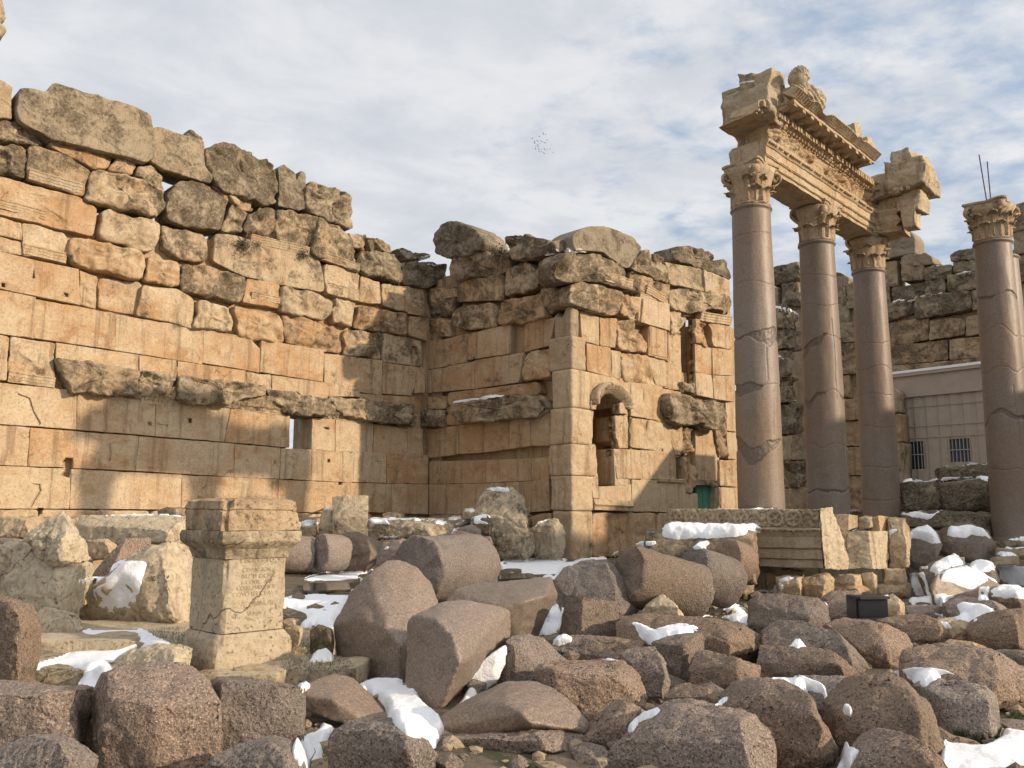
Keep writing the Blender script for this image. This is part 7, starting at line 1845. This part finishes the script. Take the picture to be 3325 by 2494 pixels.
snow('H', [(1060,1720),(1110,1640),(1120,1560),(1150,1540),(1232,1565),(1190,1640),(1180,1720)], 'snow pocket at the bottom edge between two boulders', .08, 50, 30)
snow('H', [(1720,1470),(1760,1450),(1790,1500),(1900,1545),(2000,1540),(2080,1480),(2080,1415),(2150,1420),(2240,1450),(2260,1720),(1740,1720),(1710,1590)], 'broad sunlit snow field in the bottom right corner', .09, 90, 40)
snow('H', [(1610,735),(1680,722),(1760,750),(1830,740),(1800,680),(1840,660),(1960,665),(2030,700),(2040,740),(1960,760),(1920,805),(1800,770),(1700,760)], 'widest snow cap with a drooping edge on the granite slab', .09, 80, 10)
snow('H', [(1710,780),(1750,780),(1785,815),(1780,830),(1740,825)], 'little drip of snow on the low limestone slab', .04, 30, 3)
snow('H', [(1510,660),(1530,640),(1640,625),(1800,622),(1800,640),(1740,660),(1740,690),(1600,672),(1540,690)], 'long snow cap on the flat dark stone', .09, 70, 8)
snow('H', [(1300,665),(1380,622),(1408,622),(1395,660),(1330,672)], 'snow dab above the black floodlight', .06, 36, 4)
snow('H', [(1000,640),(1040,680),(1030,690)], 'thin snow line on the granite block below the fallen carved block', .02, 40, 2)
snow('H', [(-6,890),(0,830),(110,793),(200,800),(272,845),(180,852),(60,880)], 'smooth snow saddle above the dark triangular face', .08, 60, 10)
# right background
snow('E', [(1525,1345),(1560,1318),(1640,1303),(1690,1345),(1720,1410),(1680,1420),(1600,1395),(1530,1380)], 'pointed cap of snow on the round dark boulder', .16, 60, 6)
snow('E', [(1745,1365),(1762,1305),(1880,1288),(1980,1325),(2015,1385),(1900,1365),(1860,1385),(1780,1380)], 'wide cap of snow on the broad brown boulder', .16, 60, 6)
snow('E', [(1480,1042),(1500,1022),(1690,1015),(1702,1035),(1640,1040),(1560,1048)], 'fringe of snow on the left mossy cube', .10, 70, 4)
snow('E', [(1702,1045),(1720,1010),(1850,1005),(2035,1002),(2042,1022),(1990,1050),(1940,1025),(1850,1030),(1760,1050)], 'ragged fringe of snow on the wider mossy cube', .10, 80, 4)
snow('E', [(1698,945),(1720,935),(2060,917),(2062,935),(1760,948)], 'even snow strip on the long flat dark block', .10, 80, 4)
snow('E', [(1462,1205),(1560,1210),(1660,1230),(1700,1205),(1732,1215),(1690,1240),(1640,1275),(1540,1262),(1470,1235)], 'snow tongue along the low dark ledge stone', .10, 70, 6)
snow('E', [(2025,1188),(2095,1180),(2095,1212),(2050,1214)], 'snow dab at the lone column foot', .08, 40, 4)
snow('E', [(2090,1388),(2150,1375),(2240,1372),(2240,1400),(2130,1402)], 'snow on the top step of the stair', .10, 50, 4)
snow('E', [(2060,1440),(2240,1428),(2240,1445),(2100,1445)], 'snow on the second step of the stair', .08, 50, 4)
snow('E', [(2035,1475),(2070,1455),(2160,1470),(2180,1490),(2080,1490)], 'snow on the lowest step of the stair', .09, 50, 4)
snow('H', [(1640,470),(1680,425),(1800,368),(1850,420),(1855,445),(1760,470),(1700,510),(1640,490)], 'snow covering the steep granite stone', .12, 60, 6)
snow('H', [(1700,530),(1740,470),(1850,440),(1960,480),(2065,550),(1990,545),(1930,580),(1900,605),(1780,560),(1700,545)], 'thick snow blanket over the granite drum near the right edge', .14, 70, 8)
snow('H', [(1865,440),(1920,412),(2000,410),(2042,440),(2040,480),(1980,500),(1890,480)], 'snow mound on the granite stone behind the blanketed drum', .12, 50, 6)
snow('H', [(2000,600),(2070,560),(2180,565),(2240,590),(2240,660),(2100,650),(2030,640)], 'snow smothering the small stone at the right edge', .12, 60, 6)
snow('H', [(1520,490),(1620,490),(1640,560),(1660,630),(1560,630),(1535,560)], 'snow on the ground beside the tall eroded block', .10, 60, 8)
snow('H', [(1940,580),(2010,575),(2000,660),(1935,660)], 'snow pocket between two snow covered stones', .10, 40, 6)
snow('H', [(2050,440),(2240,445),(2260,575),(2100,560),(2060,520)], 'flat snow field below the stone stair', .10, 60, 8)
snow('H', [(1580,455),(1640,450),(1640,470),(1590,475)], 'snow scrap left of the steep granite stone', .05, 30, 4)
# fallen blocks
snow('E', [(38,1370),(55,1300),(100,1285),(400,1288),(620,1290),(655,1320),(650,1350),(590,1330),(520,1375),(420,1390),(250,1388),(120,1400),(60,1385)], 'thick snow blanket on the dark limestone drum', .20, 110, 8)
snow('E', [(140,1240),(170,1218),(400,1205),(760,1196),(780,1206),(600,1225),(420,1220),(380,1235),(320,1222),(200,1232)], 'snow lying along the top of the fallen carved block', .10, 110, 4)
snow('E', [(1185,1330),(1240,1305),(1300,1318),(1308,1335),(1250,1335)], 'snow dab on the profiled cornice block', .06, 40, 4)
snow('E', [(1395,1345),(1400,1325),(1450,1318),(1460,1335),(1420,1360),(1408,1400)], 'snow dab in the nook of the tall eroded block', .05, 40, 4)
snow('E', [(225,1440),(260,1400),(320,1390),(340,1410),(300,1450),(240,1450)], 'snow tuft between granite drum and dark limestone drum', .08, 40, 4)
snow('E', [(1165,1210),(1240,1202),(1240,1225),(1170,1222)], 'snow at the foot of the second standing column', .06, 40, 4)
snow('E', [(730,1625),(790,1603),(850,1608),(840,1625),(760,1650)], 'snow on the prop stone nearest the snow capped drum', .05, 40, 4)
# before the inner corner
snow('F', [(1055,172),(1070,155),(1140,152),(1205,160),(1205,185),(1130,178)], 'snow cap on the huge grooved limestone', .14, 60, 4)
snow('F', [(930,300),(935,275),(990,275),(1008,295),(980,308)], 'snow on the small stone left of the huge grooved limestone', .12, 40, 4)
snow('F', [(870,385),(880,360),(960,340),(1030,312),(1075,308),(1098,335),(1030,345),(1090,365),(1090,380),(1020,375),(960,372),(900,388)], 'snow draped over the dark pitted stone', .12, 70, 5)
snow('F', [(352,352),(370,338),(600,336),(800,345),(848,372),(810,385),(700,375),(770,360),(600,352),(470,358),(520,385),(380,378)], 'rim of snow around the long low bench', .10, 100, 4)
snow('F', [(835,348),(840,325),(920,320),(920,345),(870,356)], 'snow heap at the end of the long low bench', .10, 40, 4)
snow('F', [(88,296),(95,275),(120,266),(150,270),(150,288),(110,290)], 'snow on the leaning pale slab', .08, 40, 4)
snow('F', [(-60,365),(-20,345),(60,345),(65,372),(0,385),(-60,385)], 'snow on the low block left of the leaning slab', .10, 50, 4)
snow('F', [(430,470),(450,445),(550,438),(545,452),(480,475)], 'upper dab of snow on the granite scrap', .06, 40, 4)
snow('F', [(440,530),(470,500),(492,508),(480,528)], 'lower dab of snow on the granite scrap', .05, 30, 4)
snow('F', [(850,430),(870,395),(905,390),(900,405),(870,430)], 'snow behind the flat granite chip', .05, 36, 4)
snow('F', [(1345,400),(1375,360),(1430,343),(1432,355),(1385,370),(1360,395)], 'snow line on the faceted pale limestone stub', .06, 40, 4)
snow('F', [(1805,570),(1830,535),(1862,525),(1862,540),(1830,570)], 'snow dab left of the longest granite drum', .05, 36, 4)
snow('F', [(1962,492),(2000,475),(2080,472),(2095,490),(2060,508),(2010,500)], 'snow on the ground above the longest granite drum', .06, 40, 4)
# snow lying on the court floor
snow('F', [(1140,592),(1250,580),(1500,580),(1700,572),(1800,570),(1780,590),(1640,600),(1500,690),(1460,715),(1400,690),(1130,715),(1140,690),(1280,660),(1140,650)], 'trampled snow and slush on the court floor before the pier', .03, 120, 6, group='snow on the court floor', near=15)
snow('F', [(-20,690),(60,665),(250,645),(400,640),(380,660),(300,690),(360,710),(200,720),(-20,725)], 'trampled snow strip on the court floor before the three drums', .03, 110, 6, group='snow on the court floor', near=12)
snow('F', [(-20,775),(100,768),(280,760),(300,770),(100,788),(-20,790)], 'thin snow line beside the puddle on the court floor', .02, 80, 4, group='snow on the court floor')
# on the wall tops and ledges
WT = 'thin snow on the wall tops'
for z, poly, lab, th in [
  ('C', [(860,1310),(880,1290),(980,1270),(1110,1252),(1180,1265),(1100,1280),(950,1300)], 'snow dusting on the shaded dark ledge', .06),
  ('C', [(1525,395),(1550,378),(1650,385),(1670,400),(1560,402)], 'bright snow strip on the carved corner cornice', .08),
  ('C', [(1415,418),(1450,390),(1475,370),(1512,400),(1500,412)], 'snow tucked left of the carved corner cornice', .06),
  ('C', [(655,440),(690,422),(745,418),(745,428),(680,445)], 'snow on the flat block behind the inner corner', .05),
  ('C', [(690,466),(760,470),(812,476),(812,484),(740,482)], 'thin snow line on the dark corner block', .04),
  ('D', [(700,1560),(720,1548),(800,1565),(865,1592),(865,1615),(800,1590),(720,1575)], 'snow on the broken dark wall end', .10),
  ('D', [(1390,1535),(1420,1522),(1530,1508),(1740,1470),(1740,1480),(1560,1512),(1480,1530)], 'long snow line along the far rampart ledge', .06),
  ('D', [(1780,1365),(1850,1345),(1900,1345),(1900,1356),(1830,1368)], 'short snow line right of the knobbed grey stone', .06),
  ('D', [(1650,1322),(1700,1308),(1770,1302),(1770,1310),(1700,1318)], 'thin snow strip on the dark low rampart stone', .06),
  ('D', [(470,232),(540,210),(610,203),(600,216),(520,225)], 'snow on the rear corner of the entablature', .05),
  ('E', [(800,572),(830,550),(890,548),(890,566),(830,572)], 'snow on the lower step of the broken wall end', .08),
  ('E', [(728,290),(740,280),(775,295),(770,305)], 'speck of snow high on the broken wall end', .06),
]:
    snow(z, poly, lab, th, 60, 4, group=WT)
# ================================================================== SMALL THINGS
# floodlight among the stones
fl = thing('floodlight', at_depth(T('H', (1310, 770)), 12.2), 'black floodlight box lying among the granite stones', 'floodlight')
BLK = plain('black powder coat', (.012, .014, .015), .45, .3, 12); LENS = plain('dark lens', (.02, .024, .028), .15, .2, 3)
def flood():
    c = at_depth(T('H', (1308, 722)), 12.2); ex = V((1, .12, 0)).normalized(); ey = V((-.12, 1, 0)).normalized()
    w = .235
    def hb(name, x0, x1, y0, y1, z0, z1, mat, bev=.012):
        bm = bmesh.new(); bmesh.ops.create_cube(bm, size=1); bmesh.ops.bevel(bm, geom=bm.edges[:], offset=.06, segments=2, affect='EDGES')
        v = [c+ex*(x0+(x1-x0)*(q.co.x+.5))+ey*(y0+(y1-y0)*(q.co.y+.5))+V((0, 0, z0+(z1-z0)*(q.co.z+.5))) for q in bm.verts]
        bm.verts.index_update(); f = [tuple(q.index for q in fc.verts) for fc in bm.faces]; bm.free(); return mesh_obj(name, v, f, mat, fl, smooth=False)
    hb('housing', -w, w, .0, .30, -.20, .19, BLK); hb('visor', -w*1.02, w*1.02, -.06, .30, .17, .205, BLK); hb('lens', -w*.9, w*.9, -.012, .02, -.08, .17, LENS)
    hb('trim_bar', -w*.9, w*.9, -.03, .0, -.125, -.095, BLK); hb('bracket', -.2, .2, .05, .2, -.42, -.22, BLK)
flood()
# leafy tufts growing out of the wall joints
GRN = plain('dry green leaves', (.062, .085, .030), .8, .6, 14); BRN = plain('dry brown twigs', (.10, .080, .050), .9, .5, 14)
def tuft(z, p, pl, r, n, label, mat, droop=.5, seed=1, name='wall_plant', out=.12):
    r *= .58; n = int(n*.6); o_, nn = PL[pl]; c = on_plane(T(z, p), o_+nn*out, nn); rs = random.Random(seed)
    t = thing(name, c, label, 'plant', 'plants growing in the wall joints')
    v, f = [], []; vs, fs = [], []
    for k in range(n):
        d = V((rs.gauss(0, 1), rs.gauss(0, 1), rs.gauss(0, .9)-droop*.6)).normalized(); L = r*rs.uniform(.35, 1.05)
        if d.dot(nn) < -.2: d = d-nn*(2*d.dot(nn))
        e = c+d*L-V((0, 0, droop*L*L/r*.4)); s = r*rs.uniform(.05, .11); a = V((rs.gauss(0, 1), rs.gauss(0, 1), rs.gauss(0, 1))).normalized(); b = a.cross(d).normalized()
        k0 = len(v); v += [e-a*s, e+b*s*.6, e+a*s, e-b*s*.6]; f.append((k0, k0+1, k0+2, k0+3))
        if k % 4 == 0:
            k1 = len(vs); wv = b*r*.012; m_ = c.lerp(e, .5)+V((0, 0, r*.05)); vs += [c-wv, c+wv, m_+wv, m_-wv, e+wv*.5, e-wv*.5]; fs += [(k1, k1+1, k1+2, k1+3), (k1+3, k1+2, k1+4, k1+5)]
    mesh_obj('foliage', v, f, mat, t, smooth=False); mesh_obj('stems', vs, fs, BRN, t, smooth=False)
tuft('A', (1450, 1085), 'long', .75, 520, 'biggest bushy dark plant hanging from the tall wall', BRN, .7, 1)
tuft('A', (1540, 1095), 'long', .45, 260, 'small plant right of the biggest bushy one', GRN, .6, 2)
tuft('A', (1810, 1150), 'long', .60, 420, 'drooping plant under the carved upper course of the tall wall', BRN, .7, 3)
tuft('A', (1880, 1060), 'long', .55, 300, 'dry plant on the joint above the drooping one', BRN, .5, 4)
tuft('A', (870, 1512), 'long', .34, 240, 'leafy green clump on the joint over the smooth ashlar', GRN, .2, 5)
tuft('A', (1062, 1574), 'long', .34, 220, 'green sprig right of the leafy clump', GRN, .3, 6)
tuft('A', (1385, 1620), 'long', .26, 140, 'third and smallest green sprig on the same joint', GRN, .1, 7)
tuft('A', (715, 640), 'long', .34, 160, 'moss tuft under the longest grey block', GRN, .0, 8)
tuft('A', (1660, 905), 'long', .3, 160, 'green tuft under the slotted slab', GRN, .1, 9)
tuft('A', (2005, 1080), 'long', .45, 200, 'ivy like growth on the carved block near the wall end', GRN, .4, 10)
tuft('C', (690, 790), 'long', .6, 300, 'dark twiggy growth in the inner corner', BRN, .5, 11, out=.4)
tuft('C', (1150, 430), 'side', .9, 420, 'dry bush on the side wall top left of the crusted block', BRN, -.3, 12, out=.3)
tuft('C', (1160, 680), 'side', .4, 180, 'green moss tuft on the side wall below the crusted block', GRN, .5, 13)
tuft('Q', (385, 725), 'niche', .3, 120, 'grassy sprig on the crusted ledge of the niche wall', GRN, -.2, 14, out=.5)
tuft('F', (1690, 500), 'niche', .35, 160, 'weed at the foot of the niche wall', GRN, .1, 15, out=.1)
# moss and grass on the floor near the drums
def grass_patch(z, poly, label, dens, h):
    pp = [T(z, q) for q in poly]; rs = random.Random(len(label)); v, f = [], []
    xs = [q[0] for q in pp]; ys = [q[1] for q in pp]; n = 0
    while n < dens:
        p = (rs.uniform(min(xs), max(xs)), rs.uniform(min(ys), max(ys)))
        if not inside(p, pp): continue
        n += 1; hit = BVH.ray_cast(EYE, ray(p))
        if hit[0] is None or hit[0].z > .7: continue
        c = hit[0]; L = h*rs.uniform(.4, 1.1); d = V((rs.gauss(0, .5), rs.gauss(0, .5), 1)).normalized(); a = V((rs.gauss(0, 1), rs.gauss(0, 1), 0)).normalized()*L*.09
        k = len(v); v += [c-a, c+a, c+d*L]; f.append((k, k+1, k+2))
    o = mesh_obj('grass', v, f, GRN, smooth=False); tag(o, label, 'grass', None, 'stuff')
grass_patch('F', [(-60,650),(0,640),(180,640),(330,640),(330,662),(150,668),(-60,690)], 'short grass along the foot of the three drums', 900, .06)
grass_patch('F', [(1150,570),(1350,560),(1520,545),(1560,575),(1300,590),(1150,585)], 'short grass at the foot of the huge grooved limestone', 1200, .09)
grass_patch('G', [(1690,880),(1900,880),(1990,930),(2120,1040),(2060,1080),(1700,1080),(1680,1000),(1850,1010)], 'mossy grass on the steps right of the altar', 1600, .03)
grass_patch('G', [(130,1060),(480,1070),(540,1110),(420,1120),(130,1100)], 'moss along the lowest step left of the altar', 900, .022)
grass_patch('H', [(1780,1440),(2030,1490),(2100,1380),(2210,1290),(2210,1420),(2080,1420),(2060,1500),(1900,1560)], 'grass blades at the edge of the corner snow field', 2200, .05)
grass_patch('G', [(850,830),(1110,810),(1100,950),(1040,920),(900,870)], 'moss in the shadow left of the altar foot', 700, .028)
# meltwater
def puddle(z, poly, label):
    pts = smooth_ring(poly_resample([T(z, q) for q in poly], 60), 2); v = []
    for i, p in enumerate(pts):
        r = ray(p); t = (0.055-EYE.z)/r.z; w = EYE+r*t; v.append(w)
    n = len(v); vv = v+[q-V((0, 0, .05)) for q in v]
    f = [tuple(range(n)), tuple(range(2*n-1, n-1, -1))]+[(i, i+n, (i+1) % n+n, (i+1) % n) for i in range(n)]
    m, t = new_mat('meltwater'); 
    nz = t.noise(t.n('ShaderNodeTexCoord').outputs['Object'], 3, 3, .5)
    b = t.n('ShaderNodeBump', {'Height': nz, 'Strength': .04, 'Distance': .02}).outputs[0]
    p = t.n('ShaderNodeBsdfPrincipled', {'Base Color': (.06, .05, .034, 1), 'Roughness': .05, 'Normal': b, 'Specular IOR Level': .5}); t.n('ShaderNodeOutputMaterial', {'Surface': p.outputs[0]})
    o = mesh_obj('puddle', vv, f, m, smooth=False); tag(o, label, 'puddle', None, 'structure')
    bm = bmesh.new(); bm.from_mesh(o.data); bmesh.ops.recalc_face_normals(bm, faces=bm.faces); bm.to_mesh(o.data); bm.free()
puddle('F', [(-30,728),(120,722),(250,722),(330,715),(320,740),(280,762),(100,768),(-30,772)], 'shallow meltwater puddle mirroring the wall before the three drums')
puddle('F', [(1130,680),(1200,668),(1330,665),(1380,680),(1300,695),(1140,702)], 'shallow meltwater puddle before the pier')
# twig in the snow
tw = thing('dry_twig', at_depth(T('G', (1865, 1650)), 5.6), 'thin dry twig sticking out of the snow under the half drum', 'twig')
def twig():
    a, b = at_depth(T('G', (1850, 1660)), 5.7), at_depth(T('G', (1888, 1538)), 5.75); v, f = [], []
    for k in range(6):
        s = k/5; p = a.lerp(b, s)+V((.008*math.sin(k*2.1), 0, 0))
        for i in range(5): q = 2*math.pi*i/5; v.append(p+V((math.cos(q), math.sin(q), 0))*.006*(1.2-s))
    for k in range(5):
        for i in range(5): f.append((k*5+i, k*5+(i+1) % 5, (k+1)*5+(i+1) % 5, (k+1)*5+i))
    mesh_obj('stem', v, f, BRN, tw)
twig()
# the flock in the sky
def birds():
    BM = plain('dark plumage', (.04, .045, .055), .8, .2, 9)
    v = [(0, .16, 0), (.035, .02, .02), (-.035, .02, .02), (0, -.14, .0), (0, .03, -.04), (.30, -.03, .10), (.18, .07, .08), (-.30, -.03, .10), (-.18, .07, .08), (.05, -.22, 0), (-.05, -.22, 0), (.06, -.05, .03), (-.06, -.05, .03)]
    f = [(0, 1, 4), (0, 4, 2), (0, 2, 1), (1, 3, 4), (4, 3, 2), (1, 2, 3), (1, 6, 5, 11), (2, 12, 7, 8), (3, 9, 10)]
    me = bpy.data.meshes.new('bird'); me.from_pydata(v, [], f); me.update(); me.materials.append(BM); rs = random.Random(5)
    for (x, y) in [(880,480),(1000,518),(712,605),(410,680),(620,805),(795,815),(1050,770),(495,870),(725,910),(960,890),(630,985),(1268,990),(550,1030),(670,1045),(535,1150),(690,1180),(800,1205),(935,1180),(1065,1190),(1182,1165),(695,1275),(795,1295),(915,1360),(1325,1340)]:
        p = (1700+x*.07233, 400+y*.07233); o = bpy.data.objects.new('bird', me); COL.objects.link(o)
        o.location = at_depth(p, 118+rs.uniform(-6, 6)); o.rotation_euler = (rs.uniform(-.5, .5), rs.uniform(-.8, .8), rs.uniform(-.6, .6)+R(60)); s = rs.uniform(.6, .95); o.scale = (s, s, s)
        tag(o, 'tiny dark bird of the flock circling over the ruin', 'bird', 'flock of birds in the sky')
birds()

# loose chips and grit between the stones
def rubble(n, y0, y1, smin, smax, label, seed):
    rs = random.Random(seed); v, f = [], []
    ico = bmesh.new(); bmesh.ops.create_icosphere(ico, subdivisions=1, radius=1); iv = [q.co.copy() for q in ico.verts]; ifc = [tuple(q.index for q in fc.verts) for fc in ico.faces]; ico.free()
    for k in range(n):
        y = y0+(y1-y0)*rs.random()**1.5; x = rs.uniform(-.68, .68)*y; s = rs.uniform(smin, smax)*(1 if rs.random() < .8 else 2.2); b = len(v)
        sx, sy, sz = s*rs.uniform(.7, 1.4), s*rs.uniform(.7, 1.4), s*rs.uniform(.4, .9); a = rs.random()*6.28; ca, sa = math.cos(a), math.sin(a)
        c = V((x, y, gz(x, y)+sz*.3))
        for q in iv:
            e = 1+rs.uniform(-.28, .28); px_, py_, pz_ = q.x*sx*e, q.y*sy*e, q.z*sz*e; v.append(c+V((px_*ca-py_*sa, px_*sa+py_*ca, pz_)))
        f += [tuple(b+i for i in q) for q in ifc]
    return v, f
v, f = rubble(2600, 4.2, 17, .012, .05, '', 3); o = mesh_obj('gravel', v, f, LIME, smooth=False); look(o, tint=.2, lichen=.35, grey=.4); tag(o, 'pale stone chips and grit scattered on the earth between the blocks', 'gravel', None, 'stuff')
v, f = rubble(700, 4.2, 17, .03, .08, '', 4); o = mesh_obj('gravel', v, f, GRAN, smooth=False); look(o, tint=.3); tag(o, 'rose granite chips scattered on the earth between the blocks', 'gravel', None, 'stuff')
